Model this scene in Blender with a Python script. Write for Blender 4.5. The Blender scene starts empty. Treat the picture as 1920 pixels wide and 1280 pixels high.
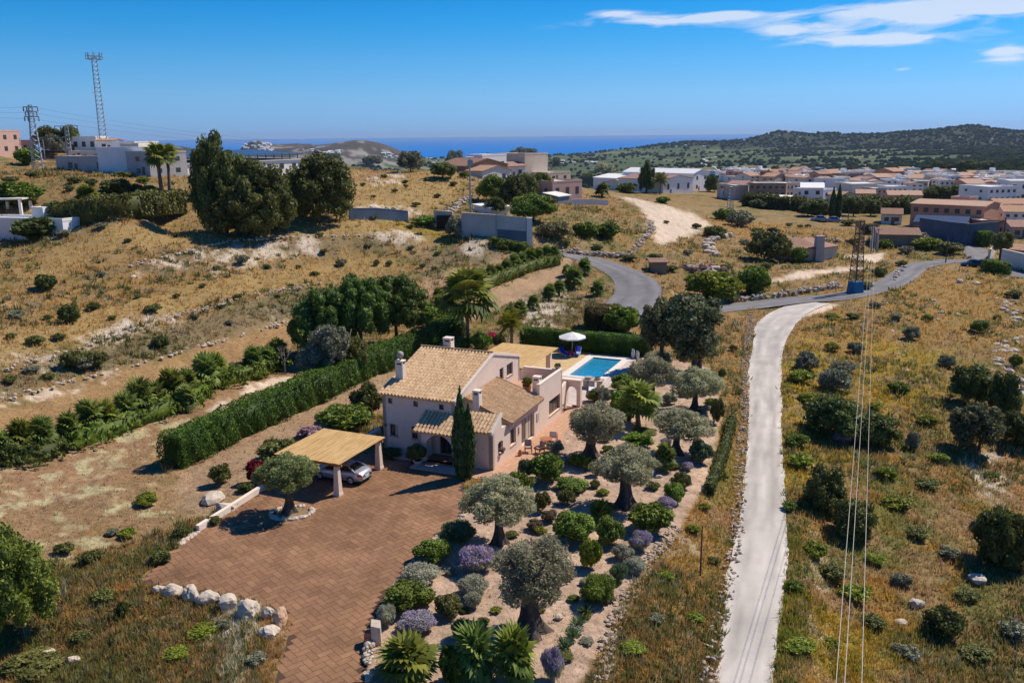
import bpy, bmesh, math, random
import numpy as np
from mathutils import Vector, Matrix

# ------------------------------------------------------------------ camera, sky, sun, exposure
SC = bpy.context.scene
F = 1650.0; PITCH = math.atan(386/1650); ROLL = math.radians(-0.6); CAMH = 26.0
cam = bpy.data.cameras.new('camera'); camo = bpy.data.objects.new('camera', cam)
SC.collection.objects.link(camo); SC.camera = camo
cam.sensor_width = 36; cam.sensor_fit = 'HORIZONTAL'; cam.lens = F/1920*36
cam.clip_start = 1; cam.clip_end = 90000
CM = Matrix.Rotation(math.pi/2-PITCH, 4, 'X') @ Matrix.Rotation(ROLL, 4, 'Z')
camo.matrix_world = Matrix.Translation((0, 0, CAMH)) @ CM

SUN_AZ, SUN_EL = math.radians(57), math.radians(50)     # azimuth from +Y towards +X
world = bpy.data.worlds.new('World'); SC.world = world; world.use_nodes = True
nt = world.node_tree; nt.nodes.clear()
def wn(t, **k):
    n = nt.nodes.new(t)
    for a, b in k.items(): setattr(n, a, b)
    return n
sky = wn('ShaderNodeTexSky', sky_type='NISHITA', sun_disc=False, sun_elevation=SUN_EL, sun_rotation=SUN_AZ,
         altitude=0, air_density=.8, dust_density=0.0, ozone_density=6.0)
hs = wn('ShaderNodeHueSaturation'); hs.inputs['Saturation'].default_value = 1.18; hs.inputs['Value'].default_value = 1.0
gm = wn('ShaderNodeMixRGB', blend_type='MULTIPLY'); gm.inputs[0].default_value = 1; gm.inputs[2].default_value = (0.62, 0.86, 1.0, 1)
bg = wn('ShaderNodeBackground'); bg.inputs[1].default_value = 0.10
wo = wn('ShaderNodeOutputWorld')
# wispy clouds high on the right, as part of the sky
tc = wn('ShaderNodeTexCoord'); sep = wn('ShaderNodeSeparateXYZ')
nt.links.new(tc.outputs['Generated'], sep.inputs[0])
def m(op, a, b=None, c=None):
    n = wn('ShaderNodeMath', operation=op)
    for i, v in enumerate((a, b, c)):
        if v is None: continue
        if isinstance(v, (int, float)): n.inputs[i].default_value = v
        else: nt.links.new(v, n.inputs[i])
    return n.outputs[0]
az = m('ARCTAN2', sep.outputs[0], sep.outputs[1]); el = m('ARCSINE', sep.outputs[2])
cv = wn('ShaderNodeCombineXYZ'); nt.links.new(m('MULTIPLY', az, 14.0), cv.inputs[0]); nt.links.new(m('MULTIPLY', m('SUBTRACT', el, m('MULTIPLY', az, 0.05)), 75.0), cv.inputs[1])
cn = wn('ShaderNodeTexNoise'); cn.inputs['Scale'].default_value = 1.0; cn.inputs['Detail'].default_value = 9; cn.inputs['Roughness'].default_value = .55
cn.inputs['Distortion'].default_value = .6
nt.links.new(cv.outputs[0], cn.inputs['Vector'])
def blob(a0, e0, sa, se):        # soft elliptical patch of sky, in radians
    da = m('DIVIDE', m('SUBTRACT', az, a0), sa); de = m('DIVIDE', m('SUBTRACT', el, e0), se)
    r = m('ADD', m('MULTIPLY', da, da), m('MULTIPLY', de, de))
    return m('EXPONENT', m('MULTIPLY', r, -1.0))
CLOUDS = [(0.452, 0.108, 0.14, 0.016, 1.0), (0.377, 0.088, 0.075, 0.006, 1.1), (0.299, 0.102, 0.05, 0.008, 1.0), (0.168, 0.116, 0.1, 0.007, 1.0), (0.112, 0.125, 0.03, 0.004, 0.9), (0.496, 0.071, 0.03, 0.008, 1.5), (0.404, 0.06, 0.012, 0.003, 0.8), (0.24, 0.12, 0.06, 0.004, 0.8), (0.428, 0.119, 0.1, 0.008, 1.0)]
msk = None
for a0, e0, sa, se, w in CLOUDS:
    b = m('MULTIPLY', blob(a0, e0, sa, se), w); msk = b if msk is None else m('ADD', msk, b)
cf = m('MULTIPLY', m('MULTIPLY', m('SUBTRACT', m('ADD', cn.outputs[0], m('MULTIPLY', msk, .32)), .63), 3.4), m('MINIMUM', msk, 1.0))
cf = m('MINIMUM', m('MAXIMUM', cf, 0.0), .7)
mx = wn('ShaderNodeMixRGB'); mx.inputs[2].default_value = (7.0, 7.3, 8.0, 1)
nt.links.new(cf, mx.inputs[0])
nt.links.new(sky.outputs[0], gm.inputs[1]); nt.links.new(gm.outputs[0], hs.inputs['Color']); nt.links.new(hs.outputs[0], mx.inputs[1])
rp = wn('ShaderNodeValToRGB'); nt.links.new(m('MULTIPLY', el, 5.0), rp.inputs[0])      # deepening blue with elevation
for k_, (p_, c_) in enumerate(((0.0, (.47, .56, .98)), (.22, (.88, .80, .94)), (.40, (.85, .88, .94)), (.60, (.50, .90, .96)), (.80, (.25, .84, .94)), (1.0, (.45, .85, .98)))):
    e_ = rp.color_ramp.elements[k_] if k_ < 2 else rp.color_ramp.elements.new(p_)
    e_.position = p_; e_.color = (*c_, 1)
tm = wn('ShaderNodeMixRGB', blend_type='MULTIPLY'); tm.inputs[0].default_value = 1
nt.links.new(hs.outputs[0], tm.inputs[1]); nt.links.new(rp.outputs[0], tm.inputs[2]); nt.links.new(tm.outputs[0], mx.inputs[1])
nt.links.new(mx.outputs[0], bg.inputs[0]); nt.links.new(bg.outputs[0], wo.inputs[0])

sl = bpy.data.lights.new('sun', 'SUN'); sl.energy = 4.3; sl.angle = math.radians(.5); sl.color = (1, .90, .76)
so = bpy.data.objects.new('sun', sl); SC.collection.objects.link(so)
so.rotation_euler = (math.pi/2-SUN_EL, 0, math.pi-SUN_AZ)
SC.view_settings.view_transform = 'Standard'; SC.view_settings.look = 'None'
SC.view_settings.exposure = 0.28; SC.view_settings.gamma = 1.0
try: SC.view_settings.use_curve_mapping = False
except Exception: pass
SC.cycles.max_bounces = 5; SC.cycles.diffuse_bounces = 3; SC.cycles.transparent_max_bounces = 4

# ------------------------------------------------------------------ helpers
COL = SC.collection
RNG = np.random.default_rng(7)
MR = np.array([[CM[i][j] for j in range(3)] for i in range(3)])
CAM = np.array([0, 0, CAMH])
def ray(px, py): return MR @ np.array([(px-960)/F, -(py-640)/F, -1.0])
def proj(P):
    q = MR.T @ (np.asarray(P, float)-CAM); return 960+F*q[0]/-q[2], 640-F*q[1]/-q[2]
def flat(px, py, z=0.0):
    d = ray(px, py); t = (z-CAMH)/d[2]; return CAM+d*t
def tag(o, label=None, cat=None, group=None, kind=None):
    if label: o['label'] = label
    if cat: o['category'] = cat
    if group: o['group'] = group
    if kind: o['kind'] = kind
    return o
def empty(name, loc=(0, 0, 0), rz=0.0, label=None, cat=None, group=None, scale=1.0, parent=None):
    o = bpy.data.objects.new(name, None); COL.objects.link(o); o.empty_display_size = .2
    o.location = Vector([float(v) for v in loc]); o.rotation_euler = (0, 0, rz)
    o.scale = (scale,)*3 if isinstance(scale, (int, float)) else scale
    if parent: o.parent = parent
    return tag(o, label, cat, group)
def link(name, me, parent=None, mat=None, loc=None, rz=0.0, scale=None):
    o = bpy.data.objects.new(name, me); COL.objects.link(o)
    if parent: o.parent = parent
    if loc is not None: o.location = Vector([float(v) for v in loc])
    if rz: o.rotation_euler = (0, 0, rz)
    if scale is not None: o.scale = (scale,)*3 if isinstance(scale, (int, float)) else scale
    if mat is not None:
        if not me.materials: me.materials.append(mat)
        elif me.materials[0] != mat:
            o.material_slots[0].link = 'OBJECT'; o.material_slots[0].material = mat
    return o
def np_mesh(name, verts, faces, smooth=False, fattr=None, vcol=None):
    """faces: (n,k) int array"""
    me = bpy.data.meshes.new(name); verts = np.asarray(verts, np.float32); faces = np.asarray(faces, np.int32)
    n, k = faces.shape
    me.vertices.add(len(verts)); me.vertices.foreach_set('co', verts.ravel())
    me.loops.add(n*k); me.loops.foreach_set('vertex_index', faces.ravel())
    me.polygons.add(n); me.polygons.foreach_set('loop_start', np.arange(0, n*k, k, dtype=np.int32))
    me.polygons.foreach_set('loop_total', np.full(n, k, np.int32))
    me.polygons.foreach_set('use_smooth', np.full(n, bool(smooth)))
    me.update(calc_edges=True)
    if fattr is not None:
        a = me.attributes.new('v', 'FLOAT', 'FACE'); a.data.foreach_set('value', np.asarray(fattr, np.float32))
    if vcol is not None:
        a = me.attributes.new('col', 'FLOAT_COLOR', 'POINT'); c = np.ones((len(verts), 4), np.float32); c[:, :3] = vcol
        a.data.foreach_set('color', c.ravel())
    return me
class MB:
    def __init__(s): s.v = []; s.f = []
    def add(s, vs, fs):
        b = len(s.v); s.v += [tuple(map(float, v)) for v in vs]; s.f += [tuple(b+i for i in f) for f in fs]; return s
    def box(s, x0, x1, y0, y1, z0, z1):
        return s.hexa([(x0, y0, z0), (x1, y0, z0), (x1, y1, z0), (x0, y1, z0), (x0, y0, z1), (x1, y0, z1), (x1, y1, z1), (x0, y1, z1)])
    def hexa(s, p):
        return s.add(p, [(0, 3, 2, 1), (4, 5, 6, 7), (0, 1, 5, 4), (1, 2, 6, 5), (2, 3, 7, 6), (3, 0, 4, 7)])
    def taper(s, cx, cy, z0, z1, a0, a1):
        return s.hexa([(cx+sx*a0, cy+sy*a0, z0) for sx, sy in ((-1, -1), (1, -1), (1, 1), (-1, 1))]+[(cx+sx*a1, cy+sy*a1, z1) for sx, sy in ((-1, -1), (1, -1), (1, 1), (-1, 1))])
    def tube(s, pts, rad, n=8, caps=True):
        pts = [Vector([float(c) for c in p]) for p in pts]; rad = [rad]*len(pts) if isinstance(rad, (int, float)) else rad
        vs = []; up = Vector((0, 0, 1))
        for i, p in enumerate(pts):
            d = (pts[min(i+1, len(pts)-1)]-pts[max(i-1, 0)]).normalized()
            a = d.cross(up if abs(d.z) < .95 else Vector((1, 0, 0))).normalized(); b = d.cross(a)
            for k in range(n):
                t = 2*math.pi*k/n; vs.append(p+(a*math.cos(t)+b*math.sin(t))*rad[i])
        fs = [(i*n+k, i*n+(k+1) % n, (i+1)*n+(k+1) % n, (i+1)*n+k) for i in range(len(pts)-1) for k in range(n)]
        if caps: fs += [tuple(range(n))[::-1], tuple((len(pts)-1)*n+k for k in range(n))]
        return s.add(vs, fs)
    def lathe(s, prof, n=16, c=(0, 0, 0)):
        vs = [(c[0]+r*math.cos(2*math.pi*k/n), c[1]+r*math.sin(2*math.pi*k/n), c[2]+z) for r, z in prof for k in range(n)]
        fs = [(i*n+k, i*n+(k+1) % n, (i+1)*n+(k+1) % n, (i+1)*n+k) for i in range(len(prof)-1) for k in range(n)]
        return s.add(vs, fs)
    def ico(s, c, r, seed=0, rough=.12, sub=2):
        bm = bmesh.new(); bmesh.ops.create_icosphere(bm, subdivisions=sub, radius=1)
        rg = random.Random(seed); r = (r,)*3 if isinstance(r, (int, float)) else r
        ph = [rg.uniform(0, 6) for _ in range(6)]; b = len(s.v)
        for v in bm.verts:
            q = v.co; k = 1+rough*(math.sin(q.x*3.1+ph[0])+math.sin(q.y*3.7+ph[1])+math.sin(q.z*3.3+ph[2])+.6*math.sin(q.x*7+q.y*6+ph[3])+rg.uniform(-.5, .5))
            s.v.append((c[0]+q.x*r[0]*k, c[1]+q.y*r[1]*k, c[2]+q.z*r[2]*k))
        s.f += [tuple(b+v.index for v in f.verts) for f in bm.faces]; bm.free(); return s
    def mesh(s, name, mat=None, smooth=False):
        me = bpy.data.meshes.new(name); me.from_pydata(s.v, [], s.f); me.update()
        if smooth: me.polygons.foreach_set('use_smooth', [True]*len(me.polygons))
        if mat: me.materials.append(mat)
        return me
    def build(s, name, mat, parent=None, smooth=False, bevel=0, **k):
        o = link(name, s.mesh(name, mat, smooth), parent, **k)
        if bevel:
            b = o.modifiers.new('bevel', 'BEVEL'); b.width = bevel; b.segments = 2; b.limit_method = 'ANGLE'
        return o
def shade_smooth_angle(o, a=40):
    o.data.polygons.foreach_set('use_smooth', [True]*len(o.data.polygons))

# ------------------------------------------------------------------ materials
def mat(name, col, rough=.85, var=0.0, scale=1.0, bump=0.0, bscale=None, metal=0.0, spec=.3, col2=None, attr=None, emis=None):
    M = bpy.data.materials.new(name); M.use_nodes = True; t = M.node_tree; b = t.nodes['Principled BSDF']
    b.inputs['Roughness'].default_value = rough; b.inputs['Metallic'].default_value = metal; b.inputs['Specular IOR Level'].default_value = spec
    b.inputs['Base Color'].default_value = (*col, 1)
    tcn = t.nodes.new('ShaderNodeTexCoord')
    if var or col2:
        n = t.nodes.new('ShaderNodeTexNoise'); n.inputs['Scale'].default_value = scale; n.inputs['Detail'].default_value = 6; n.inputs['Roughness'].default_value = .65
        t.links.new(tcn.outputs['Object'], n.inputs['Vector'])
        r = t.nodes.new('ShaderNodeValToRGB'); r.color_ramp.elements[0].position = .3; r.color_ramp.elements[1].position = .7
        c2 = col2 if col2 else [min(1, c*(1+var)) for c in col]
        c1 = col if col2 else [c*(1-var) for c in col]
        r.color_ramp.elements[0].color = (*c1, 1); r.color_ramp.elements[1].color = (*c2, 1)
        t.links.new(n.outputs[0], r.inputs[0]); t.links.new(r.outputs[0], b.inputs['Base Color'])
    if bump:
        n2 = t.nodes.new('ShaderNodeTexNoise'); n2.inputs['Scale'].default_value = bscale or scale*4; n2.inputs['Detail'].default_value = 5
        t.links.new(tcn.outputs['Object'], n2.inputs['Vector'])
        bp = t.nodes.new('ShaderNodeBump'); bp.inputs['Strength'].default_value = 1; bp.inputs['Distance'].default_value = bump
        t.links.new(n2.outputs[0], bp.inputs['Height']); t.links.new(bp.outputs[0], b.inputs['Normal'])
    return M
def leafmat(name, c_dark, c_light, trans=.25, nscale=1.2, hue=.03, rough=.6):
    """foliage: per-leaf attribute v, noise over the crown and a random shift per object"""
    M = bpy.data.materials.new(name); M.use_nodes = True; t = M.node_tree; t.nodes.clear()
    N = t.nodes.new; L = t.links.new
    at = N('ShaderNodeAttribute'); at.attribute_name = 'v'; at.attribute_type = 'GEOMETRY'
    oi = N('ShaderNodeObjectInfo'); tc_ = N('ShaderNodeTexCoord'); no = N('ShaderNodeTexNoise'); no.inputs['Scale'].default_value = nscale; no.inputs['Detail'].default_value = 3
    L(tc_.outputs['Object'], no.inputs['Vector'])
    a = N('ShaderNodeMath'); a.operation = 'MULTIPLY_ADD'; L(no.outputs[0], a.inputs[0]); a.inputs[1].default_value = 1.3; a.inputs[2].default_value = -.65
    b = N('ShaderNodeMath'); b.operation = 'ADD'; L(a.outputs[0], b.inputs[0]); L(at.outputs['Fac'], b.inputs[1]); b.use_clamp = True
    mi = N('ShaderNodeMixRGB'); mi.inputs[1].default_value = (*c_dark, 1); mi.inputs[2].default_value = (*c_light, 1); L(b.outputs[0], mi.inputs[0])
    h = N('ShaderNodeHueSaturation'); L(mi.outputs[0], h.inputs['Color'])
    c = N('ShaderNodeMath'); c.operation = 'MULTIPLY_ADD'; L(oi.outputs['Random'], c.inputs[0]); c.inputs[1].default_value = hue; c.inputs[2].default_value = .5-hue/2; L(c.outputs[0], h.inputs['Hue'])
    d = N('ShaderNodeMath'); d.operation = 'MULTIPLY_ADD'; L(oi.outputs['Random'], d.inputs[0]); d.inputs[1].default_value = .35; d.inputs[2].default_value = .82; L(d.outputs[0], h.inputs['Value'])
    p = N('ShaderNodeBsdfPrincipled'); p.inputs['Roughness'].default_value = rough; p.inputs['Specular IOR Level'].default_value = .25; L(h.outputs[0], p.inputs['Base Color'])
    tr = N('ShaderNodeBsdfTranslucent'); L(h.outputs[0], tr.inputs['Color']); ms = N('ShaderNodeMixShader'); ms.inputs[0].default_value = trans
    L(p.outputs[0], ms.inputs[1]); L(tr.outputs[0], ms.inputs[2]); o = N('ShaderNodeOutputMaterial'); L(ms.outputs[0], o.inputs[0])
    return M

# ------------------------------------------------------------------ terrain height function
_lat = np.random.default_rng(3).random((256, 256))
def vnoise(x, y):
    xi = np.floor(x).astype(int); yi = np.floor(y).astype(int); fx = x-xi; fy = y-yi
    fx = fx*fx*(3-2*fx); fy = fy*fy*(3-2*fy); a = _lat[xi % 256, yi % 256]; b = _lat[(xi+1) % 256, yi % 256]
    c = _lat[xi % 256, (yi+1) % 256]; d = _lat[(xi+1) % 256, (yi+1) % 256]
    return a*(1-fx)*(1-fy)+b*fx*(1-fy)+c*(1-fx)*fy+d*fx*fy
def fbm(x, y, o=4, g=.5):
    s = 0; a = 1; t = 0
    for i in range(o): s = s+a*vnoise(x*2**i+17.3*i, y*2**i+9.1*i); t += a; a *= g
    return s/t-.5
# (px, py, z): ground seen at that pixel of the photo has height z
CP = [(260,1095,0),(520,1270,0),(600,1000,0),(870,900,0),(700,1270,0),(1100,1200,0),(1200,1100,0),(1320,700,0),(1220,660,0),(990,655,0),(700,800,0),(560,880,0),
 (1330,900,-.1),(1000,750,0),(1380,1270,-.9),(1440,1270,-1),(1430,900,-.8),(1430,700,-.6),(1450,620,-.3),(1510,570,0),(1600,548,0),(1720,497,0),(1830,490,0),
 (1550,900,-1.6),(1900,900,-3.5),(1900,1270,-4.5),(1600,1270,-2.6),(1900,700,-2.5),(1650,700,-1.2),(1900,560,-.5),(1660,600,-.3),
 (1550,470,.5),(1700,440,1),(1300,400,4.5),(1250,380,7),(1400,420,2),(1500,390,1),(1600,420,.6),(1180,372,8.5),(1100,460,5.4),(1100,400,8.5),(1060,380,9),
 (1300,455,3),(1230,500,2.6),(1280,560,.5),(1400,500,1.2),(1000,465,6),(900,450,7.6),(990,600,1),(1150,500,3),(1215,560,1),(1060,480,4.6),(1070,570,1.2),(1140,555,1.0),
 (300,885,0),(0,960,.8),(0,850,1.2),(250,800,.6),(500,690,.7),(200,690,2.4),(540,605,1.9),(0,760,2.1),(120,725,2.1),(400,645,1.9),(700,570,2.2),(0,830,1.6),(250,735,1.3),(500,660,1.2),
 (0,690,3.7),(150,655,3.9),(300,595,4.5),(450,560,4.7),(600,528,4.9),(740,505,4.6),(0,590,6.2),(300,530,6.4),(560,490,6.3),(700,478,6.2),(850,472,6),
 (0,490,8.9),(250,470,9.6),(420,450,9.8),(560,443,9.6),(700,440,9.0),(830,447,7.6),(0,445,10.6),(300,430,11),(640,415,10.9),(780,412,10),
 (830,560,2.0),(900,520,3.2),(850,510,4.2),(960,480,4.9),(950,550,2.0),(860,600,1.0),(760,620,.8),
 (100,385,15),(250,400,14),(200,345,18),(0,325,19),(330,325,18.5),(550,325,17.5),(700,325,16.8),(850,325,16.5),(700,385,12.8),(850,395,10.6),(900,400,10.5),(0,292,22),(60,288,22.2),(120,284,22.4),(200,285,22.4),(262,297,21.4),(305,305,20.6),(333,333,18.2),(450,325,18),(563,317,18.4),(-60,290,22),
 (1000,345,12.5),(1030,335,12),(940,330,14.5),(1500,378,1),(1650,390,0),(1850,420,.5),(1910,470,.3),(0,1200,-.5),(200,1200,-.4),(100,1050,.2),(400,1250,-.2)]
# (px, distance, z): hidden or far ground
CD = [(-900,30,1),(-900,60,3),(-900,120,14),(-900,250,20),(-400,40,0),(-400,70,3),(-400,100,9),(-400,130,13),(-400,170,19),(-400,230,22),
 (100,290,17),(500,290,14),(700,300,12),(850,320,8),(300,400,4),(700,450,-2),(950,420,0),(1020,380,4),(1120,300,5),(1200,330,3),
 (-900,600,0),(-900,2500,-60),(-900,6000,-200),(0,700,-20),(0,2600,-40),(0,5000,-170),
 (300,800,-35),(600,800,-45),(900,800,-45),(1050,700,-35),
 (300,1600,-55),(600,1600,-62),(900,1600,-66),(1100,1600,-60),
 (290,2500,8),(345,2500,6),(385,2600,-40),(430,3000,-45),(460,3000,2),(490,3000,14),(515,3000,2),(545,3200,6),(600,3200,2),(640,3200,-24),(655,2900,-8),(682,2800,13),(712,2800,4),(738,2800,-8),(785,2800,-45),
 (550,2300,-62),(700,2200,-66),(850,2600,-76),(850,4200,-86),(850,5200,-110),(600,4200,-95),(450,4200,-110),(300,4000,-110),(300,5400,-160),(600,5400,-170),(1000,3000,-72),(1000,4500,-84),(1000,5600,-130),
 (1130,3000,-55),(1130,4700,-76),(1190,4700,-60),(1250,4600,-30),(1300,4500,-16),(1350,4500,-24),(1385,4350,-14),(1400,3900,-48),(1425,4300,-6),(1450,4200,22),(1475,4200,31),(1500,3700,-38),(1515,4200,16),(1555,4200,16),(1600,4300,4),(1600,3750,-30),(1650,4200,14),(1700,4200,24),(1750,4200,34),(1830,4200,42),(1870,4200,30),(1920,4400,16),(2100,4400,20),
 (1300,3700,-52),(1500,3500,-36),(1700,3500,-30),(1900,3500,-28),(1300,5600,-120),(1500,5600,-60),(1700,5600,-70),(1900,5600,-60),(2400,3500,0),(2400,5600,-60),
 (1200,2000,-66),(1400,2000,-56),(1600,2000,-46),(1900,2000,-34),(1200,1100,-44),(1400,1100,-36),(1600,1100,-26),(1900,1000,-16),(1350,600,-3),(1500,600,-3),(1700,600,-3),(1900,600,-2),(1500,420,0),(1800,400,0),(2300,500,0),(2300,1500,-10),
 (2300,60,-4),(2300,120,-3),(2300,250,0),(2700,30,-3),(960,24,-.2),(960,12,0),(300,26,-.2),(1600,26,-1.6)]
def th_of(px): return math.atan((px-960)/F/1.0266)
_pts = []; _zz = []
for px, py, z in CP:
    g = flat(px, py, z); _pts.append((math.atan2(g[0], g[1]), math.log(math.hypot(g[0], g[1])))); _zz.append(z)
for px, D, z in CD: _pts.append((th_of(px), math.log(D))); _zz.append(z)
for a in (-2.6, -1.9, 1.9, 2.6, 3.14, -3.14):
    for D, z in ((20, -.5), (80, 0), (400, 0), (6000, -150)): _pts.append((a, math.log(D))); _zz.append(z)
_pts = np.array(_pts); _zz = np.array(_zz, float); _c = .02
_K = np.sqrt(((_pts[:, None]-_pts[None])**2).sum(-1)+_c*_c)
_A = np.block([[_K+np.eye(len(_zz))*-1e-4, np.ones((len(_zz), 1))], [np.ones((1, len(_zz))), np.zeros((1, 1))]])
_w = np.linalg.solve(_A, np.append(_zz, 0))
def T_rbf(x, y):
    x = np.asarray(x, float); y = np.asarray(y, float); sh = x.shape; x = x.ravel(); y = y.ravel(); out = np.empty(len(x))
    for i in range(0, len(x), 40000):
        xx = x[i:i+40000]; yy = y[i:i+40000]; th = np.arctan2(xx, yy); rh = np.log(np.maximum(np.hypot(xx, yy), 3))
        K = np.sqrt((th[:, None]-_pts[None, :, 0])**2+(rh[:, None]-_pts[None, :, 1])**2+_c*_c)
        out[i:i+40000] = K@_w[:-1]+_w[-1]
    return out.reshape(sh)
def pip_dist(x, y, poly):
    """signed distance to polygon (positive inside)"""
    P = np.asarray(poly, float)[:, :2]; n = len(P); ins = np.zeros(x.shape, bool); dm = np.full(x.shape, 1e9)
    for i in range(n):
        a = P[i]; b = P[(i+1) % n]; e = b-a
        w0 = x-a[0]; w1 = y-a[1]; t = np.clip((w0*e[0]+w1*e[1])/(e@e+1e-9), 0, 1)
        dm = np.minimum(dm, np.hypot(w0-e[0]*t, w1-e[1]*t))
        c = ((a[1] > y) != (b[1] > y)); xin = a[0]+(y-a[1])/(b[1]-a[1]+1e-12)*e[0]; ins ^= c & (x < xin)
    return np.where(ins, dm, -dm)
def sstep(a, b, v): t = np.clip((v-a)/(b-a), 0, 1); return t*t*(3-2*t)
HA = math.radians(23.5); HU = np.array([math.sin(HA), math.cos(HA), 0]); HR = np.array([math.cos(HA), -math.sin(HA), 0]); HO = flat(925, 883)
def HL(r, u, z=0.0): return HO+HR*r+HU*u+np.array([0, 0, z])     # house axes to world
HRZ = -HA
PLAT = [HL(-15, -30), HL(-15, -9), HL(-15, 44), HL(3, 44), HL(6, 36), HL(11, 33), HL(14.5, -2), HL(13, -12), HL(11, -34), HL(-2, -34), HL(-2, -25), HL(-12.5, -25)]
def T0(x, y):
    z = T_rbf(x, y); d = np.hypot(x, y)
    wild = sstep(0, 3, -pip_dist(x, y, PLAT))
    far = sstep(700, 2500, d)
    z = z+wild*(fbm(x/6, y/6, 4)*.9*(1-far)*sstep(20, 60, d)*sstep(900, 400, d)+fbm(x/1.3, y/1.3, 2)*.22*(1-far))
    z = z+far*(fbm(x/350, y/350, 5, .55)*22*sstep(-70, 0, z)+fbm(x/90, y/90, 3)*7)
    return z*sstep(0, 2.5, -pip_dist(x, y, PLAT)) if True else z
ROADS = []      # (centre pts (n,3), halfwidth)
def T(x, y):
    x = np.asarray(x, float); y = np.asarray(y, float); z = T0(x, y)
    for P, hw in ROADS:
        best = np.full(x.shape, 1e9); zr = np.zeros(x.shape); w = np.zeros(x.shape)
        for i in range(len(P)-1):
            a = P[i]; b = P[i+1]; e = b-a; w0 = x-a[0]; w1 = y-a[1]; t = np.clip((w0*e[0]+w1*e[1])/(e[0]**2+e[1]**2+1e-9), 0, 1)
            d = np.hypot(w0-e[0]*t, w1-e[1]*t); hwi = hw[i]+(hw[i+1]-hw[i])*t; d = d-hwi; u = d < best
            best = np.where(u, d, best); zr = np.where(u, a[2]+e[2]*t, zr)
        w = 1-sstep(.6, 3.0, best); z = z*(1-w)+(zr-.06)*w
    return z
def T1(x, y): return float(T(np.array([x]), np.array([y]))[0])
_ts = np.exp(np.linspace(math.log(22), math.log(7000), 900))
def G(px, py, off=0.0, fn=None):
    """first hit of the view ray through a pixel with the terrain raised by off"""
    d = ray(px, py); hh = math.hypot(d[0], d[1]); d = d/hh; X = d[0]*_ts; Y = d[1]*_ts; Z = CAMH+d[2]*_ts
    dz = Z-(fn or T)(X, Y)-off; k = np.where(dz < 0)[0]
    if len(k) == 0: k = [len(_ts)-1]
    i = k[0]
    if i == 0: t = _ts[0]
    else: t = _ts[i-1]+(_ts[i]-_ts[i-1])*dz[i-1]/(dz[i-1]-dz[i]+1e-9)
    x, y = d[0]*t, d[1]*t; return np.array([x, y, CAMH+d[2]*t-off])
def depth(P): return float(-(MR.T@(np.asarray(P, float)-CAM))[2])
def mpp(P): return depth(P)/F      # metres per photo pixel at P
# ------------------------------------------------------------------ roads
def smooth_path(P, step):
    P = np.asarray(P, float); s = np.append(0, np.cumsum(np.linalg.norm(np.diff(P[:, :2], axis=0), axis=1))); n = max(4, int(s[-1]/step))
    q = np.linspace(0, s[-1], n); idx = np.arange(len(P)); out = []
    for v in q:
        i = min(max(int(np.searchsorted(s, v))-1, 0), len(P)-2); t = (v-s[i])/(s[i+1]-s[i]+1e-9)
        p0 = P[max(i-1, 0)]; p1 = P[i]; p2 = P[i+1]; p3 = P[min(i+2, len(P)-1)]
        out.append(.5*((2*p1)+(-p0+p2)*t+(2*p0-5*p1+4*p2-p3)*t*t+(-p0+3*p1-3*p2+p3)*t**3))
    return np.array(out)
def road_from_edges(L, R, step):
    l = [G(x, y, fn=T0) for x, y in L]; r = [G(x, y, fn=T0) for x, y in R]
    C = [np.append((a+b)/2, np.linalg.norm(a[:2]-b[:2])/2) for a, b in zip(l, r)]
    P = smooth_path(C, step); k = 7; z = np.convolve(np.pad(P[:, 2], k, mode='edge'), np.ones(2*k+1)/(2*k+1), 'valid'); P[:, 2] = z
    return P
white = road_from_edges([(1331,1330),(1345,1280),(1375,1090),(1392,980),(1401,880),(1407,780),(1407,700),(1414,650),(1424,610),(1448,585),(1478,575),(1500,566)],
                        [(1430,1330),(1441,1280),(1460,1090),(1468,980),(1466,880),(1461,780),(1460,700),(1466,650),(1485,608),(1510,588),(1535,577),(1556,567)], 2.0)
# extend it towards the camera, out of frame
d0 = white[0]-white[3]; d0 = d0/np.linalg.norm(d0[:2]); white = np.vstack([white[0]+np.outer([24, 16, 8], [d0[0], d0[1], 0, 0]), white])
def road_from_centre(C, hw, step):
    P = []
    for i, (x, y) in enumerate(C): P.append(np.append(G(x, y, fn=T0), hw[i] if isinstance(hw, list) else hw))
    P = smooth_path(P, step); k = 5; P[:, 2] = np.convolve(np.pad(P[:, 2], k, mode='edge'), np.ones(2*k+1)/(2*k+1), 'valid'); return P
roadA = road_from_centre([(975,461),(1010,465),(1060,478),(1110,490),(1160,508),(1190,530),(1196,552),(1180,574),(1215,600),(1290,592),(1350,577),(1430,571),(1500,563),(1570,555),(1635,543),(1682,526),(1705,507),(1722,497),(1760,491),(1810,491),(1870,503),(1925,517),(2000,530)],
                         [2.2,2.4,2.8,3.0,3.3,3.6,3.8,3.6,3,2.6,2.5,2.5,2.5,2.5,2.6,2.6,2.6,2.6,2.4,2.6,2.4,2.4,2.4], 2.5)
roadB = road_from_centre([(1846,492),(1838,480),(1826,470),(1812,462),(1800,455)], 2.6, 3)
ROADS += [(P[:, :3], P[:, 3]) for P in (roadA, roadB, white)]
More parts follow.
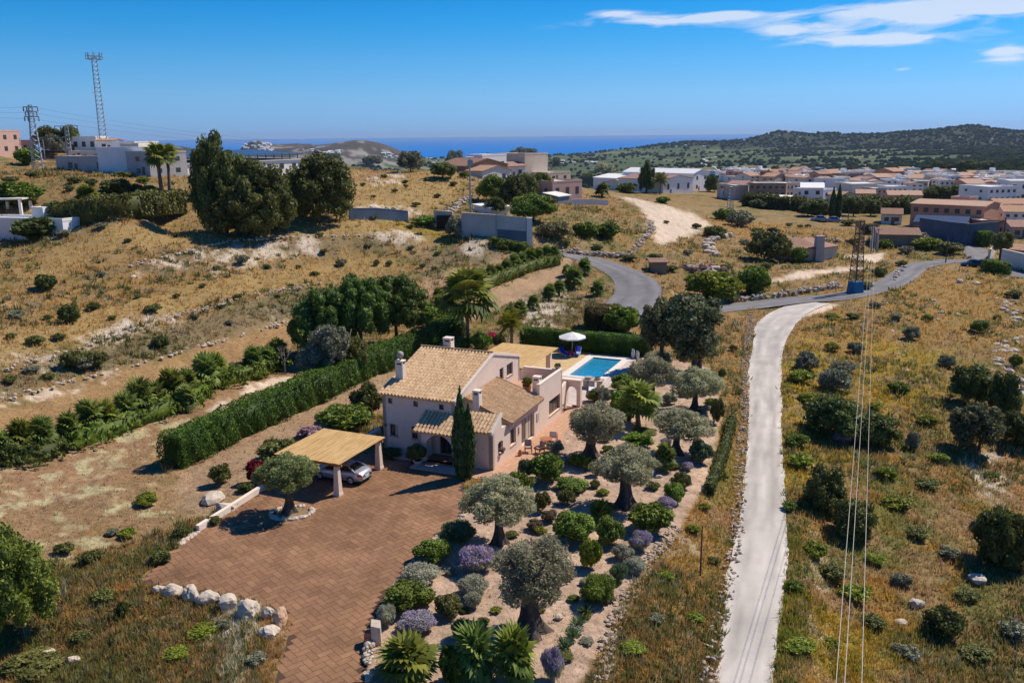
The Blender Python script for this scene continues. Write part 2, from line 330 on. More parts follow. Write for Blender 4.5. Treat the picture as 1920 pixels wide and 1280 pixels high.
def ribbon(name, P, matl, off, nx=10, wob=.12, seed=1, wear=1.0):
    rg = np.random.default_rng(seed); V = []; Cc = []; n = len(P)
    tdir = np.gradient(P[:, :2], axis=0); tdir /= np.linalg.norm(tdir, axis=1)[:, None]+1e-9
    for i in range(n):
        nn = np.array([tdir[i, 1], -tdir[i, 0]]); wl = P[i, 3]+rg.uniform(-wob, wob)*.5+wob*float(fbm(np.array([i*.21]), np.array([seed*3.1]), 2))*3; wr = P[i, 3]+rg.uniform(-wob, wob)*.5+wob*float(fbm(np.array([i*.19]), np.array([seed*7.7]), 2))*3
        for k in range(nx+1):
            q = -wl+(wl+wr)*k/nx; crown = .04*(1-(q/P[i, 3])**2)
            V.append((P[i, 0]+nn[0]*q, P[i, 1]+nn[1]*q, P[i, 2]+off+crown)); u_ = abs(q)/P[i, 3]; ns_ = float(fbm(np.array([i*.11+seed]), np.array([k*.9]), 3)); Cc.append(1+wear*(.35*ns_*2-.16*math.exp(-((u_-.48)/.16)**2)+.10*(u_ > .85)))
    Fc = [(i*(nx+1)+k, i*(nx+1)+k+1, (i+1)*(nx+1)+k+1, (i+1)*(nx+1)+k) for i in range(n-1) for k in range(nx)]
    return tag(link(name, np_mesh(name, V, Fc, True, vcol=np.repeat(np.array(Cc)[:, None], 3, 1)), mat=matl), kind='structure')
M_road_white = mat('pale_concrete', (.57, .525, .465), .9, col2=(.46, .42, .375), scale=.35, bump=.01, bscale=6)
M_asphalt = mat('asphalt', (.155, .15, .155), .85, col2=(.22, .21, .215), scale=.5, bump=.01, bscale=8)
for M_ in (M_road_white, M_asphalt):
    t_ = M_.node_tree; b_ = t_.nodes['Principled BSDF']; a_ = t_.nodes.new('ShaderNodeAttribute'); a_.attribute_name = 'col'; x_ = t_.nodes.new('ShaderNodeMixRGB'); x_.blend_type = 'MULTIPLY'; x_.inputs[0].default_value = 1
    t_.links.new(b_.inputs['Base Color'].links[0].from_socket, x_.inputs[1]); t_.links.new(a_.outputs['Color'], x_.inputs[2]); t_.links.new(x_.outputs[0], b_.inputs['Base Color'])
def densify(P, step): return smooth_path(P, step)
ribbon('road', densify(roadA, .9), M_asphalt, .02, wob=.08)
ribbon('road', densify(roadB, .9), M_asphalt, .035, wob=.05)
ribbon('road', densify(white, .5), M_road_white, .028, wob=.11)

# ------------------------------------------------------------------ ground regions (world polygons, found from the photo)
def wp(*pts): return np.array([G(x, y, fn=T0)[:2] for x, y in zip(pts[::2], pts[1::2])])
Z_garden = wp(868,960, 905,905, 960,870, 1000,845, 1050,820, 1075,800, 1110,745, 1180,700, 1230,668, 1330,690, 1352,760, 1345,820, 1325,900, 1275,985, 1195,1070, 1150,1160, 1085,1290, 690,1330, 690,1190, 735,1100, 800,1010)
Z_soil = wp(330,890, 560,770, 850,640, 850,660, 735,765, 640,800, 500,900, 380,965, 330,950)
Z_daisy = wp(-40,890, 180,810, 330,770, 290,840, 300,890, 400,950, 260,1010, 0,1060, -80,1000)
Z_field2 = wp(0,880, 300,760, 520,690, 600,680, 420,770, 290,850, 260,890, 0,980)
Z_lime = wp(385,768, 440,735, 500,712, 545,706, 540,718, 480,735, 430,755, 395,785)
Z_track = wp(-60,770, 120,728, 250,690, 400,650, 540,602, 570,615, 510,665, 380,700, 250,745, 120,780, -60,835)
Z_edge = wp(-40,752, 120,716, 200,700, 200,706, 120,730, -40,775)
Z_strip1 = wp(800,590, 860,560, 940,530, 1000,505, 1070,488, 1068,512, 1000,545, 940,575, 870,600, 820,610)
Z_strip2 = wp(770,538, 860,505, 950,478, 985,482, 900,520, 840,545, 780,562)
Z_dirt = wp(1160,368, 1190,372, 1240,384, 1300,400, 1322,412, 1330,424, 1280,446, 1238,460, 1226,445, 1222,420, 1195,385)
Z_white1 = wp(1445,528, 1470,514, 1530,504, 1640,499, 1640,503, 1570,512, 1500,524)
Z_white2 = wp(1575,480, 1655,474, 1662,486, 1640,492, 1600,484)
Z_white3 = wp(1492,584, 1545,566, 1568,570, 1550,584, 1500,592)
Z_rocks = [wp(*a) for a in ((520,442,560,440,600,455,598,474,560,470,530,478), (440,458,520,450,520,475,440,500,395,520,400,490), (280,490,420,465,420,480,330,505,260,515), (30,672,90,668,92,695,40,700), (700,440,760,432,790,448,720,465), (860,455,905,455,895,478,865,475),
    (230,600,330,590,330,610,240,615), (150,640,230,610,270,600,210,650), (980,560,1050,545,1040,610,985,615), (700,385,760,388,790,400,760,405), (700,330,750,325,755,345,700,350), (660,390,740,392,740,400,660,398), (1830,860,1860,850,1870,940,1850,930), (1290,960,1300,975,1210,1075,1130,1250,1105,1290,1085,1290,1150,1150,1200,1060), (415,1180,470,1150,500,1190,440,1280,370,1290))]
Z_yel = [wp(*a) for a in ((1470,655,1530,640,1560,700,1560,760,1490,790,1470,740), (1480,1180,1620,1130,1640,1290,1440,1300), (1470,780,1560,860,1560,960,1475,940), (1620,640,1760,660,1740,780,1640,760), (1560,560,1620,560,1650,590,1570,600), (940,400,1000,400,850,450,700,425,760,420))]
Z_orange = [wp(*a) for a in ((1480,600,1620,585,1700,640,1640,690,1500,640), (1700,500,1900,520,1910,640,1750,640,1650,560), (1150,1150,1280,1000,1380,850,1385,950,1330,1290,1130,1300), (250,1120,420,1170,400,1230,250,1210), (1380,700,1400,650,1395,900,1370,940), (1280,400,1400,410,1600,440,1690,450,1600,470,1400,450), (0,560,300,480,600,470,700,478,560,490,300,530,100,600))]
Z_green = [wp(*a) for a in ((1468,940,1500,960,1510,1100,1480,1290,1440,1290,1465,1100), (1330,870,1368,800,1372,900,1335,960), (0,700,120,650,200,690,60,745), (330,990,460,990,350,1090,240,1060), (0,1180,180,1150,240,1290,0,1290), (1540,900,1700,900,1700,1050,1560,1080))]
Z_bank = [wp(*a) for a in ((-40,752, 120,716, 260,678, 400,640, 540,598, 620,545, 560,545, 450,573, 300,613, 150,662, -40,705), (150,520, 300,478, 420,455, 560,446, 700,444, 760,455, 700,476, 560,492, 430,500, 300,528, 150,560), (0,560, 120,540, 120,580, 0,610), (800,470, 900,455, 990,480, 930,500, 850,520, 790,500), (960,548, 1060,540, 1130,560, 1120,600, 980,620))]
Z_flat = [wp(*a) for a in ((-40,690, 150,648, 300,598, 450,556, 620,528, 760,500, 740,482, 600,492, 450,512, 300,548, 150,585, -40,620), (60,470, 300,428, 640,412, 760,420, 700,440, 420,450, 250,466, 60,520), (640,400, 700,320, 860,320, 870,360, 800,405, 700,410))]
Z_redsoil = [wp(*a) for a in ((1830,850,1925,830,1925,960,1870,930), (690,320,720,318,728,336,680,340), (0,880,250,800,290,850,60,930))]
M_pal = dict(dry=(.275, .190, .088), tan=(.31, .215, .115), olive=(.155, .140, .052), green=(.105, .125, .032), gold=(.34, .205, .060), rust=(.28, .175, .075),
             rock=(.60, .50, .40), soil=(.38, .255, .155), red=(.29, .175, .095), pale=(.66, .53, .40), yellow=(.34, .235, .030))
def ground_albedo(x, y, z, slope):
    P = {k: np.array(v) for k, v in M_pal.items()}; d = np.hypot(x, y)
    n1 = fbm(x/14, y/14, 4)*2; n2 = fbm(x/3.1+40, y/3.1, 4)*2; n3 = fbm(x/.8+9, y/.8, 3)*2; n4 = fbm(x/30+5, y/30, 3)*2; n5 = fbm(x/1.7+70, y/2.3, 4)*2
    # streaks along the contour direction
    s = x*HU[0]+y*HU[1]; t = x*HR[0]+y*HR[1]; st = fbm(t/1.2, s/9, 3)*2
    def lerp(a, b, w): return a+(b-a)*w[..., None]
    c = np.broadcast_to(P['dry'], x.shape+(3,)).copy()
    c = lerp(c, P['tan'], sstep(-.2, .5, n1)); c = lerp(c, P['olive'], .85*sstep(.02, .5, n2+n1*.4)); c = lerp(c, P['gold'], .65*sstep(.05, .45, n5-n2*.3))
    c = lerp(c, P['rust'], .7*sstep(.1, .55, n4+st*.5)); c = lerp(c, P['green'], .8*sstep(.22, .55, fbm(x/5+3, y/5+8, 4)*2+n3*.25))
    wr = sstep(25, 90, t-HO@HR-10)       # the slope right of the track is greener and more ochre
    right = sstep(12, 22, t-float(HO@HR))*sstep(420, 260, d)
    c = lerp(c, P['olive']*1.15, .55*right*sstep(-.3, .3, n2)); c = lerp(c, P['gold']*np.array([.85, .8, .7]), .5*right*sstep(-.05, .4, n5))
    c = lerp(c, P['rock'], .75*sstep(.28, .6, slope)*sstep(-.15, .35, n2+n3*.5)*sstep(600, 300, d))
    def zone(poly, col, fe=1.2, k=1.0, br=1.0, thr=None):
        nonlocal c
        w = sstep(-fe, fe, pip_dist(x, y, poly)+n2*br*1.6+n3*br)*k
        if thr is not None: w = w*sstep(thr, thr+.4, n2*.6+n3*.6+n5*.5)
        c = lerp(c, col, w)
    for q in Z_flat: zone(q, np.array([.37, .255, .105]), 2.5, .75, 1.2); zone(q, P['olive'], 2, .6, 1, .35)
    for q in Z_bank: zone(q, np.array([.20, .155, .09]), 1.2, .8, 1.0); zone(q, P['olive']*.9, 1.2, .7, 1, .05); zone(q, P['rock'], 1.0, .55, 1, .42)  # olive scrub and rock; the darker brown also paints in shading on the banks
    for q in Z_orange: zone(q, P['gold'], 5, .75, 2, -.35); zone(q, P['rust'], 5, .5, 2, .0)
    for q in Z_yel: zone(q, P['yellow'], 3, .75, 2, -.15); zone(q, P['green'], 3, .7, 1.5, .25)
    for q in Z_green: zone(q, P['green']*1.2, 1.5, .6, 1, -.2)
    for q in Z_redsoil: zone(q, P['red'], 2.5, .75, 2)
    for q in Z_rocks: zone(q, P['rock'], 1.0, .9, 1.2, -.25)
    zone(Z_field2, P['red']*1.15, 1.5, .8, 1); zone(Z_field2, P['pale']*.75, 1, .8, 1, .1)
    zone(Z_daisy, P['red']*1.1, 3, .6, 2); zone(Z_daisy, np.array([.45, .40, .22]), 3, .85, 2, .02)
    zone(Z_soil, P['soil'], .8, .95, .5); zone(Z_soil, P['red'], .8, .6, .5, .1)
    zone(Z_track, np.array([.36, .22, .10]), 1, .85, 1); zone(Z_track, P['tan']*1.3, 1, .6, 1, .15); zone(Z_edge, P['pale'], .6, .8, 1.3, -.2)
    zone(Z_strip1, P['soil']*1.12, .8, .9, .6); zone(Z_strip1, P['tan']*1.3, .8, .7, .6, 0); zone(Z_strip2, P['soil'], 1, .8, .8)
    zone(Z_dirt, P['pale']*1.02, 1.5, .95, 1.0); zone(Z_dirt, P['soil'], 1.0, .5, .5, .25)
    for q in (Z_lime, Z_white1, Z_white2, Z_white3): zone(q, P['pale']*1.15, .7, .9, .8)
    gd = sstep(-.3, .3, pip_dist(x, y, Z_garden)+n3*.3); c = lerp(c, np.array([.50, .355, .255])*(1+.12*n2+.14*n3)[..., None], gd)
    # beyond the town: farmland in strips, dark woods, green fields
    far = sstep(480, 900, d); th = np.arctan2(x, y)
    fs = fbm(x/260+3, y/70, 3)*2; fb = np.abs((y/55+2.0*fbm(x/300, y/300, 2)) % 1-.5)*2
    fc = np.array([.075, .105, .042])*np.ones(x.shape+(1,)); fc = lerp(fc, np.array([.145, .16, .062]), sstep(.05, .35, fs)*sstep(.25, .45, fb)); fc = lerp(fc, np.array([.24, .20, .11]), .7*sstep(.35, .6, fs))
    fc = lerp(fc, np.array([.034, .050, .026]), sstep(-.1, .3, fbm(x/140, y/90+50, 4)*2+sstep(-45, -15, z)*1.3-.25))
    coast = sstep(-.03, -.08, th)*sstep(2200, 2600, d); fc = lerp(fc, np.array([.085, .075, .068])*(1+.6*fbm(x/120, y/120, 4))[..., None], coast*sstep(-60, -25, z)); fc = lerp(fc, np.array([.42, .40, .36]), coast*sstep(.1, .4, fbm(x/40, y/40, 3)*2)*.6)
    c = lerp(c, fc, far)
    grn = sstep(450, 620, d)*sstep(1500, 1250, d)*sstep(.36, .42, th); c = lerp(c, np.array([.15, .17, .05])*(1+.3*n1)[..., None], grn*.9)
    c = c*(1+.16*n3+.10*n2)[..., None]
    return np.clip(c, .01, .85)
def ground_mat():
    M = bpy.data.materials.new('ground'); M.use_nodes = True; t = M.node_tree; b = t.nodes['Principled BSDF']; N = t.nodes.new; L = t.links.new
    b.inputs['Roughness'].default_value = .95; b.inputs['Specular IOR Level'].default_value = .1
    a = N('ShaderNodeAttribute'); a.attribute_name = 'col'; tc_ = N('ShaderNodeTexCoord')
    n = N('ShaderNodeTexNoise'); n.inputs['Scale'].default_value = 2.4; n.inputs['Detail'].default_value = 8; n.inputs['Roughness'].default_value = .75; L(tc_.outputs['Object'], n.inputs['Vector'])
    r = N('ShaderNodeMapRange'); r.inputs[1].default_value = .3; r.inputs[2].default_value = .7; r.inputs[3].default_value = .62; r.inputs[4].default_value = 1.32; L(n.outputs[0], r.inputs[0])
    mu = N('ShaderNodeVectorMath'); mu.operation = 'SCALE'; L(a.outputs['Color'], mu.inputs[0]); L(r.outputs[0], mu.inputs['Scale']); L(mu.outputs[0], b.inputs['Base Color'])
    n2 = N('ShaderNodeTexNoise'); n2.inputs['Scale'].default_value = 1.8; n2.inputs['Detail'].default_value = 7; n2.inputs['Roughness'].default_value = .7; L(tc_.outputs['Object'], n2.inputs['Vector'])
    bp = N('ShaderNodeBump'); bp.inputs['Distance'].default_value = .28; bp.inputs['Strength'].default_value = .8; L(n2.outputs[0], bp.inputs['Height']); L(bp.outputs[0], b.inputs['Normal'])
    return M
_an = np.radians(np.concatenate([np.arange(-180, -44, 4.0), np.arange(-42, -34.5, .5), np.arange(-34, 36, .1), np.arange(36.5, 43, .5), np.arange(44, 181, 4.0)]))
_an[-1] = math.pi; _rr = [3.0]
while _rr[-1] < 6500:
    D = _rr[-1]; _rr.append(D*math.exp(.05 if D < 33 else min(max(2.9*D/(F*CAMH), .0032), .0105)))
_rr = np.array(_rr)
def make_ground():
    A, R = np.meshgrid(_an, _rr); x = R*np.sin(A); y = R*np.cos(A); z = T(x, y)
    gy = np.gradient(z, axis=0)/(np.gradient(R, axis=0)+1e-6); gx = np.gradient(z, axis=1)/(np.gradient(A, axis=1)*R+1e-6); sl = np.hypot(gx, gy)
    near = np.abs(A) < 1.3; col = np.full(x.shape+(3,), .15); col[:] = (.28, .20, .09)
    col[near] = ground_albedo(x[near], y[near], z[near], sl[near])
    # open the ground under the pool basin
    nR, nA = x.shape; i = np.arange(nR-1)[:, None]*nA+np.arange(nA-1)[None]; fc = np.stack([i, i+1, i+1+nA, i+nA], -1).reshape(-1, 4)[:, ::-1]
    lr = (x-HO[0])*HR[0]+(y-HO[1])*HR[1]; lu = (x-HO[0])*HU[0]+(y-HO[1])*HU[1]
    inp = ((lr > -4.4) & (lr < -.3) & (lu > 28.8) & (lu < 38.1)).ravel(); fc = fc[~inp[fc].any(1)]
    fc = np.vstack([fc, [[0, 0, 0, 0]]])[:-1]
    me = np_mesh('ground', np.stack([x, y, z], -1).reshape(-1, 3), fc, True, vcol=col.reshape(-1, 3))
    return tag(link('ground', me, mat=ground_mat()), kind='structure'), (x, y, z, sl)
ground_o, GR = make_ground()

# sea
def sea_mat():
    M = mat('sea', (.004, .075, .19), .55, spec=.0); t = M.node_tree; b = t.nodes['Principled BSDF']; N = t.nodes.new
    tc_ = N('ShaderNodeTexCoord'); mp = N('ShaderNodeMapping'); mp.inputs['Scale'].default_value = (.0006, .002, 1); t.links.new(tc_.outputs['Object'], mp.inputs[0])
    n = N('ShaderNodeTexNoise'); n.inputs['Scale'].default_value = 1; n.inputs['Detail'].default_value = 5; t.links.new(mp.outputs[0], n.inputs['Vector'])
    r = N('ShaderNodeValToRGB'); r.color_ramp.elements[0].color = (.001, .14, .46, 1); r.color_ramp.elements[1].color = (.004, .18, .55, 1); t.links.new(n.outputs[0], r.inputs[0]); t.links.new(r.outputs[0], b.inputs['Base Color'])
    return M
sea = MB(); sea.add([(-60000, 2000, -90), (60000, 2000, -90), (60000, 80000, -90), (-60000, 80000, -90)], [(0, 1, 2, 3)])
tag(sea.build('sea', sea_mat()), kind='structure')
# far mountain at the right edge of the view
mt = MB(); n = 60; vs = []
for j in range(8):
    for i in range(n):
        a = th_of(1875)+(i/(n-1))*.35; h = 330*math.sin(math.pi*min(1, i/(n-1)*1.0+.0))**.7*(1+.25*math.sin(i*.9)+.15*math.sin(i*2.3)); D = 19000-j*500
        vs.append((D*math.sin(a), D*math.cos(a), -95+h*(1-j/7)**1.2))
mt.add(vs, [(j*n+i, j*n+i+1, (j+1)*n+i+1, (j+1)*n+i) for j in range(7) for i in range(n-1)])
tag(mt.build('mountain', mat('mountain_rock', (.16, .19, .22), .95), smooth=True), kind='structure')
# ------------------------------------------------------------------ vegetation meshes
ML = dict(
 olive=leafmat('olive_leaf', (.24, .235, .125), (.60, .58, .36), trans=.4),
 olive_green=leafmat('olive_green_leaf', (.14, .175, .055), (.38, .42, .16), trans=.35),
 pine=leafmat('pine_needles', (.06, .075, .016), (.24, .245, .06), trans=.25, nscale=.5),
 stone_pine=leafmat('stone_pine_needles', (.06, .10, .015), (.21, .27, .05), trans=.25, nscale=.6),
 young_pine=leafmat('young_pine_needles', (.075, .11, .014), (.32, .36, .06), nscale=.6),
 carob=leafmat('carob_leaf', (.075, .088, .036), (.28, .29, .13), trans=.25, nscale=.5),
 dark=leafmat('dark_leaf', (.055, .075, .018), (.21, .24, .06), trans=.25, nscale=.5),
 green=leafmat('green_leaf', (.075, .115, .014), (.27, .35, .05)),
 bright=leafmat('bright_leaf', (.10, .19, .018), (.34, .47, .065)),
 yellow=leafmat('yellow_green_leaf', (.12, .16, .012), (.40, .42, .045)),
 rosemary=leafmat('rosemary_leaf', (.06, .105, .045), (.20, .28, .12)),
 grey=leafmat('grey_leaf', (.25, .255, .17), (.50, .50, .36)),
 brown=leafmat('brown_leaf', (.13, .10, .05), (.30, .25, .13)),
 brownhedge=leafmat('autumn_hedge_leaf', (.06, .045, .012), (.20, .145, .05)),
 purple=leafmat('lavender_flower', (.30, .19, .44), (.58, .42, .78), trans=.35),
 hedge=leafmat('cypress_hedge_leaf', (.035, .095, .012), (.15, .29, .03), trans=.2, nscale=.8),
 cypress=leafmat('cypress_leaf', (.03, .065, .018), (.12, .19, .045), trans=.2),
 palm=leafmat('palm_leaf', (.075, .12, .02), (.34, .40, .09), trans=.3),
 palmy=leafmat('palm_leaf_yellow', (.08, .12, .015), (.36, .38, .055), trans=.25),
 redleaf=leafmat('red_leaf', (.14, .012, .012), (.42, .03, .04)), pink=leafmat('pink_flower', (.55, .03, .07), (.85, .10, .16)),
 oleander=leafmat('pale_flower', (.35, .20, .22), (.68, .50, .50)), bare=mat('bare_twig', (.34, .28, .24), .9),
 wildgrey=leafmat('wild_grey_shrub', (.17, .17, .10), (.37, .37, .24), trans=.2), wild=leafmat('wild_shrub', (.085, .092, .022), (.26, .265, .07), trans=.2),
 dead=leafmat('dead_frond', (.16, .11, .05), (.36, .26, .12)))
M_bark = mat('bark', (.16, .125, .095), .95, var=.4, scale=6, bump=.03, bscale=14)
M_darkbark = mat('dark_bark', (.095, .075, .062), .95, var=.45, scale=5, bump=.04, bscale=12)
M_palmbark = mat('palm_bark', (.20, .15, .10), .95, var=.4, scale=12, bump=.03, bscale=20)

def leaf_cloud(lobes, n, size, asp, rg, up=0.0, jit=.55, shell=(.72, 1.04), reject=.86, bottom=None):
    """n leaf quads on the surface of overlapping lobes (cx,cy,cz,rx,ry,rz)"""
    Lb = np.asarray(lobes, float); A = (Lb[:, 3]*Lb[:, 4]+Lb[:, 4]*Lb[:, 5]+Lb[:, 3]*Lb[:, 5]); k = rg.choice(len(Lb), int(n*1.9), p=A/A.sum())
    d = rg.normal(size=(len(k), 3)); d /= np.linalg.norm(d, axis=1)[:, None]; rr = rg.uniform(shell[0], shell[1], len(k))**1.0
    # clumpy surface
    fr = 3.2; bump = np.sin(d[:, 0]*fr*2+k*1.7)*np.sin(d[:, 1]*fr*2.3+k)*np.sin(d[:, 2]*fr*2+k*.6)
    rr = rr*(1+.10*bump); P = Lb[k, :3]+d*Lb[k, 3:]*rr[:, None]; ok = np.ones(len(k), bool)
    for j in range(len(Lb)):
        q = (P-Lb[j, :3])/Lb[j, 3:]; ok &= (k == j) | ((q*q).sum(1) > reject**2)
    if bottom is not None: ok &= P[:, 2] > bottom
    P = P[ok][:n]; d = d[ok][:n]; kk = k[ok][:n]; m_ = len(P); nrm = d/Lb[kk, 3:]; nrm /= np.linalg.norm(nrm, axis=1)[:, None]
    nrm = nrm*(1-jit)+rg.normal(size=(m_, 3))*jit*.6; nrm /= np.linalg.norm(nrm, axis=1)[:, None]
    t = rg.normal(size=(m_, 3)); t[:, 2] += up*3; t -= nrm*(t*nrm).sum(1)[:, None]; t /= np.linalg.norm(t, axis=1)[:, None]; b = np.cross(nrm, t)
    s = size*rg.uniform(.65, 1.35, m_)[:, None]; V = np.stack([P-t*s*asp*.5, P+b*s*.5, P+t*s*asp*.5, P-b*s*.5], 1).reshape(-1, 3)
    Fc = np.arange(m_*4).reshape(-1, 4); lob = rg.uniform(-.22, .22, len(Lb)); v = np.clip(.45+lob[kk]+rg.normal(size=m_)*.18, 0, 1)
    return V, Fc, v
def join(parts):
    V = []; Fc = []; v = []; b = 0
    for a in parts: V.append(a[0]); Fc.append(a[1]+b); v.append(a[2]); b += len(a[0])
    return np.concatenate(V), np.concatenate(Fc), np.concatenate(v)
_cap = {}
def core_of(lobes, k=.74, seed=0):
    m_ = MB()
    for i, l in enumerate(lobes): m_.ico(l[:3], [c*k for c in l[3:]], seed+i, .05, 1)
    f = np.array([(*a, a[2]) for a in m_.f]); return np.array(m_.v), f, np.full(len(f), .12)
def cloud_mesh(name, lobes, n, size, asp, seed, core=.72, **k):
    rg = np.random.default_rng(seed); p = [leaf_cloud(lobes, n, size, asp, rg, **k)]
    if core:
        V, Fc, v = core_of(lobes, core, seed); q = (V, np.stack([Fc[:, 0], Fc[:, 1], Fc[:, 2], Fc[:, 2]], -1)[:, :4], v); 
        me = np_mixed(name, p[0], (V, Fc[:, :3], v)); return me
    return np_mesh(name, *p[0][:2], fattr=p[0][2])
def np_mixed(name, a, b):
    """quads a + triangles b in one mesh"""
    V = np.concatenate([a[0], b[0]]); me = bpy.data.meshes.new(name); na, nb = len(a[1]), len(b[1])
    me.vertices.add(len(V)); me.vertices.foreach_set('co', V.astype(np.float32).ravel())
    li = np.concatenate([a[1].ravel(), (b[1]+len(a[0])).ravel()]).astype(np.int32); me.loops.add(len(li)); me.loops.foreach_set('vertex_index', li)
    tot = np.concatenate([np.full(na, 4), np.full(nb, 3)]).astype(np.int32); st = np.concatenate([[0], np.cumsum(tot)[:-1]]).astype(np.int32)
    me.polygons.add(na+nb); me.polygons.foreach_set('loop_start', st); me.polygons.foreach_set('loop_total', tot); me.update(calc_edges=True)
    at = me.attributes.new('v', 'FLOAT', 'FACE'); at.data.foreach_set('value', np.concatenate([a[2], b[2]]).astype(np.float32)); return me
def lobes_round(seed, n, R=1.0, flat=.8, lr=(.30, .48), spread=.62, zc=0.0, low=-.5):
    rg = np.random.default_rng(seed); L = [(0, 0, zc, R*.62, R*.62, R*.62*flat)]
    for i in range(n):
        ph = i*2.399+rg.uniform(-.3, .3); z = low+(1-low)*((i+.5)/n); z = min(.98, z); rr = math.sqrt(max(0, 1-z*z)); r = rg.uniform(*lr)*R; s = spread*R*rg.uniform(.85, 1.15)
        L.append((math.cos(ph)*rr*s, math.sin(ph)*rr*s, zc+z*s*flat, r*rg.uniform(.85, 1.2), r*rg.uniform(.85, 1.2), r*flat*rg.uniform(.85, 1.15)))
    return L
# crowns, unit radius about 1, centred on the origin
ME = {}
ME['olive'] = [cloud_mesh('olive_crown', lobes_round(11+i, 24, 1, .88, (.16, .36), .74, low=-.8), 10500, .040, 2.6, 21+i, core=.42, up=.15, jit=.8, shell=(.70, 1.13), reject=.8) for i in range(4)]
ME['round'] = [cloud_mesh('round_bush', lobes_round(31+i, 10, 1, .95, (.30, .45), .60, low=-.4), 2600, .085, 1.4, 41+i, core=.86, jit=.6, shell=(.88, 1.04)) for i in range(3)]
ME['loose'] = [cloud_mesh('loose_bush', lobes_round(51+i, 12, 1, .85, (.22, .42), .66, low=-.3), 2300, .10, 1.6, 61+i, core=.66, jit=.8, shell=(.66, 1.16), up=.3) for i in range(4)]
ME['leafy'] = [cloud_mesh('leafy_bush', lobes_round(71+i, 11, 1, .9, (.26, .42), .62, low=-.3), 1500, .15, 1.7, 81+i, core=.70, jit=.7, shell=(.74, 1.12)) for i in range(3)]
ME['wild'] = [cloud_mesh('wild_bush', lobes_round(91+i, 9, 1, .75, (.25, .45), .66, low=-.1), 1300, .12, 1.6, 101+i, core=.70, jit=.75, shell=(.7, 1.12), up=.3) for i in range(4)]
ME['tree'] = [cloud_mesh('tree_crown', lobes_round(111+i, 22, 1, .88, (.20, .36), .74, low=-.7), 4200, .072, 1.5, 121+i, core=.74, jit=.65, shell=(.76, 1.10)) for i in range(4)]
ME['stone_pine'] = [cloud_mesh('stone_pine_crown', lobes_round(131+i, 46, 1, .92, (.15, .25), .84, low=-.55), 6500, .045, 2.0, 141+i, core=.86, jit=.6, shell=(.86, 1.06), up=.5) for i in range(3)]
def spikes(seed, n, ang, L0, L1, w, tip=None, droop=.0, base=.25):
    """upright or radiating strands: each one narrow quad; tip=(a,b) keeps only that stretch of the strand"""
    rg = np.random.default_rng(seed); ph = rg.uniform(0, 2*math.pi, n); th = ang*np.sqrt(rg.uniform(0, 1, n)); L = rg.uniform(L0, L1, n)
    d = np.stack([np.sin(th)*np.cos(ph), np.sin(th)*np.sin(ph), np.cos(th)], -1); o = d*[1, 1, 0]*base*rg.uniform(.2, 1, n)[:, None]
    a, b = tip or (0.0, 1.0); P0 = o+d*(L*a)[:, None]; P1 = o+d*(L*b)[:, None]; P1[:, 2] -= droop*L*b*b*np.sin(th); s = np.cross(d, rg.normal(size=(n, 3))); s /= np.linalg.norm(s, axis=1)[:, None]
    W = w*rg.uniform(.7, 1.3, n)[:, None]; mid = (P0+P1)/2; V = np.stack([P0-s*W*.25, mid+s*W*.5, P1, mid-s*W*.5], 1).reshape(-1, 3)
    return V, np.arange(n*4).reshape(-1, 4), np.clip(rg.normal(.5, .22, n), 0, 1)
def spk_mesh(name, *a, **k): p = spikes(*a, **k); return np_mesh(name, p[0], p[1], fattr=p[2])
ME['fine'] = [cloud_mesh('feathery_bush', lobes_round(451+i, 6, 1, .8, (.35, .5), .5, low=-.2), 4200, .036, 5.5, 461+i, core=.80, up=1.0, jit=.75, shell=(.72, 1.14)) for i in range(2)]
ME['flowers'] = [cloud_mesh('lavender_flowers', lobes_round(451+i, 6, 1, .8, (.35, .5), .5, low=-.2), 1700, .045, 4.2, 471+i, core=0, up=1.6, jit=.7, shell=(1.0, 1.20), bottom=.12) for i in range(2)]
ME['spiky'] = [spk_mesh('spiky_bush', 171+i, 2600, 1.5, .6, 1.12, .075, base=.35) for i in range(3)]
# cypress column: unit height 1, radius about .16
def cypress_mesh(seed, tops):
    L = []; rg = np.random.default_rng(seed)
    for (x, h, r) in tops:
        for i in range(11):
            t = i/10; rr = r*(math.sin(math.pi*min(1, t*.86+.16))**.75)*(1-.25*t)+.012; L.append((x*(.3+.7*min(1, t*2)), 0, t*h*.95+.02, rr, rr, .085))
    return cloud_mesh('cypress_crown', L, 4200, .026, 3.2, seed, core=.8, up=1.2, jit=.5, shell=(.8, 1.12), reject=.9)
ME['cypress'] = [cypress_mesh(181, [(-.035, 1.0, .105), (.075, .80, .085)]), cypress_mesh(182, [(0, 1.0, .10)])]
# aleppo pine: tiers of upturned tufts
ME['pine'] = [cloud_mesh('pine_crown', lobes_round(191+i, 44, 1, 1.0, (.13, .27), .80, low=-.75)+[(.15-.1*i, 0, .93, .22, .22, .20), (-.5, .2*i, .62, .25, .25, .2)], 9500, .040, 2.2, 195+i, core=.80, up=.3, jit=.7, shell=(.80, 1.12), reject=.84) for i in range(3)]
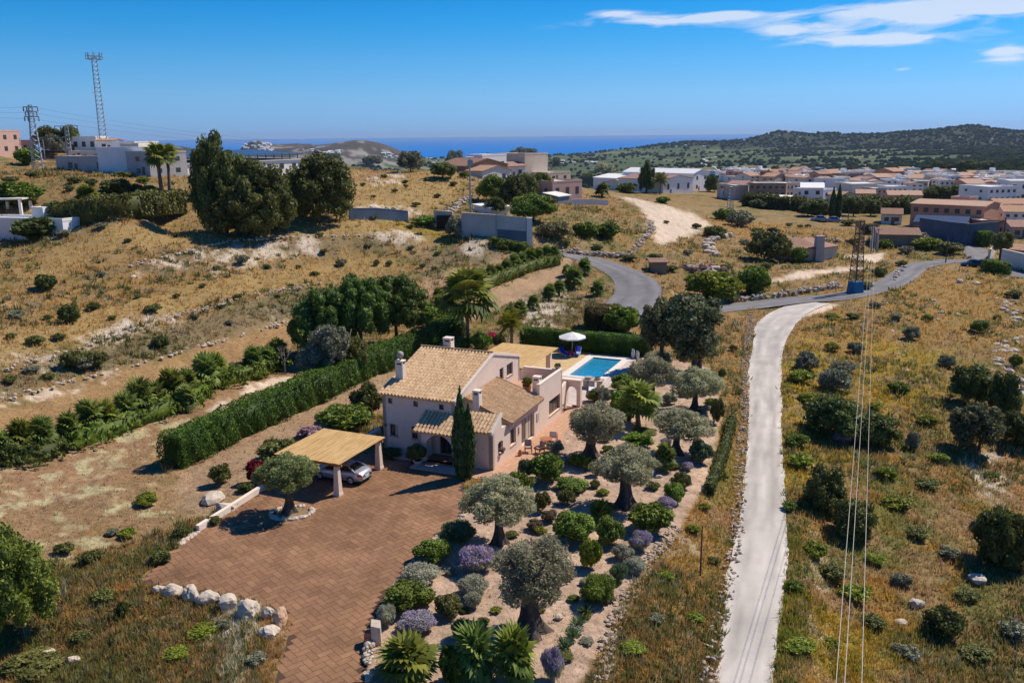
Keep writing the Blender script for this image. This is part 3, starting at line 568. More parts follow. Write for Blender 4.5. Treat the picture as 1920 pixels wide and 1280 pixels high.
# trunks
def trunk_mesh(name, seed, H, r0, r1, flare=1.5, gn=.2, lim=4, spread=.5, n=20, twist=.8):
    """gnarled fluted trunk that splits into limbs; one mesh"""
    rg = random.Random(seed); vs = []; fs = []; rows = 12; lobes = rg.choice([4, 5, 6]); ph = rg.uniform(0, 6); bx = rg.uniform(-.06, .06)*H; by = rg.uniform(-.06, .06)*H
    for j in range(rows):
        t = j/(rows-1); r = r0+(r1-r0)*t+r0*(flare-1)*max(0, 1-t*1.9)**2
        for k in range(n):
            a = 2*math.pi*k/n; rr = r*(1+gn*math.sin(lobes*a+ph+twist*t*3)+gn*.5*math.sin((lobes+3)*a-ph+t*4)*(1-t*.5)+rg.uniform(-.03, .03))
            vs.append((bx*math.sin(t*2.5)+rr*math.cos(a), by*math.sin(t*3)+rr*math.sin(a), -.15+t*(H+.15)))
        if j: fs += [((j-1)*n+k, (j-1)*n+(k+1) % n, j*n+(k+1) % n, j*n+k) for k in range(n)]
    m_ = MB(); m_.add(vs, fs)
    for i in range(lim):
        a = ph+i*2*math.pi/lim+rg.uniform(-.3, .3); s = spread*rg.uniform(.7, 1.2); p0 = Vector((bx*math.sin(2.5), by*math.sin(3), H*.90)); pts = [p0, p0+Vector((math.cos(a)*s*.35, math.sin(a)*s*.35, H*.22)), p0+Vector((math.cos(a)*s*.8, math.sin(a)*s*.8, H*.50)), p0+Vector((math.cos(a)*s*1.2, math.sin(a)*s*1.2, H*.85))]
        m_.tube(pts, [r1*.72, r1*.5, r1*.34, r1*.12], 7)
    return m_.mesh(name, smooth=True)
ME['olive_trunk'] = [trunk_mesh('olive_trunk', 200+i, 1.0, .29, .19, 2.9, .26, 5, .62) for i in range(3)]     # scaled by trunk height
ME['trunk'] = [trunk_mesh('tree_trunk', 210+i, 1.0, .13, .08, 1.4, .08, 4, .5, n=12) for i in range(2)]
# palms
def fan_leaf(seg=13, L=1.0, arc=2.0, pet=.7, droop=.25, wid=.11):
    """one fan frond along +X: petiole then folded blades, as quads (x, y, z)"""
    V = []; Fc = []
    def q(*p): Fc.append([len(V)+i for i in range(4)]); V.extend(p)
    q((0, -.02, 0), (0, .02, 0), (pet, .015, .05), (pet, -.015, .05))
    for i in range(seg):
        a = -arc+2*arc*i/(seg-1); ll = L*(1-.28*(abs(a)/arc)**2); c, s = math.cos(a*.82), math.sin(a*.82); w = wid*ll
        m_ = np.array([pet+c*ll*.55, s*ll*.55, .05+.06]); e = np.array([pet+c*ll, s*ll, .05-droop*ll]); n_ = np.array([-s, c, 0])
        q((pet, 0, .05), tuple(m_-n_*w), tuple(e), tuple(m_+n_*w+np.array([0, 0, .04])))
    return np.array(V), np.array(Fc)
def pin_leaf(L=1.0, nl=13, w=.30, droop=.55):
    V = []; Fc = []
    def q(*p): Fc.append([len(V)+i for i in range(4)]); V.extend(p)
    f = lambda t: np.array([L*t*(1-.18*t*t), 0, L*(.28*t-droop*t*t)])
    for i in range(5): a, b = f(i/5), f((i+1)/5); q(a+[0, -.012*L, 0], a+[0, .012*L, 0], b+[0, .010*L, 0], b+[0, -.010*L, 0])
    for i in range(nl):
        t = .12+.86*i/(nl-1); p = f(t); ll = w*L*math.sin(math.pi*min(1, t*.8+.18))**.6
        for s in (-1, 1): d = np.array([.55*ll, s*ll, -.25*ll]); q(p, p+d*.5+np.array([.035*L, 0, .01]), p+d, p+d*.5-np.array([.035*L, 0, .01]))
    return np.array(V), np.array(Fc)
def palm_crown(name, seed, leaf, n, el0, el1, sc=(.8, 1.1)):
    rg = np.random.default_rng(seed); Vs = []; Fs = []; v = []; b = 0
    for i in range(n):
        ph = i*2.399+rg.uniform(-.2, .2); t = (i+.5)/n; el = el0+(el1-el0)*t+rg.uniform(-.12, .12); s = rg.uniform(*sc); V, Fc = leaf
        ro = rg.uniform(-.4, .4); R = np.array(Matrix.Rotation(ph, 3, 'Z') @ Matrix.Rotation(-el, 3, 'Y') @ Matrix.Rotation(ro, 3, 'X')); W = (V*s)@R.T
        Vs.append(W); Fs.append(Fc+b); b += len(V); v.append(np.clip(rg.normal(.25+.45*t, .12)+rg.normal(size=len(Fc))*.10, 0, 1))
    return np_mesh(name, np.concatenate(Vs), np.concatenate(Fs), fattr=np.concatenate(v))
FL = fan_leaf(); FL2 = fan_leaf(11, .8, 1.7, .35, .15, .14); PL = pin_leaf()
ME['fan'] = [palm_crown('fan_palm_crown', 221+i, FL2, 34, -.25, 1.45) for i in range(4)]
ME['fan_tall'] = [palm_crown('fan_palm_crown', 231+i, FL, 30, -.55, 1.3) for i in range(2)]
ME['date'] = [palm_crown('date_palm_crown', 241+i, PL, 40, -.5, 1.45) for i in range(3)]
def fringe(): V, Fc = fan_leaf(7, .7, 1.0, .25, .5, .16); return palm_crown('dead_frond_skirt', 251, (V, Fc), 22, -1.4, -.9)
ME['skirt'] = [fringe()]
def bare_mesh(seed, n=60):
    rg = random.Random(seed); m_ = MB(); tips = [(Vector((0, 0, 0)), Vector((0, 0, .38)), .035)]
    for g in range(4):
        nt_ = []
        for a, b, r in tips:
            m_.tube([a, b], [r, r*.6], 4, False)
            for k in range(3): d = (b-a).normalized()+Vector((rg.uniform(-.8, .8), rg.uniform(-.8, .8), rg.uniform(-.1, .5))); nt_.append((b, b+d.normalized()*.24*(.9**g), r*.55))
        tips = nt_
    return m_.mesh('bare_branches')
ME['bare'] = [bare_mesh(261), bare_mesh(262)]

# ------------------------------------------------------------------ placing plants from their boxes in the photo
def solve_box(x0, x1, y0, y1, below=0.0):
    """centre and half-axes (a, b) of an ellipsoid standing on the ground that fills a photo box"""
    cx, cy = (x0+x1)/2, (y0+y1)/2; w, h = x1-x0, y1-y0; b = .5
    for _ in range(4):
        g = G(cx, cy, b*(1-below)); s = mpp(g+[0, 0, b]); a = w*s/2; dist = math.hypot(g[0], g[1]); dep = math.atan2(CAMH-g[2]-b, dist)
        Hh = h*s/2; b = math.sqrt(max(Hh*Hh-(a*math.sin(dep))**2, (.45*Hh)**2))/max(.3, math.cos(dep)); b = min(b, Hh*1.1)
    return g, a, b
_n = [0]
def pick(key): _n[0] += 1; return ME[key][_n[0] % len(ME[key])]
def bush(box, kind, ml, name, label, group=None, below=.18, cat='shrub'):
    g, a, b = solve_box(*box, below=below); me = pick(kind)
    o = link(name, me, mat=ML[ml], loc=(g[0], g[1], g[2]+b*(1-below)), rz=(_n[0]*1.3) % 6.28, scale=(a/.97, a/.97, b/(.85 if kind != 'round' else .93)))
    return tag(o, label, cat, group)
def spiky(box, ml, name, label, flower=None, group=None, kind='fine'):
    g, a, b = solve_box(*box, below=.2); s = (a/1.02, a/1.02, b/.86); lc = (g[0], g[1], g[2]+b*.75)
    if flower:
        k = _n[0] % 2; _n[0] += 1; e = empty(name, g, (_n[0]*1.7) % 6.28, label, 'plant', group)
        link('foliage', ME['fine'][k], e, ML[ml], loc=(0, 0, b*.75), scale=s); link('flowers', ME['flowers'][k], e, ML[flower], loc=(0, 0, b*.75), scale=s); return e
    return tag(link(name, pick(kind), mat=ML[ml], loc=lc, rz=(_n[0]*1.7) % 6.28, scale=s), label, 'shrub', group)
def tree(base, box, crown, ml, trunk, tm, name, label, group=None, tsc=None, cat='tree', depth_px=None, sy=1.0, cname='crown'):
    """trunk foot at a photo pixel, crown filling a photo box"""
    g = G(*base) if depth_px is None else G(*depth_px); s = mpp(g); x0, x1, y0, y1 = box
    hd = np.array([g[0], g[1]]); right = np.array([hd[1], -hd[0]])/np.linalg.norm(hd); a = (x1-x0)*s/2; off = ((x0+x1)/2-base[0])*s
    dist = np.linalg.norm(hd); zc = None; lo, hi = g[2]-2, g[2]+40; cy = (y0+y1)/2
    for _ in range(30):
        mid = (lo+hi)/2
        if proj((g[0], g[1], mid))[1] > cy: lo = mid
        else: hi = mid
    zc = (lo+hi)/2; dep = math.atan2(CAMH-zc, dist); Hh = (y1-y0)*s/2; b = math.sqrt(max(Hh*Hh-(a*math.sin(dep))**2, (.5*Hh)**2))/max(.4, math.cos(dep))
    e = empty(name, g, (_n[0]*.9) % 6.28, label, cat, group); rot = Matrix.Rotation(-((_n[0]*.9) % 6.28), 2)
    of = rot @ Vector((right[0]*off, right[1]*off))
    c = link(cname, pick(crown), e, ML[ml], loc=(of.x, of.y, zc-g[2]), scale=(a/1.0, a*sy, b/.9))
    ht = max(.4, zc-g[2]-b*.45); tw = tsc if tsc else ht
    t = link('trunk', pick(trunk), e, tm, scale=(tw, tw, ht)); return e, a, b
def olive(base, box, label, tsc, **k): return tree(base, box, 'olive', k.pop('ml', 'olive'), 'olive_trunk', M_darkbark, 'olive_tree', label, k.pop('group', None), tsc=tsc)
def fan_palm(box, label, group=None, ml='palm', crown='fan', name='fan_palm', trunk=None):
    g, a, b = solve_box(*box, below=.25); e = empty(name, g, (_n[0]*2.1) % 6.28, label, 'palm', group)
    link('crown', pick(crown), e, ML[ml], loc=(0, 0, b*.55), scale=(a/1.05, a/1.05, b*1.35))
    link('trunk', ME['palm_trunk'][0], e, M_palmbark, scale=(.16+.05*a, .16+.05*a, b*.7)); return e
pt = MB(); pt.lathe([(.9, -.2), (1.0, .1), (.85, .5), (.8, .9), (.5, 1.0)], 9)
ME['palm_trunk'] = [pt.mesh('palm_trunk', smooth=True)]
def tall_palm(base, top, rad_px, label, ml='palm', crown='date', group=None, skirt=False, tr=.22, lean=0):
    g = G(*base); s = mpp(g); lo, hi = g[2], g[2]+40
    for _ in range(30):
        mid = (lo+hi)/2
        if proj((g[0], g[1], mid))[1] > top: lo = mid
        else: hi = mid
    h = (lo+hi)/2-g[2]; R = rad_px*s; e = empty('palm_tree', g, (_n[0]*2.1) % 6.28, label, 'palm', group); hc = max(.5, h-R*.55)
    m_ = MB(); m_.tube([(0, 0, -.3), (.02*h, 0, hc*.35), (.03*h+lean*.4, .01*h, hc*.7), (.02*h+lean, 0, hc)], [tr*1.5, tr, tr*.9, tr*1.1], 9); m_.build('trunk', M_palmbark, e, True)
    link('crown', pick(crown), e, ML[ml], loc=(.02*h+lean, 0, hc), scale=(R/1.0, R/1.0, R/.95))
    if skirt: link('dead_fronds', ME['skirt'][0], e, ML['dead'], loc=(.02*h+lean, 0, hc), scale=R*.75)
    return e
for _k in ('cypress', 'bare', 'olive', 'pine'):
    for _m in ME[_k]: _m.materials.append(ML['bare'] if _k == 'bare' else ML[_k])
# ------------------------------------------------------------------ the villa (house axes: x right along the front, y away, origin at the entry wing's front right corner)
M_stucco = mat('pink_stucco', (.76, .60, .49), .92, var=.06, scale=.8, bump=.006, bscale=14)
M_stucco2 = mat('pale_stucco', (.80, .68, .57), .92, var=.07, scale=1.5, bump=.006, bscale=14)
M_brown = mat('brown_joinery', (.10, .055, .035), .55)
M_glass = mat('window_glass', (.035, .042, .045), .08, spec=.6)
M_curtain = mat('curtain', (.50, .45, .36), .9)
M_terra = mat('terracotta_paving', (.56, .33, .215), .85, var=.12, scale=2.5, bump=.006, bscale=9)
M_terralight = mat('pinkish_paving', (.60, .45, .38), .85, var=.10, scale=2, bump=.006, bscale=9)
M_dark = mat('dark_interior', (.03, .022, .018), .9)
M_cane = mat('cane_mat', (.56, .36, .15), .85)
def cane_nodes(M, axis):
    t = M.node_tree; b = t.nodes['Principled BSDF']; N = t.nodes.new; L = t.links.new; tc_ = N('ShaderNodeTexCoord'); mp = N('ShaderNodeMapping')
    mp.inputs['Scale'].default_value = (14, .7, 1) if axis == 'x' else (.7, 14, 1); L(tc_.outputs['Object'], mp.inputs[0]); n = N('ShaderNodeTexNoise'); n.inputs['Scale'].default_value = 1; n.inputs['Detail'].default_value = 4; L(mp.outputs[0], n.inputs['Vector'])
    r = N('ShaderNodeValToRGB'); r.color_ramp.elements[0].position = .3; r.color_ramp.elements[1].position = .7; r.color_ramp.elements[0].color = (.40, .235, .085, 1); r.color_ramp.elements[1].color = (.72, .49, .22, 1); L(n.outputs[0], r.inputs[0]); L(r.outputs[0], b.inputs['Base Color'])
    bp = N('ShaderNodeBump'); bp.inputs['Distance'].default_value = .03; L(n.outputs[0], bp.inputs['Height']); L(bp.outputs[0], b.inputs['Normal'])
cane_nodes(M_cane, 'x')
def tile_mat(name, ca, cb, cc):
    M = bpy.data.materials.new(name); M.use_nodes = True; t = M.node_tree; b = t.nodes['Principled BSDF']; N = t.nodes.new; L = t.links.new; b.inputs['Roughness'].default_value = .85; b.inputs['Specular IOR Level'].default_value = .2
    a = N('ShaderNodeAttribute'); a.attribute_name = 'v'; r = N('ShaderNodeValToRGB'); r.color_ramp.elements[0].color = (*ca, 1); r.color_ramp.elements[1].color = (*cc, 1); e = r.color_ramp.elements.new(.5); e.color = (*cb, 1); L(a.outputs['Fac'], r.inputs[0])
    tc_ = N('ShaderNodeTexCoord'); n = N('ShaderNodeTexNoise'); n.inputs['Scale'].default_value = 5; n.inputs['Detail'].default_value = 6; L(tc_.outputs['Object'], n.inputs['Vector']); mr = N('ShaderNodeMapRange'); mr.inputs[1].default_value = .35; mr.inputs[2].default_value = .7; mr.inputs[3].default_value = .72; mr.inputs[4].default_value = 1.12; L(n.outputs[0], mr.inputs[0])
    v = N('ShaderNodeVectorMath'); v.operation = 'SCALE'; L(r.outputs[0], v.inputs[0]); L(mr.outputs[0], v.inputs['Scale']); L(v.outputs[0], b.inputs['Base Color']); return M
M_tile = tile_mat('clay_roof_tile', (.50, .31, .17), (.66, .45, .26), (.80, .60, .38))
M_tilered = tile_mat('red_roof_tile', (.28, .10, .06), (.42, .17, .09), (.55, .27, .15))
def tile_roof(name, parent, A, B, C_, D, per=.33, course=.48, h=.115, seed=1, thick=.16, m_=None):
    """barrel tiled roof over the patch A,B (eave) C,D (top)"""
    A, B, C_, D = [np.array(p, float) for p in (A, B, C_, D)]; nrm = np.cross(B-A, D-A); nrm /= np.linalg.norm(nrm)
    if nrm[2] < 0: nrm = -nrm
    Ls = np.linalg.norm(B-A); Lt = (np.linalg.norm(D-A)+np.linalg.norm(C_-B))/2; ns = max(2, round(Ls/per)); ntc = max(2, round(Lt/course)); K = 8
    S = np.linspace(0, 1, ns*K+1); Tt = sorted([j/ntc for j in range(ntc+1)]+[(j+.93)/ntc for j in range(ntc)]); rg = np.random.default_rng(seed)
    V = []; v = []; Fc = []
    jit = rg.uniform(-.012, .012, (ns+1, ntc+1))
    for t in Tt:
        fr = (t*ntc) % 1.0; c = min(int(t*ntc+1e-6), ntc); lip = .035*(1-fr)
        for i, s in enumerate(S):
            f = ((s*ns) % 1.0)*2-1; k = min(int(s*ns), ns); hh = h*math.sqrt(max(0, 1-(f/.66)**2)) if abs(f) < .66 else -.01
            q = A+(B-A)*s; r = D+(C_-D)*s; V.append(q+(r-q)*t+nrm*(hh+lip*(.4+.6*(hh > 0))+jit[k, c]))
    n = len(S); Tn = len(Tt); base = rg.normal(.55, .11, (ns+1, ntc+1))+rg.normal(0, .05, (ns+1, 1))
    for j in range(Tn-1):
        for i in range(n-1): Fc.append((j*n+i, j*n+i+1, (j+1)*n+i+1, (j+1)*n+i)); v.append(np.clip(base[i//K, min(int((Tt[j]+Tt[j+1])/2*ntc), ntc)], 0, 1))
    # underside slab and scalloped front
    b = len(V); V += [A-nrm*thick, B-nrm*thick, C_-nrm*thick, D-nrm*thick]; o = len(V)
    low = [A+(B-A)*s-nrm*.03 for s in S]; V += low
    for i in range(n-1): Fc.append((o+i, o+i+1, i+1, i)); v.append(.2)
    Fc.append((b, b+3, b+2, b+1)); v.append(.35); Fc.append((b, b+1, o+n-1, o)); v.append(.5)
    tl = (Tn-1)*n; Fc += [(b, o, tl, b+3), (b+1, b+2, tl+n-1, o+n-1), (b+3, tl, tl+n-1, b+2)]; v += [.5]*3
    me = np_mesh(name, np.array(V), np.array(Fc), False, fattr=v); return link(name, me, parent, m_ or M_tile)
def cap_tiles(mb, p, q, r=.11, step=.42):
    p, q = Vector(p), Vector(q); n = max(1, int((q-p).length/step))
    for i in range(n): a = p+(q-p)*(i/n); b = p+(q-p)*((i+1)/n+.01); mb.tube([a, b], [r*1.08, r*.92], 8)
def wall(mb, p0, p1, z0, top, th, holes=()):
    """wall from p0 to p1 (xy), outer face on the right; top: number or f(s); holes: (s0, s1, za, zb[, 'arch'])"""
    p0 = np.array(p0, float); p1 = np.array(p1, float); Ln = np.linalg.norm(p1-p0); d = (p1-p0)/Ln; n = np.array([d[1], -d[0]]); tf = top if callable(top) else (lambda s: top)
    br = {0.0, Ln}
    if callable(top): br |= {Ln*i/24 for i in range(1, 24)}
    for h in holes:
        br |= {h[0], h[1]}
        if len(h) > 4: br |= {h[0]+(h[1]-h[0])*(1-math.cos(math.pi*i/14))/2 for i in range(1, 14)}
    br = sorted(b for b in br if -1e-6 <= b <= Ln+1e-6)
    def hz(h, s):
        if len(h) <= 4: return h[3]
        r = (h[1]-h[0])/2; c = (h[0]+h[1])/2; sp = h[3]-r*h[4]; return sp+h[4]*math.sqrt(max(0, r*r-(s-c)**2))
    P = lambda s, z, o: (*(p0+d*s-n*o), z)
    for a, b in zip(br[:-1], br[1:]):
        if b-a < 1e-5: continue
        hs = sorted([h for h in holes if h[0] <= a+1e-6 and h[1] >= b-1e-6], key=lambda h: h[2]); za, zb = z0, z0
        for h in hs+[None]:
            if h is None: ta, tb = tf(a), tf(b)
            else: ta = tb = h[2]
            for o in (0, th): mb.add([P(a, za, o), P(b, zb, o), P(b, tb, o), P(a, ta, o)], [(0, 1, 2, 3)])
            if h is not None:
                ha, hb = hz(h, a), hz(h, b)
                mb.add([P(a, h[2], 0), P(b, h[2], 0), P(b, h[2], th), P(a, h[2], th)], [(0, 1, 2, 3)]); mb.add([P(a, ha, 0), P(b, hb, 0), P(b, hb, th), P(a, ha, th)], [(0, 1, 2, 3)])
                za, zb = ha, hb
            else: mb.add([P(a, ta, 0), P(b, tb, 0), P(b, tb, th), P(a, ta, th)], [(0, 1, 2, 3)])
    for h in holes:
        for s in (h[0], h[1]): mb.add([P(s, h[2], 0), P(s, h[2], th), P(s, hz(h, s), th), P(s, hz(h, s), 0)], [(0, 1, 2, 3)])
    for s in (0, Ln): mb.add([P(s, z0, 0), P(s, z0, th), P(s, tf(s), th), P(s, tf(s), 0)], [(0, 1, 2, 3)])
    return mb
def window(parent, p0, p1, s0, s1, za, zb, depth=.22, panes=2, sill=True, curtain=False, name='window', fw=.06, hb=0):
    """joinery set back in a wall hole: frame > pane, sill"""
    p0 = np.array(p0, float); p1 = np.array(p1, float); Ln = np.linalg.norm(p1-p0); d = (p1-p0)/Ln; n = np.array([d[1], -d[0]])
    o3 = p0+d*s0-n*depth; ang = math.atan2(d[1], d[0]); w = s1-s0; h = zb-za; f = MB()
    f.box(0, fw, -.03, .03, 0, h); f.box(w-fw, w, -.03, .03, 0, h); f.box(fw, w-fw, -.028, .028, 0, fw); f.box(fw, w-fw, -.028, .028, h-fw, h)
    for i in range(1, panes): x = w*i/panes; f.box(x-fw*.6, x+fw*.6, -.026, .026, fw, h-fw)
    for i in range(hb): z = h*(i+1)/(hb+1); f.box(fw, w-fw, -.022, .022, z-.02, z+.02)
    o = f.build(name, M_brown, parent, loc=(*o3, za), rz=ang)
    MB().box(fw*.5, w-fw*.5, -.012, .008, fw*.5, h-fw*.5).build('pane', M_glass, o)
    if curtain: MB().box(w*.5, w-fw, -.019, -.013, fw, h-fw).build('curtain', M_curtain, o)
    if sill: MB().box(-.08, w+.08, -depth-.06, -.031, -.07, -.005).build('sill', M_terra, o)
    return o
house = empty('villa', HO, HRZ, 'two storey pink stucco villa with clay tiled roofs, arched porch and roof terrace', 'house')
def rz_front(s): return 4.92
W = MB(); FR0, FR1 = (-10.8, 1.2), (-3.9, 1.2)
fw_holes = [(.55, 1.0, 4.15, 4.62), (3.0, 3.45, 4.15, 4.62), (5.4, 5.85, 4.15, 4.62), (.62, 1.42, 1.3, 2.35), (2.75, 3.4, 1.3, 2.4), (5.4, 6.5, .32, 2.4)]
wall(W, FR0, FR1, -.1, rz_front, .35, fw_holes)
def gab(u): return (5.0+(u-1.2)*.293) if u < 8.75 else 7.22-(u-8.75)*.26
GR0, GR1 = (-3.9, 1.2), (-3.9, 14.7)
wall(W, GR0, GR1, -.1, lambda s: gab(s+1.2)-.02+(.02 if s > 7.5 else 0), .35, [(8.9, 9.75, 3.32, 5.5), (10.5, 11.9, 4.35, 5.5)])
wall(W, (-10.8, 14.7), (-10.8, 1.2), -.1, lambda s: gab(14.7-s)-.06, .35)
wall(W, (-3.9, 14.7), (-10.8, 14.7), -.1, 5.55, .35)
W.build('wall', M_stucco, house)
for h in fw_holes[:3]: window(house, FR0, FR1, h[0], h[1], h[2], h[3], .2, 1, False)
for h in fw_holes[3:5]: window(house, FR0, FR1, h[0], h[1], h[2], h[3], .2, 2, True, h is fw_holes[3])
d = window(house, FR0, FR1, 5.4, 6.5, .32, 2.4, .2, 2, False, name='entrance_door', fw=.16, hb=3)
window(house, GR0, GR1, 8.9, 9.75, 3.32, 5.5, .18, 1, False, name='terrace_door', fw=.12, hb=1); window(house, GR0, GR1, 10.5, 11.9, 4.35, 5.5, .18, 2, True)
tile_roof('main_roof', house, (-11.15, .95, 4.98), (-3.98, .95, 4.98), (-3.98, 8.75, 7.28), (-11.15, 8.75, 7.28), seed=3)
tile_roof('rear_roof', house, (-3.98, 14.95, 5.62), (-11.15, 14.95, 5.62), (-11.15, 8.75, 7.26), (-3.98, 8.75, 7.26), seed=4)
r = MB(); cap_tiles(r, (-11.15, 8.78, 7.36), (-3.95, 8.78, 7.36)); r.build('ridge_tiles', M_tile, house)
v_ = MB()                                                        # pale verge along the gable
for (u0, z0_), (u1, z1_) in (((1.0, 5.0), (8.75, 7.27)), ((8.75, 7.27), (14.75, 5.70))): v_.hexa([(-3.98, u0, z0_-.12), (-3.80, u0, z0_-.12), (-3.80, u1, z1_-.12), (-3.98, u1, z1_-.12), (-3.98, u0, z0_+.10), (-3.80, u0, z0_+.10), (-3.80, u1, z1_+.10), (-3.98, u1, z1_+.10)])
v_.build('verge', M_stucco2, house)
# low wing with a roof falling to the right
lw = MB(); RW0, RW1 = (0, 0), (0, 10.0)
def low_top(s): return 3.15+max(0, min(1, (1.72-s)/1.72))*0 if s > 1.72 else 3.30+s*.49
rw_holes = [(.95, 1.95, 1.0, 2.05, .35), (3.45, 4.65, .9, 2.3), (5.85, 8.75, .12, 2.42)]
wall(lw, RW0, RW1, -.1, lambda s: 3.30+s*.49 if s < 1.72 else 3.02, .38, rw_holes)
wall(lw, (-3.9, 2.95), (-.0, 2.95), 2.6, lambda s: 4.72-s*.42, .3)
lw.build('wall', M_stucco, house)
window(house, RW0, RW1, .95, 1.95, 1.0, 1.98, .22, 2, True); window(house, RW0, RW1, 3.45, 4.65, .9, 2.3, .24, 2, True)
window(house, RW0, RW1, 5.85, 8.75, .12, 2.42, .28, 4, False, True, name='patio_door', fw=.07, hb=0)
tile_roof('wing_roof', house, (.42, 2.85, 3.08), (.42, 10.05, 3.16), (-3.9, 9.35, 4.86), (-3.9, 2.85, 4.80), seed=6, course=.42)
for a_, b_ in (((.40, 2.85, 3.17), (-3.85, 2.85, 4.90)), ((.40, 10.05, 3.26), (-3.85, 9.4, 4.96))): r = MB(); cap_tiles(r, a_, b_, .09); r.build('verge_tiles', M_tile, house)
# entry wing and porch
e_ = MB(); wall(e_, (-3.0, 0), (0, 0), -.1, 3.12, .38, [(2.1, 2.18, 1.72, 1.80)]); wall(e_, (-6.4, -.7), (-2.95, -.7), -.1, 2.80, .42, [(.68, 3.15, .29, 2.64, 1.0)])
wall(e_, (-6.4, 1.2), (-6.4, -.7), -.1, lambda s: 3.72-s*.49, .35, [(.25, 1.35, .29, 2.2)]); wall(e_, (-2.95, -.7), (-2.95, 0.0), -.1, 2.85, .3)
e_.box(-3.3, -3.0, -.28, 1.2, .29, 2.9)
e_.build('porch', M_stucco, house)
tile_roof('porch_roof', house, (-6.72, -.98, 2.84), (-3.02, -.98, 2.84), (-3.02, 1.2, 3.91), (-6.72, 1.2, 3.91), seed=8)
tile_roof('entry_roof', house, (-3.0, -.28, 3.19), (-.10, -.28, 3.19), (-.10, 1.72, 4.17), (-3.0, 1.72, 4.17), seed=9)
v_ = MB(); v_.hexa([(-.12, -.30, 3.05), (.06, -.30, 3.05), (.06, 1.78, 4.07), (-.12, 1.78, 4.07), (-.12, -.30, 3.34), (.06, -.30, 3.34), (.06, 1.78, 4.36), (-.12, 1.78, 4.36)]); v_.build('verge', M_stucco2, house)
st = MB(); st.box(-6.02, -2.97, -.27, 1.19, -.1, .285); st.box(-6.02, -2.9, -.72, -.28, -.1, .29); st.build('porch_floor', mat('dark_terracotta_floor', (.30, .13, .085), .7, var=.15, scale=3), house)
st = MB(); st.box(-6.5, -2.05, -1.95, -.73, -.1, .16); st.box(-6.50, -2.05, -1.99, -1.951, -.1, .17); st.build('porch_step', M_terralight, house)
# high wall, roof terrace and parapets
p_ = MB(); PW0, PW1 = (0, 10.02), (0, 15.8)
def par_top(s): return 4.42 if s > .6 else 3.35+s*1.8
wall(p_, PW0, PW1, -.1, lambda s: 4.42, .28, [(2.35, 5.3, .8, 2.25)]); wall(p_, (0, 15.8), (-3.9, 15.8), -.1, 4.34, .28); p_.build('terrace_wall', M_stucco, house)
window(house, PW0, PW1, 2.35, 5.3, .8, 2.25, .2, 4, True)
c_ = MB(); c_.box(-.31, .03, 10.0, 15.83, 4.423, 4.50); c_.box(-3.88, -.311, 15.49, 15.83, 4.343, 4.42); c_.build('coping', M_stucco2, house)
MB().box(-3.89, -.282, 9.0, 15.5, 3.1, 3.3).build('terrace_floor', M_terra, house)
def chimney(x, y, z0, z1, w=.6, l=.55, cap='chimney', ball=False):
    m_ = MB(); z = z1-.36; m_.box(x-w/2, x+w/2, y-l/2, y+l/2, z0, z)
    for sx in (-1, 1):
        for sy in (-1, 1): m_.box(x+sx*(w/2-.06)-.06, x+sx*(w/2-.06)+.06, y+sy*(l/2-.06)-.06, y+sy*(l/2-.06)+.06, z, z1-.10)
    m_.box(x-w/2+.12, x+w/2-.12, y-l/2+.02, y-l/2+.05, z+.14, z1-.10)
    o = m_.build('chimney', M_stucco2, house, bevel=.02); MB().box(x-w/2-.03, x+w/2+.03, y-l/2-.03, y+l/2+.03, z1-.10, z1).build('chimney_cap', M_stucco2, o, bevel=.03)
    MB().box(x-w/2+.10, x+w/2-.10, y-l/2+.10, y+l/2-.10, z+.002, z1-.101).build('flue', M_dark, o)
    if ball: MB().lathe([(.07, z1), (.07, z1+.22)], 8, (x, y, 0)).build('cowl_post', M_dark, o); m2 = MB(); m2.lathe([(.001, z1+.18)]+[(.30*math.sin(math.pi*k/12), z1+.48-.30*math.cos(math.pi*k/12)) for k in range(1, 12)]+[(.001, z1+.78)], 20, (x, y, 0)); m2.build('ball_cowl', mat('grey_cowl', (.42, .36, .33), .8), o, True)
chimney(-10.25, 3.5, 5.4, 7.35, .72, .6, ball=True); chimney(-8.8, 9.7, 6.6, 8.15, .80, .7); chimney(-2.72, 2.95, 3.6, 5.65, .58, .62); chimney(-.52, 10.72, 3.1, 5.05, .66, .62)
# wall details
sc = MB(); sc.lathe([(.001, -.15), (.09, -.12), (.12, 0), (.10, .10), (.001, .14)], 12, (-10.55, 1.12, 2.2)); sc.build('wall_lamp', mat('clay_lamp', (.30, .17, .12), .8), house, True)
MB().box(.003, .05, 9.25, 9.75, 1.25, 2.0).build('vent_grille', mat('grey_lattice', (.42, .38, .37), .8), house); MB().box(.003, .07, 5.1, 5.25, 1.45, 2.1).build('wall_lamp', M_terra, house)
# arched garden wall beyond the terrace
aw = MB(); wall(aw, (-1.0, 18.4), (.95, 18.4), -.1, 2.66, .45, [(.55, 1.55, .05, 2.05, 1.0)]); wall(aw, (0, 15.8), (-.45, 18.4), -.1, 2.6, .25); aw.build('garden_arch', M_stucco, house)
MB().box(-1.05, 1.0, 18.3, 18.95, 2.661, 2.78).build('arch_coping', M_stucco2, house)

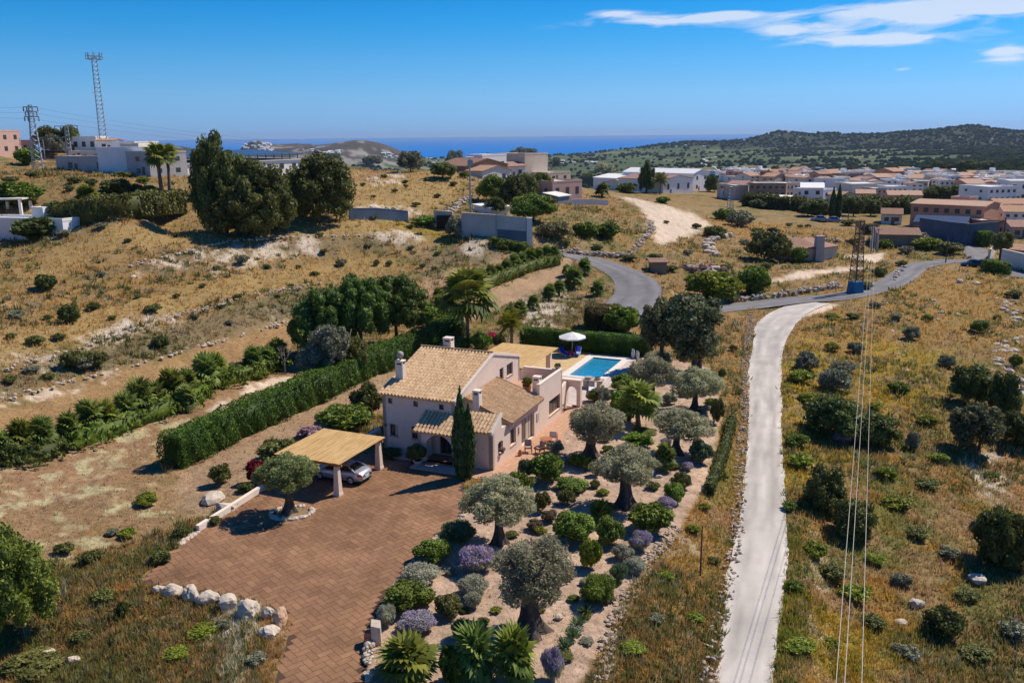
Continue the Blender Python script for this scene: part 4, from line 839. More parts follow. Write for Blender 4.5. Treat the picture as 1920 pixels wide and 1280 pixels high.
# paving round the house
def sheet(name, pts, z, m_, parent=None, kind='structure', th=0.0):
    mb = MB(); n = len(pts)
    if th: mb.add([(x, y, z) for x, y in pts]+[(x, y, z-th) for x, y in pts], [tuple(range(n))]+[(i, (i+1) % n, n+(i+1) % n, n+i) for i in range(n)])
    else: mb.add([(x, y, z) for x, y in pts], [tuple(range(n))])
    o = mb.build(name, m_, None, loc=HO, rz=HRZ); return tag(o, kind=kind)
def grout(M, sc, dark=.6, mortar=.02, w=.5, h=.25, off=.5):
    t = M.node_tree; b = t.nodes['Principled BSDF']; N = t.nodes.new; L = t.links.new; tc_ = N('ShaderNodeTexCoord'); br = N('ShaderNodeTexBrick'); br.inputs['Scale'].default_value = sc; br.offset = off
    br.inputs['Mortar Size'].default_value = mortar; br.inputs['Brick Width'].default_value = w; br.inputs['Row Height'].default_value = h; L(tc_.outputs['Object'], br.inputs['Vector']); src = b.inputs['Base Color'].links[0].from_socket
    br.inputs['Color1'].default_value = (1, 1, 1, 1); br.inputs['Color2'].default_value = (.85, .85, .85, 1); br.inputs['Mortar'].default_value = (dark,)*3+(1,); mx_ = N('ShaderNodeMixRGB'); mx_.blend_type = 'MULTIPLY'; mx_.inputs[0].default_value = 1; L(src, mx_.inputs[1]); L(br.outputs['Color'], mx_.inputs[2]); L(mx_.outputs[0], b.inputs['Base Color'])
grout(M_terra, 1, .7, .02, .4, .4, 0); grout(M_terralight, 1, .75, .02, .5, .5, 0)
sheet('side_patio', [(0, -2.0), (.9, -2.05), (1.4, 0), (1.7, 3), (2.6, 5), (2.9, 8), (2.2, 10.5), (2.1, 13), (1.6, 18.4), (1.3, 26), (0, 26), (0, 0)], .05, M_terra, th=.15)
sheet('front_walk', [(-10.9, -.35), (-6.4, -.45), (-6.4, 1.2), (-10.9, 1.2)], .06, M_terralight, th=.16); sheet('front_patio', [(-2.05, -2.0), (0, -2.0), (0, 0), (-2.05, 0)], .055, M_terra, th=.15)
# pool terrace with the pool let into it
M_sand = mat('sand_coloured_paving', (.62, .44, .23), .9, var=.10, scale=1.5); M_coping = mat('white_stone_coping', (.74, .68, .62), .8, var=.05, scale=3); M_deck = mat('pinkish_stone_deck', (.60, .50, .45), .85, var=.10, scale=2); grout(M_deck, 1, .8, .015, .6, .6, .5); grout(M_sand, 1, .85, .015, .5, .5, 0)
sheet('pool_terrace', [(-13, 19), (-5.0, 19), (-5.0, 39.6), (-13, 39.6)], .055, M_sand, th=.15); sheet('pool_deck', [(0.55, 19.0), (1.35, 26.0), (1.7, 39.6), (.25, 39.6), (.25, 28.5), (-5.0, 28.5), (-5.0, 19.0)], .052, M_deck, th=.15)
pool = empty('swimming_pool', HL(0, 0), HRZ, 'rectangular turquoise swimming pool with white coping', 'pool'); X0, X1, Y0, Y1 = -4.05, -.55, 29.15, 37.75
cp = MB(); cp.box(-5.0, .25, 28.5, Y0, -.05, .085); cp.box(-5.0, .25, Y1, 39.1, -.05, .085); cp.box(-5.0, X0, Y0, Y1, -.05, .085); cp.box(X1, .25, Y0, Y1, -.05, .085); cp.build('coping', M_coping, pool)
ba = MB(); ba.add([(X0, Y0, .08), (X1, Y0, .08), (X1, Y1, .08), (X0, Y1, .08), (X0, Y0, -1.5), (X1, Y0, -1.5), (X1, Y1, -1.5), (X0, Y1, -1.5)], [(4, 5, 6, 7), (0, 1, 5, 4), (1, 2, 6, 5), (2, 3, 7, 6), (3, 0, 4, 7)])
ba.build('basin', mat('turquoise_mosaic', (.03, .40, .68), .6, var=.2, scale=4), pool)
MB().box(X0, X1, Y1-.9, Y1-.002, -1.5, -.45).box(X0, X1, Y1-1.5, Y1-.901, -1.5, -.75).build('steps', mat('turquoise_step', (.04, .40, .52), .6), pool)
Mw = mat('pool_water', (.01, .36, .54), .05, spec=.5, bump=.05, bscale=1.6); Mw.node_tree.nodes['Principled BSDF'].inputs['Transmission Weight'].default_value = .55; Mw.node_tree.nodes['Principled BSDF'].inputs['Base Color'].default_value = (.05, .52, .86, 1)
MB().add([(X0+.001, Y0+.001, -.06), (X1-.001, Y0+.001, -.06), (X1-.001, Y1-.001, -.06), (X0+.001, Y1-.001, -.06)], [(0, 1, 2, 3)]).build('water', Mw, pool)
hr = MB(); hr.tube([(.08, 30.4, 0), (.08, 30.4, .75), (-.35, 30.4, .85), (-.75, 30.4, .3), (-.75, 30.4, -.3)], .025, 6); hr.build('handrail', mat('steel', (.6, .6, .6), .3, metal=1), pool)
# ------------------------------------------------------------------ driveway with herringbone stamped paving
def herring_mat():
    M = bpy.data.materials.new('herringbone_paving'); M.use_nodes = True; t = M.node_tree; b = t.nodes['Principled BSDF']; N = t.nodes.new; L = t.links.new
    b.inputs['Roughness'].default_value = .85; b.inputs['Specular IOR Level'].default_value = .15; tc_ = N('ShaderNodeTexCoord'); a = N('ShaderNodeAttribute'); a.attribute_name = 'v'
    r = N('ShaderNodeValToRGB'); r.color_ramp.elements[0].color = (.225, .122, .066, 1); r.color_ramp.elements[1].color = (.335, .188, .104, 1); e = r.color_ramp.elements.new(.5); e.color = (.28, .153, .085, 1); L(a.outputs['Fac'], r.inputs[0])
    n = N('ShaderNodeTexNoise'); n.inputs['Scale'].default_value = .22; n.inputs['Detail'].default_value = 8; n.inputs['Roughness'].default_value = .65; L(tc_.outputs['Object'], n.inputs['Vector'])
    mr = N('ShaderNodeMapRange'); mr.inputs[1].default_value = .3; mr.inputs[2].default_value = .7; mr.inputs[3].default_value = .64; mr.inputs[4].default_value = 1.26; L(n.outputs[0], mr.inputs[0])
    n2 = N('ShaderNodeTexNoise'); n2.inputs['Scale'].default_value = 7; n2.inputs['Detail'].default_value = 5; L(tc_.outputs['Object'], n2.inputs['Vector']); m2 = N('ShaderNodeMapRange'); m2.inputs[3].default_value = .75; m2.inputs[4].default_value = 1.25; L(n2.outputs[0], m2.inputs[0])
    mm = N('ShaderNodeMath'); mm.operation = 'MULTIPLY'; L(mr.outputs[0], mm.inputs[0]); L(m2.outputs[0], mm.inputs[1]); v = N('ShaderNodeVectorMath'); v.operation = 'SCALE'; L(r.outputs[0], v.inputs[0]); L(mm.outputs[0], v.inputs['Scale']); L(v.outputs[0], b.inputs['Base Color'])
    bp = N('ShaderNodeBump'); bp.inputs['Distance'].default_value = .01; L(n2.outputs[0], bp.inputs['Height']); L(bp.outputs[0], b.inputs['Normal']); return M
DRV = np.array([flat(x, y)[:2] for x, y in ((260,1093), (285,1068), (335,1020), (368,996), (500,914), (560,885), (600,862), (700,846), (718,856), (773,866), (775,875), (863,889), (872,893), (869,930), (868,962), (850,985), (815,1005), (785,1035), (760,1070), (735,1100), (712,1140), (694,1180), (690,1200), (688,1260), (690,1330), (505,1330), (518,1270), (533,1225), (546,1165), (500,1132), (420,1118), (330,1102))])
def driveway():
    base = MB(); base.add([(p[0], p[1], .012) for p in DRV]+[(p[0], p[1], -.2) for p in DRV], [tuple(range(len(DRV)))]+[(i, (i+1) % len(DRV), len(DRV)+(i+1) % len(DRV), len(DRV)+i) for i in range(len(DRV))])
    tag(base.build('driveway', mat('paving_joint', (.085, .05, .032), .95)), kind='structure')
    # real paver blocks clipped to the outline
    a = math.radians(40.0); ex = np.array([math.cos(a), math.sin(a)]); ey = np.array([-ex[1], ex[0]]); w = .42; l = .84; g = .026; rg = np.random.default_rng(5); V = []; Fc = []; v = []
    mn = DRV.min(0)-3; mxx = DRV.max(0)+3; org = DRV.mean(0); B = []
    for i in range(-60, 60):
        for j in range(-60, 60):
            # herringbone 2:1 unit: horizontal then vertical block, stepping diagonally
            ox, oy = (i*4*w/2*1.0)+0, 0
            B.append((i, j))
    cells = []
    for j in range(-110, 110):
        for i in range(-30, 30):
            x = i*4*w+j*w; y = j*w; cells.append((x, y, l, w)); cells.append((x-w, y, w, l)) 
            # offset copies fill the 4w period
            cells.append((x+2*w, y+0, w, l)) if False else None
    cells = [c for c in cells if c]
    ang = math.radians(45+0); 
    P = np.array([[c[0], c[1]] for c in cells]); C4 = np.array([[[c[0]+g/2, c[1]+g/2], [c[0]+c[2]-g/2, c[1]+g/2], [c[0]+c[2]-g/2, c[1]+c[3]-g/2], [c[0]+g/2, c[1]+c[3]-g/2]] for c in cells])
    W = org+C4[..., :1]*ex+C4[..., 1:]*ey; cen = W.mean(1); ok = pip_dist(cen[:, 0], cen[:, 1], DRV) > .05; W = W[ok]
    # pull corners that stick out back inside
    dd = pip_dist(W[..., 0].ravel(), W[..., 1].ravel(), DRV).reshape(W.shape[:2]); W = W[(dd > -.30).all(1)]; n = len(W)
    z = .026+rg.uniform(-.002, .002, (n, 1)); V = np.concatenate([np.concatenate([W, np.repeat(z[:, None], 4, 1)], -1).reshape(-1, 3)]); Fc = np.arange(n*4).reshape(-1, 4)
    me = np_mesh('paving', V, Fc, fattr=np.clip(rg.normal(.5, .2, n), 0, 1)); tag(link('paving', me, mat=herring_mat()), kind='structure')
driveway()
# low retaining kerb wall on the left of the drive
def path_wall(name, pts, h, th, m_, label, cat='wall', z=None, group=None, capm=None, caph=.06):
    P = [np.array(p, float) for p in pts]; c = P[0]; e = empty(name, c, 0, label, cat, group); mb = MB(); cb = MB()
    for a, b in zip(P[:-1], P[1:]):
        d = (b-a)[:2]; d = d/np.linalg.norm(d); n = np.array([-d[1], d[0]])*th/2
        q = lambda p, s, zz: (p[0]-c[0]+s*n[0], p[1]-c[1]+s*n[1], zz-c[2])
        mb.hexa([q(a, -1, a[2]-1.0), q(b, -1, b[2]-1.0), q(b, 1, b[2]-1.0), q(a, 1, a[2]-1.0), q(a, -1, a[2]+h), q(b, -1, b[2]+h), q(b, 1, b[2]+h), q(a, 1, a[2]+h)])
        if capm: cb.hexa([q(a, -1.15, a[2]+h+.003), q(b, -1.15, b[2]+h+.003), q(b, 1.15, b[2]+h+.003), q(a, 1.15, a[2]+h+.003), q(a, -1.15, a[2]+h+caph), q(b, -1.15, b[2]+h+caph), q(b, 1.15, b[2]+h+caph), q(a, 1.15, a[2]+h+caph)])
    mb.build('masonry', m_, e)
    if capm: cb.build('coping', capm, e)
    return e
M_wallwhite = mat('white_render', (.70, .655, .60), .9, var=.10, scale=1.2, bump=.01, bscale=8); M_stone = mat('limestone', (.55, .455, .36), .95, col2=(.40, .33, .26), scale=3, bump=.05, bscale=7)
M_stonepale = mat('pale_limestone', (.66, .57, .46), .95, col2=(.45, .37, .29), scale=3, bump=.05, bscale=6); M_grey = mat('grey_render', (.40, .36, .34), .9, var=.15, scale=1.0, bump=.01)
path_wall('kerb_wall', [flat(371,996), flat(500,914)], .45, .3, M_stucco2, 'low cream kerb wall along the left edge of the paved drive')
path_wall('planter_wall', [flat(618,862), flat(712,812)], .5, .3, M_stucco2, 'low cream planter wall running behind the carport to the villa corner')
# big boulders edging the drive
for i, (x, y, w, h) in enumerate(((300,1106,22,16), (325,1107,36,24), (358,1114,36,30), (393,1121,38,26), (430,1131,40,28), (466,1142,46,32), (504,1150,22,26), (527,1160,34,38), (506,1183,38,20))):
    g = flat(x, y+h*.28); s = mpp(g); m_ = MB(); m_.ico((0, 0, h*s*.36), (w*s*.54, w*s*.42, h*s*.52), 300+i, .11, 3)
    nm = ['small pale boulder at the left end of the boulder row edging the drive', 'long pale boulder second from the left end of the row edging the drive', 'blocky pale boulder third from the left in the row edging the drive', 'squarish boulder in the middle of the row edging the drive', 'rounded boulder just right of the middle of the row edging the drive', 'largest flat boulder of the row edging the drive', 'narrow upright boulder beside the orange tinted one at the drive corner', 'orange tinted angular boulder at the corner of the drive', 'flat pale boulder lying in the dry grass below the drive corner'][i]
    tag(m_.build('boulder', M_stonepale if i != 7 else mat('orange_stone', (.62, .38, .22), .95, col2=(.42, .30, .22), scale=2, bump=.05), loc=g, rz=i*1.1), nm, 'boulder', 'boulders edging the drive')
# garden kerb: low rubble wall with gate pillar at the bottom
gp = empty('gate_pillar', flat(706,1205), .1, 'short cream stone pillar with a terracotta panel beside the drive', 'pillar'); MB().hexa([(-.28, -.28, -.1), (.28, -.28, -.1), (.28, .28, -.1), (-.28, .28, -.1), (-.25, -.25, 1.15), (.25, -.25, 1.0), (.25, .25, 1.2), (-.25, .25, 1.3)]).build('stone_block', M_stonepale, gp, bevel=.04); MB().box(-.62, -.285, -.25, .25, -.1, .75).build('terracotta_panel', mat('terracotta', (.45, .18, .09), .85, var=.2, scale=3), gp, bevel=.03)
def rubble(name, P, hw, n, smin, smax, label, m_, cat='wall', seed=1, h=0.0, parts=True):
    """dry stone line along a path: one mesh of rough blocks"""
    P = [np.array(p, float) for p in P]; sl_ = np.cumsum([0]+[np.linalg.norm((b-a)[:2]) for a, b in zip(P[:-1], P[1:])]); rg = random.Random(seed); c = P[0]; mb = MB(); bm = bmesh.new(); bmesh.ops.create_icosphere(bm, subdivisions=1, radius=1); iv = [tuple(v.co) for v in bm.verts]; fc = [tuple(v.index for v in f.verts) for f in bm.faces]; bm.free()
    for i in range(n):
        s = rg.uniform(0, sl_[-1]); k = max(0, int(np.searchsorted(sl_, s))-1); t = (s-sl_[k])/(sl_[k+1]-sl_[k]+1e-9); p = P[k]+(P[k+1]-P[k])*t; d = (P[k+1]-P[k])[:2]; d = d/np.linalg.norm(d); o = rg.uniform(-hw, hw); r = rg.uniform(smin, smax); zz = rg.uniform(0, h)*(1-abs(o)/max(hw, .01)*.5)
        q = (p[0]-c[0]-d[1]*o, p[1]-c[1]+d[0]*o, p[2]-c[2]+zz); a = rg.uniform(0, 6); sx, sy, sz = r*rg.uniform(.8, 1.4), r*rg.uniform(.7, 1.1), r*rg.uniform(.5, .9)
        vs = []
        for v in iv: x, y, z = v[0]*sx*rg.uniform(.8, 1.1), v[1]*sy*rg.uniform(.8, 1.1), v[2]*sz*rg.uniform(.8, 1.1); vs.append((q[0]+x*math.cos(a)-y*math.sin(a), q[1]+x*math.sin(a)+y*math.cos(a), q[2]+z))
        mb.add(vs, fc)
    return tag(mb.build(name, m_, loc=c), label, cat, kind='stuff' if name in ('stone_bank', 'stone_edging') else None)
rubble('stone_wall', [flat(*p) for p in ((688,1225), (693,1205), (690,1250), (700,1290))], .25, 40, .12, .24, 'low rubble stone wall curving below the gate pillar at the drive edge', M_stonepale, seed=3, h=.5)
rubble('stone_edging', [flat(*p) for p in ((700,1165), (715,1135), (738,1100), (760,1068), (790,1035), (820,1006), (868,965))], .12, 60, .09, .17, 'thin line of white stones edging the garden along the drive', M_stone, 'edging', 4)
rubble('stone_wall', [G(*p) for p in ((1110,1290), (1135,1230), (1160,1150), (1195,1080), (1225,1035), (1270,985))], .55, 420, .06, .16, 'rough rubble wall holding up the lower right edge of the garden', M_stone, seed=5, h=.15)
rubble('stone_wall', [G(*p) for p in ((1322,1290), (1346,1190), (1366,1100), (1381,1000), (1389,900), (1394,800), (1396,700), (1402,640), (1410,590))], .50, 900, .07, .17, 'long low dry stone wall along the left side of the pale lane', M_stone, seed=6, h=.35)
rubble('stone_edging', [flat(*p) for p in ((338,1020), (352,1008), (368,997))], .22, 60, .12, .22, 'pale stones at the end of the cream kerb wall', M_stonepale, 'edging', 7)
# carport
cpo = empty('carport', HL(-8.4, -8.5), HRZ, 'carport with a cane mat roof on tapered cream pillars over the silver car', 'carport'); w_, l_ = 5.7, 5.95
def cp_pillar(x, y):
    m_ = MB(); m_.taper(x, y, -.05, .24, .29, .27); m_.taper(x, y, .241, 2.30, .245, .165); return m_.build('pillar', M_stucco, cpo, bevel=.02)
for x, y in ((-.35, -.2), (-.35, 5.55), (-5.3, -.2), (-5.3, 5.55)): cp_pillar(x, y)
for y in (-.2, 5.55): MB().box(-5.75, .1, y-.09, y+.09, 2.30, 2.46).build('beam', mat('pine_beam', (.36, .18, .07), .8, var=.2, scale=4), cpo)
for i in range(9): x = -5.6+i*.685; MB().box(x-.045, x+.045, -.45, 5.85, 2.465, 2.58).build('rafter', bpy.data.materials['pine_beam'], cpo)
cr = MB(); nst = 58
for i in range(nst): x0 = -5.78+i*5.9/nst; zz = 2.585+random.Random(i).uniform(0, .018); cr.box(x0, x0+5.9/nst-.012, -.50-random.Random(i+5).uniform(0, .06), 5.92+random.Random(i+9).uniform(0, .05), zz, zz+.03)
cr.build('cane_roof', M_cane, cpo)
# pool pergola, same kind
ppo = empty('pergola', HL(-5.9, 21.0), HRZ, 'poolside pergola with a cane mat roof behind the villa', 'pergola')
for x, y in ((-.9, .5), (-.9, 9.0), (-6.3, .5), (-6.3, 9.0)): m_ = MB(); m_.taper(x, y, 0, 2.45, .27, .25); m_.build('pillar', M_stucco, ppo)
for y in (.5, 9.0): MB().box(-6.7, .1, y-.08, y+.08, 2.45, 2.6).build('beam', bpy.data.materials['pine_beam'], ppo)
for i in range(6): x = -6.5+i*1.25; MB().box(x-.04, x+.04, -.2, 9.4, 2.605, 2.69).build('rafter', bpy.data.materials['pine_beam'], ppo)
cr = MB()
for i in range(54): x0 = -6.8+i*6.9/54; zz = 2.695+random.Random(i+70).uniform(0, .018); cr.box(x0, x0+6.9/54-.010, -.3, 9.5, zz, zz+.03)
cr.build('cane_roof', M_cane, ppo)
# car ------------------------------------------------------------------
def sedan(name, loc, rz, paint, label, group=None, detail=True, suv=False):
    e = empty(name, loc, rz, label, 'car', group)
    # side profile stations x (front = +x), lower body: z_bottom, z_belt(shoulder), half width
    st = [(-2.36, .42, .70, .66), (-2.28, .30, .88, .80), (-1.95, .24, .99, .89), (-1.45, .22, 1.01, .92), (-.7, .20, .98, .93), (.2, .20, .95, .93), (.9, .20, .93, .93), (1.25, .22, .88, .92), (1.75, .22, .80, .90), (2.15, .26, .70, .84), (2.32, .34, .58, .70)]
    V = []; K = 9
    for x, zb, zt, hw in st:
        sec = [(0, zb), (hw*.8, zb), (hw*.97, zb+.10), (hw, zb+(zt-zb)*.45), (hw*.985, zt-.10), (hw*.93, zt-.02), (hw*.80, zt+.015), (hw*.4, zt+.035), (0, zt+.04)]
        V += [(x, y, z) for y, z in sec]+[(x, -y, z) for y, z in sec[1:-1][::-1]]
    n = 2*K-2; Fc = [(i*n+k, i*n+(k+1) % n, (i+1)*n+(k+1) % n, (i+1)*n+k) for i in range(len(st)-1) for k in range(n)]; Fc += [tuple(range(n)), tuple((len(st)-1)*n+k for k in range(n))]
    mb = MB(); mb.add(V, Fc); body = mb.build('body', paint, e, True)
    up = .12 if suv else 0
    # greenhouse (glass) and roof shell
    gh = [(-1.72, 1.00, .72), (-1.05, 1.36+up, .60), (-.55, 1.42+up, .60), (.15, 1.42+up, .60), (.45, 1.38+up, .60), (1.12, .95, .74)]
    g = MB(); vs = []
    for x, z, hw in gh: vs += [(x, -.80 if z < 1.2 else -hw-.05, .93), (x, -hw, z-.03), (x, hw, z-.03), (x, .80 if z < 1.2 else hw+.05, .93)]
    vs = []
    for x, z, hw in gh: xb = x*1.0; vs += [(xb, -.82, .93), (xb, -hw, z-.025), (xb, 0, z), (xb, hw, z-.025), (xb, .82, .93)]
    g.add(vs, [(i*5+k, i*5+k+1, (i+1)*5+k+1, (i+1)*5+k) for i in range(5) for k in range(4)]); g.build('windows', M_carglass, e, True)
    rf = MB(); vs = []
    for x, z, hw in [(-1.12, 1.335+up, .60), (-.55, 1.435+up, .605), (.15, 1.435+up, .605), (.50, 1.37+up, .59)]: vs += [(x, -hw-.02, z-.05), (x, -hw*.9, z), (x, 0, z+.025), (x, hw*.9, z), (x, hw+.02, z-.05)]
    rf.add(vs, [(i*5+k, i*5+k+1, (i+1)*5+k+1, (i+1)*5+k) for i in range(3) for k in range(4)]); rf.build('roof', paint, e, True)
    pl = MB()
    for s in (-1, 1):
        for a, b, w in (((-1.78, .815, .985), (-1.08, .615, 1.36+up), .06), ((1.16, .80, .945), (.46, .615, 1.38+up), .04), ((-.28, .83, .96), (-.22, .625, 1.40+up), .035), ((-1.08, .615, 1.36+up), (.46, .615, 1.38+up), .03)): pl.tube([(a[0], s*a[1], a[2]), (b[0], s*b[1], b[2])], w, 6)
    pl.build('pillars', paint, e)
    for x in (-1.42, 1.40):
        for s in (-1, 1):
            wm = MB(); y0 = s*.93; wm.tube([(x, y0-s*.24, .33), (x, y0+s*.005, .33)], .33, 20); wh = wm.build('wheel', M_tyre, e); rm = MB()
            rm.tube([(x, y0, .33), (x, y0+s*.018, .33)], .215, 14)
            for k in range(5): a = k*2*math.pi/5; rm.tube([(x, y0+s*.02, .33), (x+.2*math.cos(a), y0+s*.03, .33+.2*math.sin(a))], .028, 4)
            rm.build('rim', M_rim, wh)
            ar = MB(); ar.tube([(x+.37*math.cos(t), y0-s*.012, .33+.37*math.sin(t)) for t in [math.pi*k/10 for k in range(11)]], .035, 6); ar.build('wheel_arch', paint, e, True)
    for s in (-1, 1):
        m_ = MB(); m_.hexa([(-2.33, s*.40, .72), (-2.35, s*.76, .72), (-2.02, s*.905, .72), (-2.05, s*.40, .72), (-2.30, s*.42, .86), (-2.29, s*.76, .86), (-2.0, s*.895, .88), (-2.05, s*.40, .86)]); m_.build('tail_light', M_redlamp, e)
        m_ = MB(); m_.hexa([(2.26, s*.42, .56), (2.12, s*.80, .58), (1.9, s*.88, .62), (1.95, s*.4, .60), (2.22, s*.42, .66), (2.05, s*.80, .70), (1.8, s*.87, .74), (1.9, s*.4, .70)]); m_.build('headlight', M_lamp, e)
        m_ = MB(); m_.ico((.82, s*.98, .99), (.07, .10, .07), 3, 0, 1); m_.build('mirror', paint, e)
        if detail:
            for x in (.18, -.78): MB().box(x-.10, x+.08, s*.935, s*.955, .80, .83).build('door_handle', M_rim, e)
    MB().box(-2.385, -2.36, -.26, .26, .56, .68).build('number_plate', M_plate, e)
    MB().box(-2.25, 2.2, -.80, .80, .16, .24).build('underbody', M_tyre, e); return e
M_silver = mat('silver_paint', (.40, .44, .52), .28, metal=.45, spec=.6); M_tyre = mat('tyre_rubber', (.02, .02, .02), .9); M_rim = mat('alloy', (.55, .55, .56), .35, metal=.8); M_redlamp = mat('tail_lamp', (.55, .01, .02), .2); M_lamp = mat('head_lamp', (.7, .7, .7), .15); M_plate = mat('white_plate', (.7, .7, .68), .5); M_carglass = mat('car_glass', (.012, .016, .020), .04, spec=.8)
sedan('sedan_car', HL(-10.4, -5.8, .03), HRZ+math.pi, M_silver, 'silver four door sedan parked under the cane roofed carport')
# ------------------------------------------------------------------ pool furniture
u = empty('parasol', HL(-6.95, 38.3, .05), HRZ, 'white octagonal parasol on a white pole by the blue sun loungers', 'parasol')
MB().tube([(0, 0, 0), (0, 0, 2.7)], .03, 8).build('pole', M_wallwhite, u); MB().lathe([(.001, .02), (.35, .02), (.30, .10), (.05, .14)], 14).build('base', M_grey, u)
cn_ = MB(); cn_.lathe([(1.70, 2.02), (1.72, 2.16), (.9, 2.50), (.001, 2.78)], 8); cn_.build('canopy', mat('white_canvas', (.78, .77, .75), .9), u)
def lounger(r, uu, rz, ml_, label, towel=None):
    e = empty('sun_lounger', HL(r, uu, .05), rz, label, 'sun lounger', 'sun loungers under the parasol'); f = MB()
    for y in (-.32, .32): f.tube([(-.15, y, .33), (1.25, y, .33)], .025, 6); f.tube([(-.15, y, .33), (-.75, y, .85)], .025, 6)
    f.build('frame', M_wallwhite, e)
    for x, y in ((.0, -.32), (.0, .32), (1.1, -.32), (1.1, .32)): MB().tube([(x, y, .33), (x+.05, y, 0)], .025, 6).build('leg', M_wallwhite, e)
    MB().box(-.12, 1.28, -.30, .30, .335, .39).build('seat_pad', ml_, e, bevel=.02)
    MB().hexa([(-.12, -.30, .36), (-.12, .30, .36), (-.76, .30, .90), (-.76, -.30, .90), (-.08, -.30, .41), (-.08, .30, .41), (-.72, .30, .95), (-.72, -.30, .95)]).build('backrest', ml_, e)
    if towel: MB().box(-.05, 1.1, -.26, .26, .391, .41).build('towel', towel, e)
M_blue = mat('blue_fabric', (.012, .03, .42), .8); M_ltblue = mat('pale_blue_towel', (.22, .38, .66), .9)
lounger(-7.7, 37.3, HRZ-.75, M_blue, 'deep blue sun lounger left of the parasol'); lounger(-6.2, 38.2, HRZ-1.35, M_blue, 'blue sun lounger with a pale blue towel right of the parasol', M_ltblue)
t = empty('pink_beanbag', HL(-7.0, 37.9, .05), 0, 'pink fabric pouf between the two blue sun loungers', 'pouf'); MB().lathe([(.001, .55), (.2, .52), (.33, .35), (.36, .15), (.30, 0), (.001, 0)][::-1], 14).build('cushion', mat('pink_fabric', (.48, .04, .13), .9), t, True); MB().lathe([(.31, .0), (.37, .14)], 14).build('piping', M_blue, t)
for i, (r, uu, h, lb) in enumerate(((.45, 39.0, 1.15, 'taller pale ceramic vase at the end of the pool hedge'), (.98, 39.1, .92, 'shorter pale ceramic vase at the end of the pool hedge'))):
    v = empty('tall_vase', HL(r, uu, .05), 0, lb, 'vase', 'vases by the pool hedge'); MB().lathe([(.001, 0), (.15, 0), (.21, h*.3), (.22, h*.6), (.15, h*.88), (.12, h*.93), (.17, h)], 14).build('pot', mat('pale_ceramic_%d' % i, (.55, .56, .60), .6), v, True); MB().lathe([(.12, h*.95), (.001, h*.95)], 14).build('mouth', M_dark, v)
bq = empty('stone_counter', HL(-.1, 25.4, .05), HRZ, 'stone outdoor counter with a slab top at the near end of the pool', 'counter'); MB().box(-.9, -.45, -.5, .5, 0, .8).build('pier', M_stone, bq, bevel=.03); MB().box(.6, .95, -.5, .5, 0, .8).build('pier', M_stone, bq, bevel=.03); MB().box(-1.1, 1.1, -.62, .62, .801, .93).build('slab', M_stone, bq, bevel=.03); MB().box(-.75, -.1, -.4, .35, .931, 1.15).build('sink_block', M_grey, bq, bevel=.05); MB().lathe([(.001, .935), (.28, .935), (.33, 1.1), (.25, 1.18)], 12, (.55, 0, 0)).build('bowl', M_stone, bq, True)
wl = empty('white_lounger', HL(.25, 24.0, .05), HRZ+.3, 'white sun lounger beside the stone counter', 'sun lounger'); MB().box(-.3, .3, -.9, .5, .30, .38).build('seat', M_wallwhite, wl, bevel=.02); MB().hexa([(-.3, .5, .30), (.3, .5, .30), (.3, 1.0, .72), (-.3, 1.0, .72), (-.3, .5, .38), (.3, .5, .38), (.3, 1.0, .80), (-.3, 1.0, .80)]).build('backrest', M_wallwhite, wl)
for x, y in ((-.26, -.8), (.26, -.8), (-.26, .4), (.26, .4)): MB().box(x-.03, x+.03, y-.03, y+.03, 0, .299).build('leg', M_wallwhite, wl)
# dining set under the pergola
tb = empty('dining_table', HL(-7.6, 25.0, .05), HRZ, 'white garden table in the shade of the poolside pergola', 'table'); MB().box(-.9, .9, -.5, .5, .70, .74).build('table_top', M_wallwhite, tb)
for x, y in ((-.8, -.4), (.8, -.4), (-.8, .4), (.8, .4)): MB().box(x-.03, x+.03, y-.03, y+.03, 0, .699).build('leg', M_wallwhite, tb)
def armchair(loc, rz, label, pad):
    e = empty('garden_chair', loc, rz, label, 'chair', 'wooden chairs on the side patio'); w = M_chairwood
    for x, y in ((-.27, -.27), (.27, -.27), (-.27, .27), (.27, .27)): MB().box(x-.03, x+.03, y-.03, y+.03, 0, .56 if y < 0 else .95).build('leg', w, e)
    MB().box(-.29, .29, -.29, .29, .38, .43).build('seat', w, e); MB().box(-.25, .25, -.26, .24, .432, .50).build('cushion', pad, e, bevel=.02)
    for x in (-.30, .30): MB().box(x-.035, x+.035, -.32, .30, .562, .60).build('armrest', w, e)
    MB().hexa([(-.25, .22, .43), (.25, .22, .43), (.25, .27, .43), (-.25, .27, .43), (-.25, .34, 1.0), (.25, .34, 1.0), (.25, .39, 1.0), (-.25, .39, 1.0)]).build('backrest', pad, e)
M_chairwood = mat('chair_wood', (.42, .16, .07), .6, var=.2, scale=6); M_pad = mat('striped_pad', (.62, .64, .68), .9); M_padd = mat('patterned_pad', (.50, .46, .42), .9, col2=(.25, .17, .14), scale=14)
armchair(HL(2.0, 8.3, .06), HRZ+math.pi*1.05, 'wooden armchair with a pale blue padded back on the side patio', M_pad); armchair(HL(1.0, 4.9, .06), HRZ+math.pi*.15, 'wooden armchair with a patterned cushion nearest the patio door', M_padd)
armchair(HL(2.0, 5.0, .06), HRZ-.5, 'wooden armchair with a patterned cushion at the garden edge of the patio', M_padd)
rt = empty('round_table', HL(1.9, 6.7, .06), 0, 'round reddish wooden table between the patio armchairs', 'table'); MB().lathe([(.001, .70), (.55, .70), (.56, .74), (.001, .75)], 24).build('table_top', M_chairwood, rt)
for k in range(3): a = k*2.09; MB().tube([(.1*math.cos(a), .1*math.sin(a), .70), (.42*math.cos(a), .42*math.sin(a), 0)], .03, 6).build('leg', M_chairwood, rt)
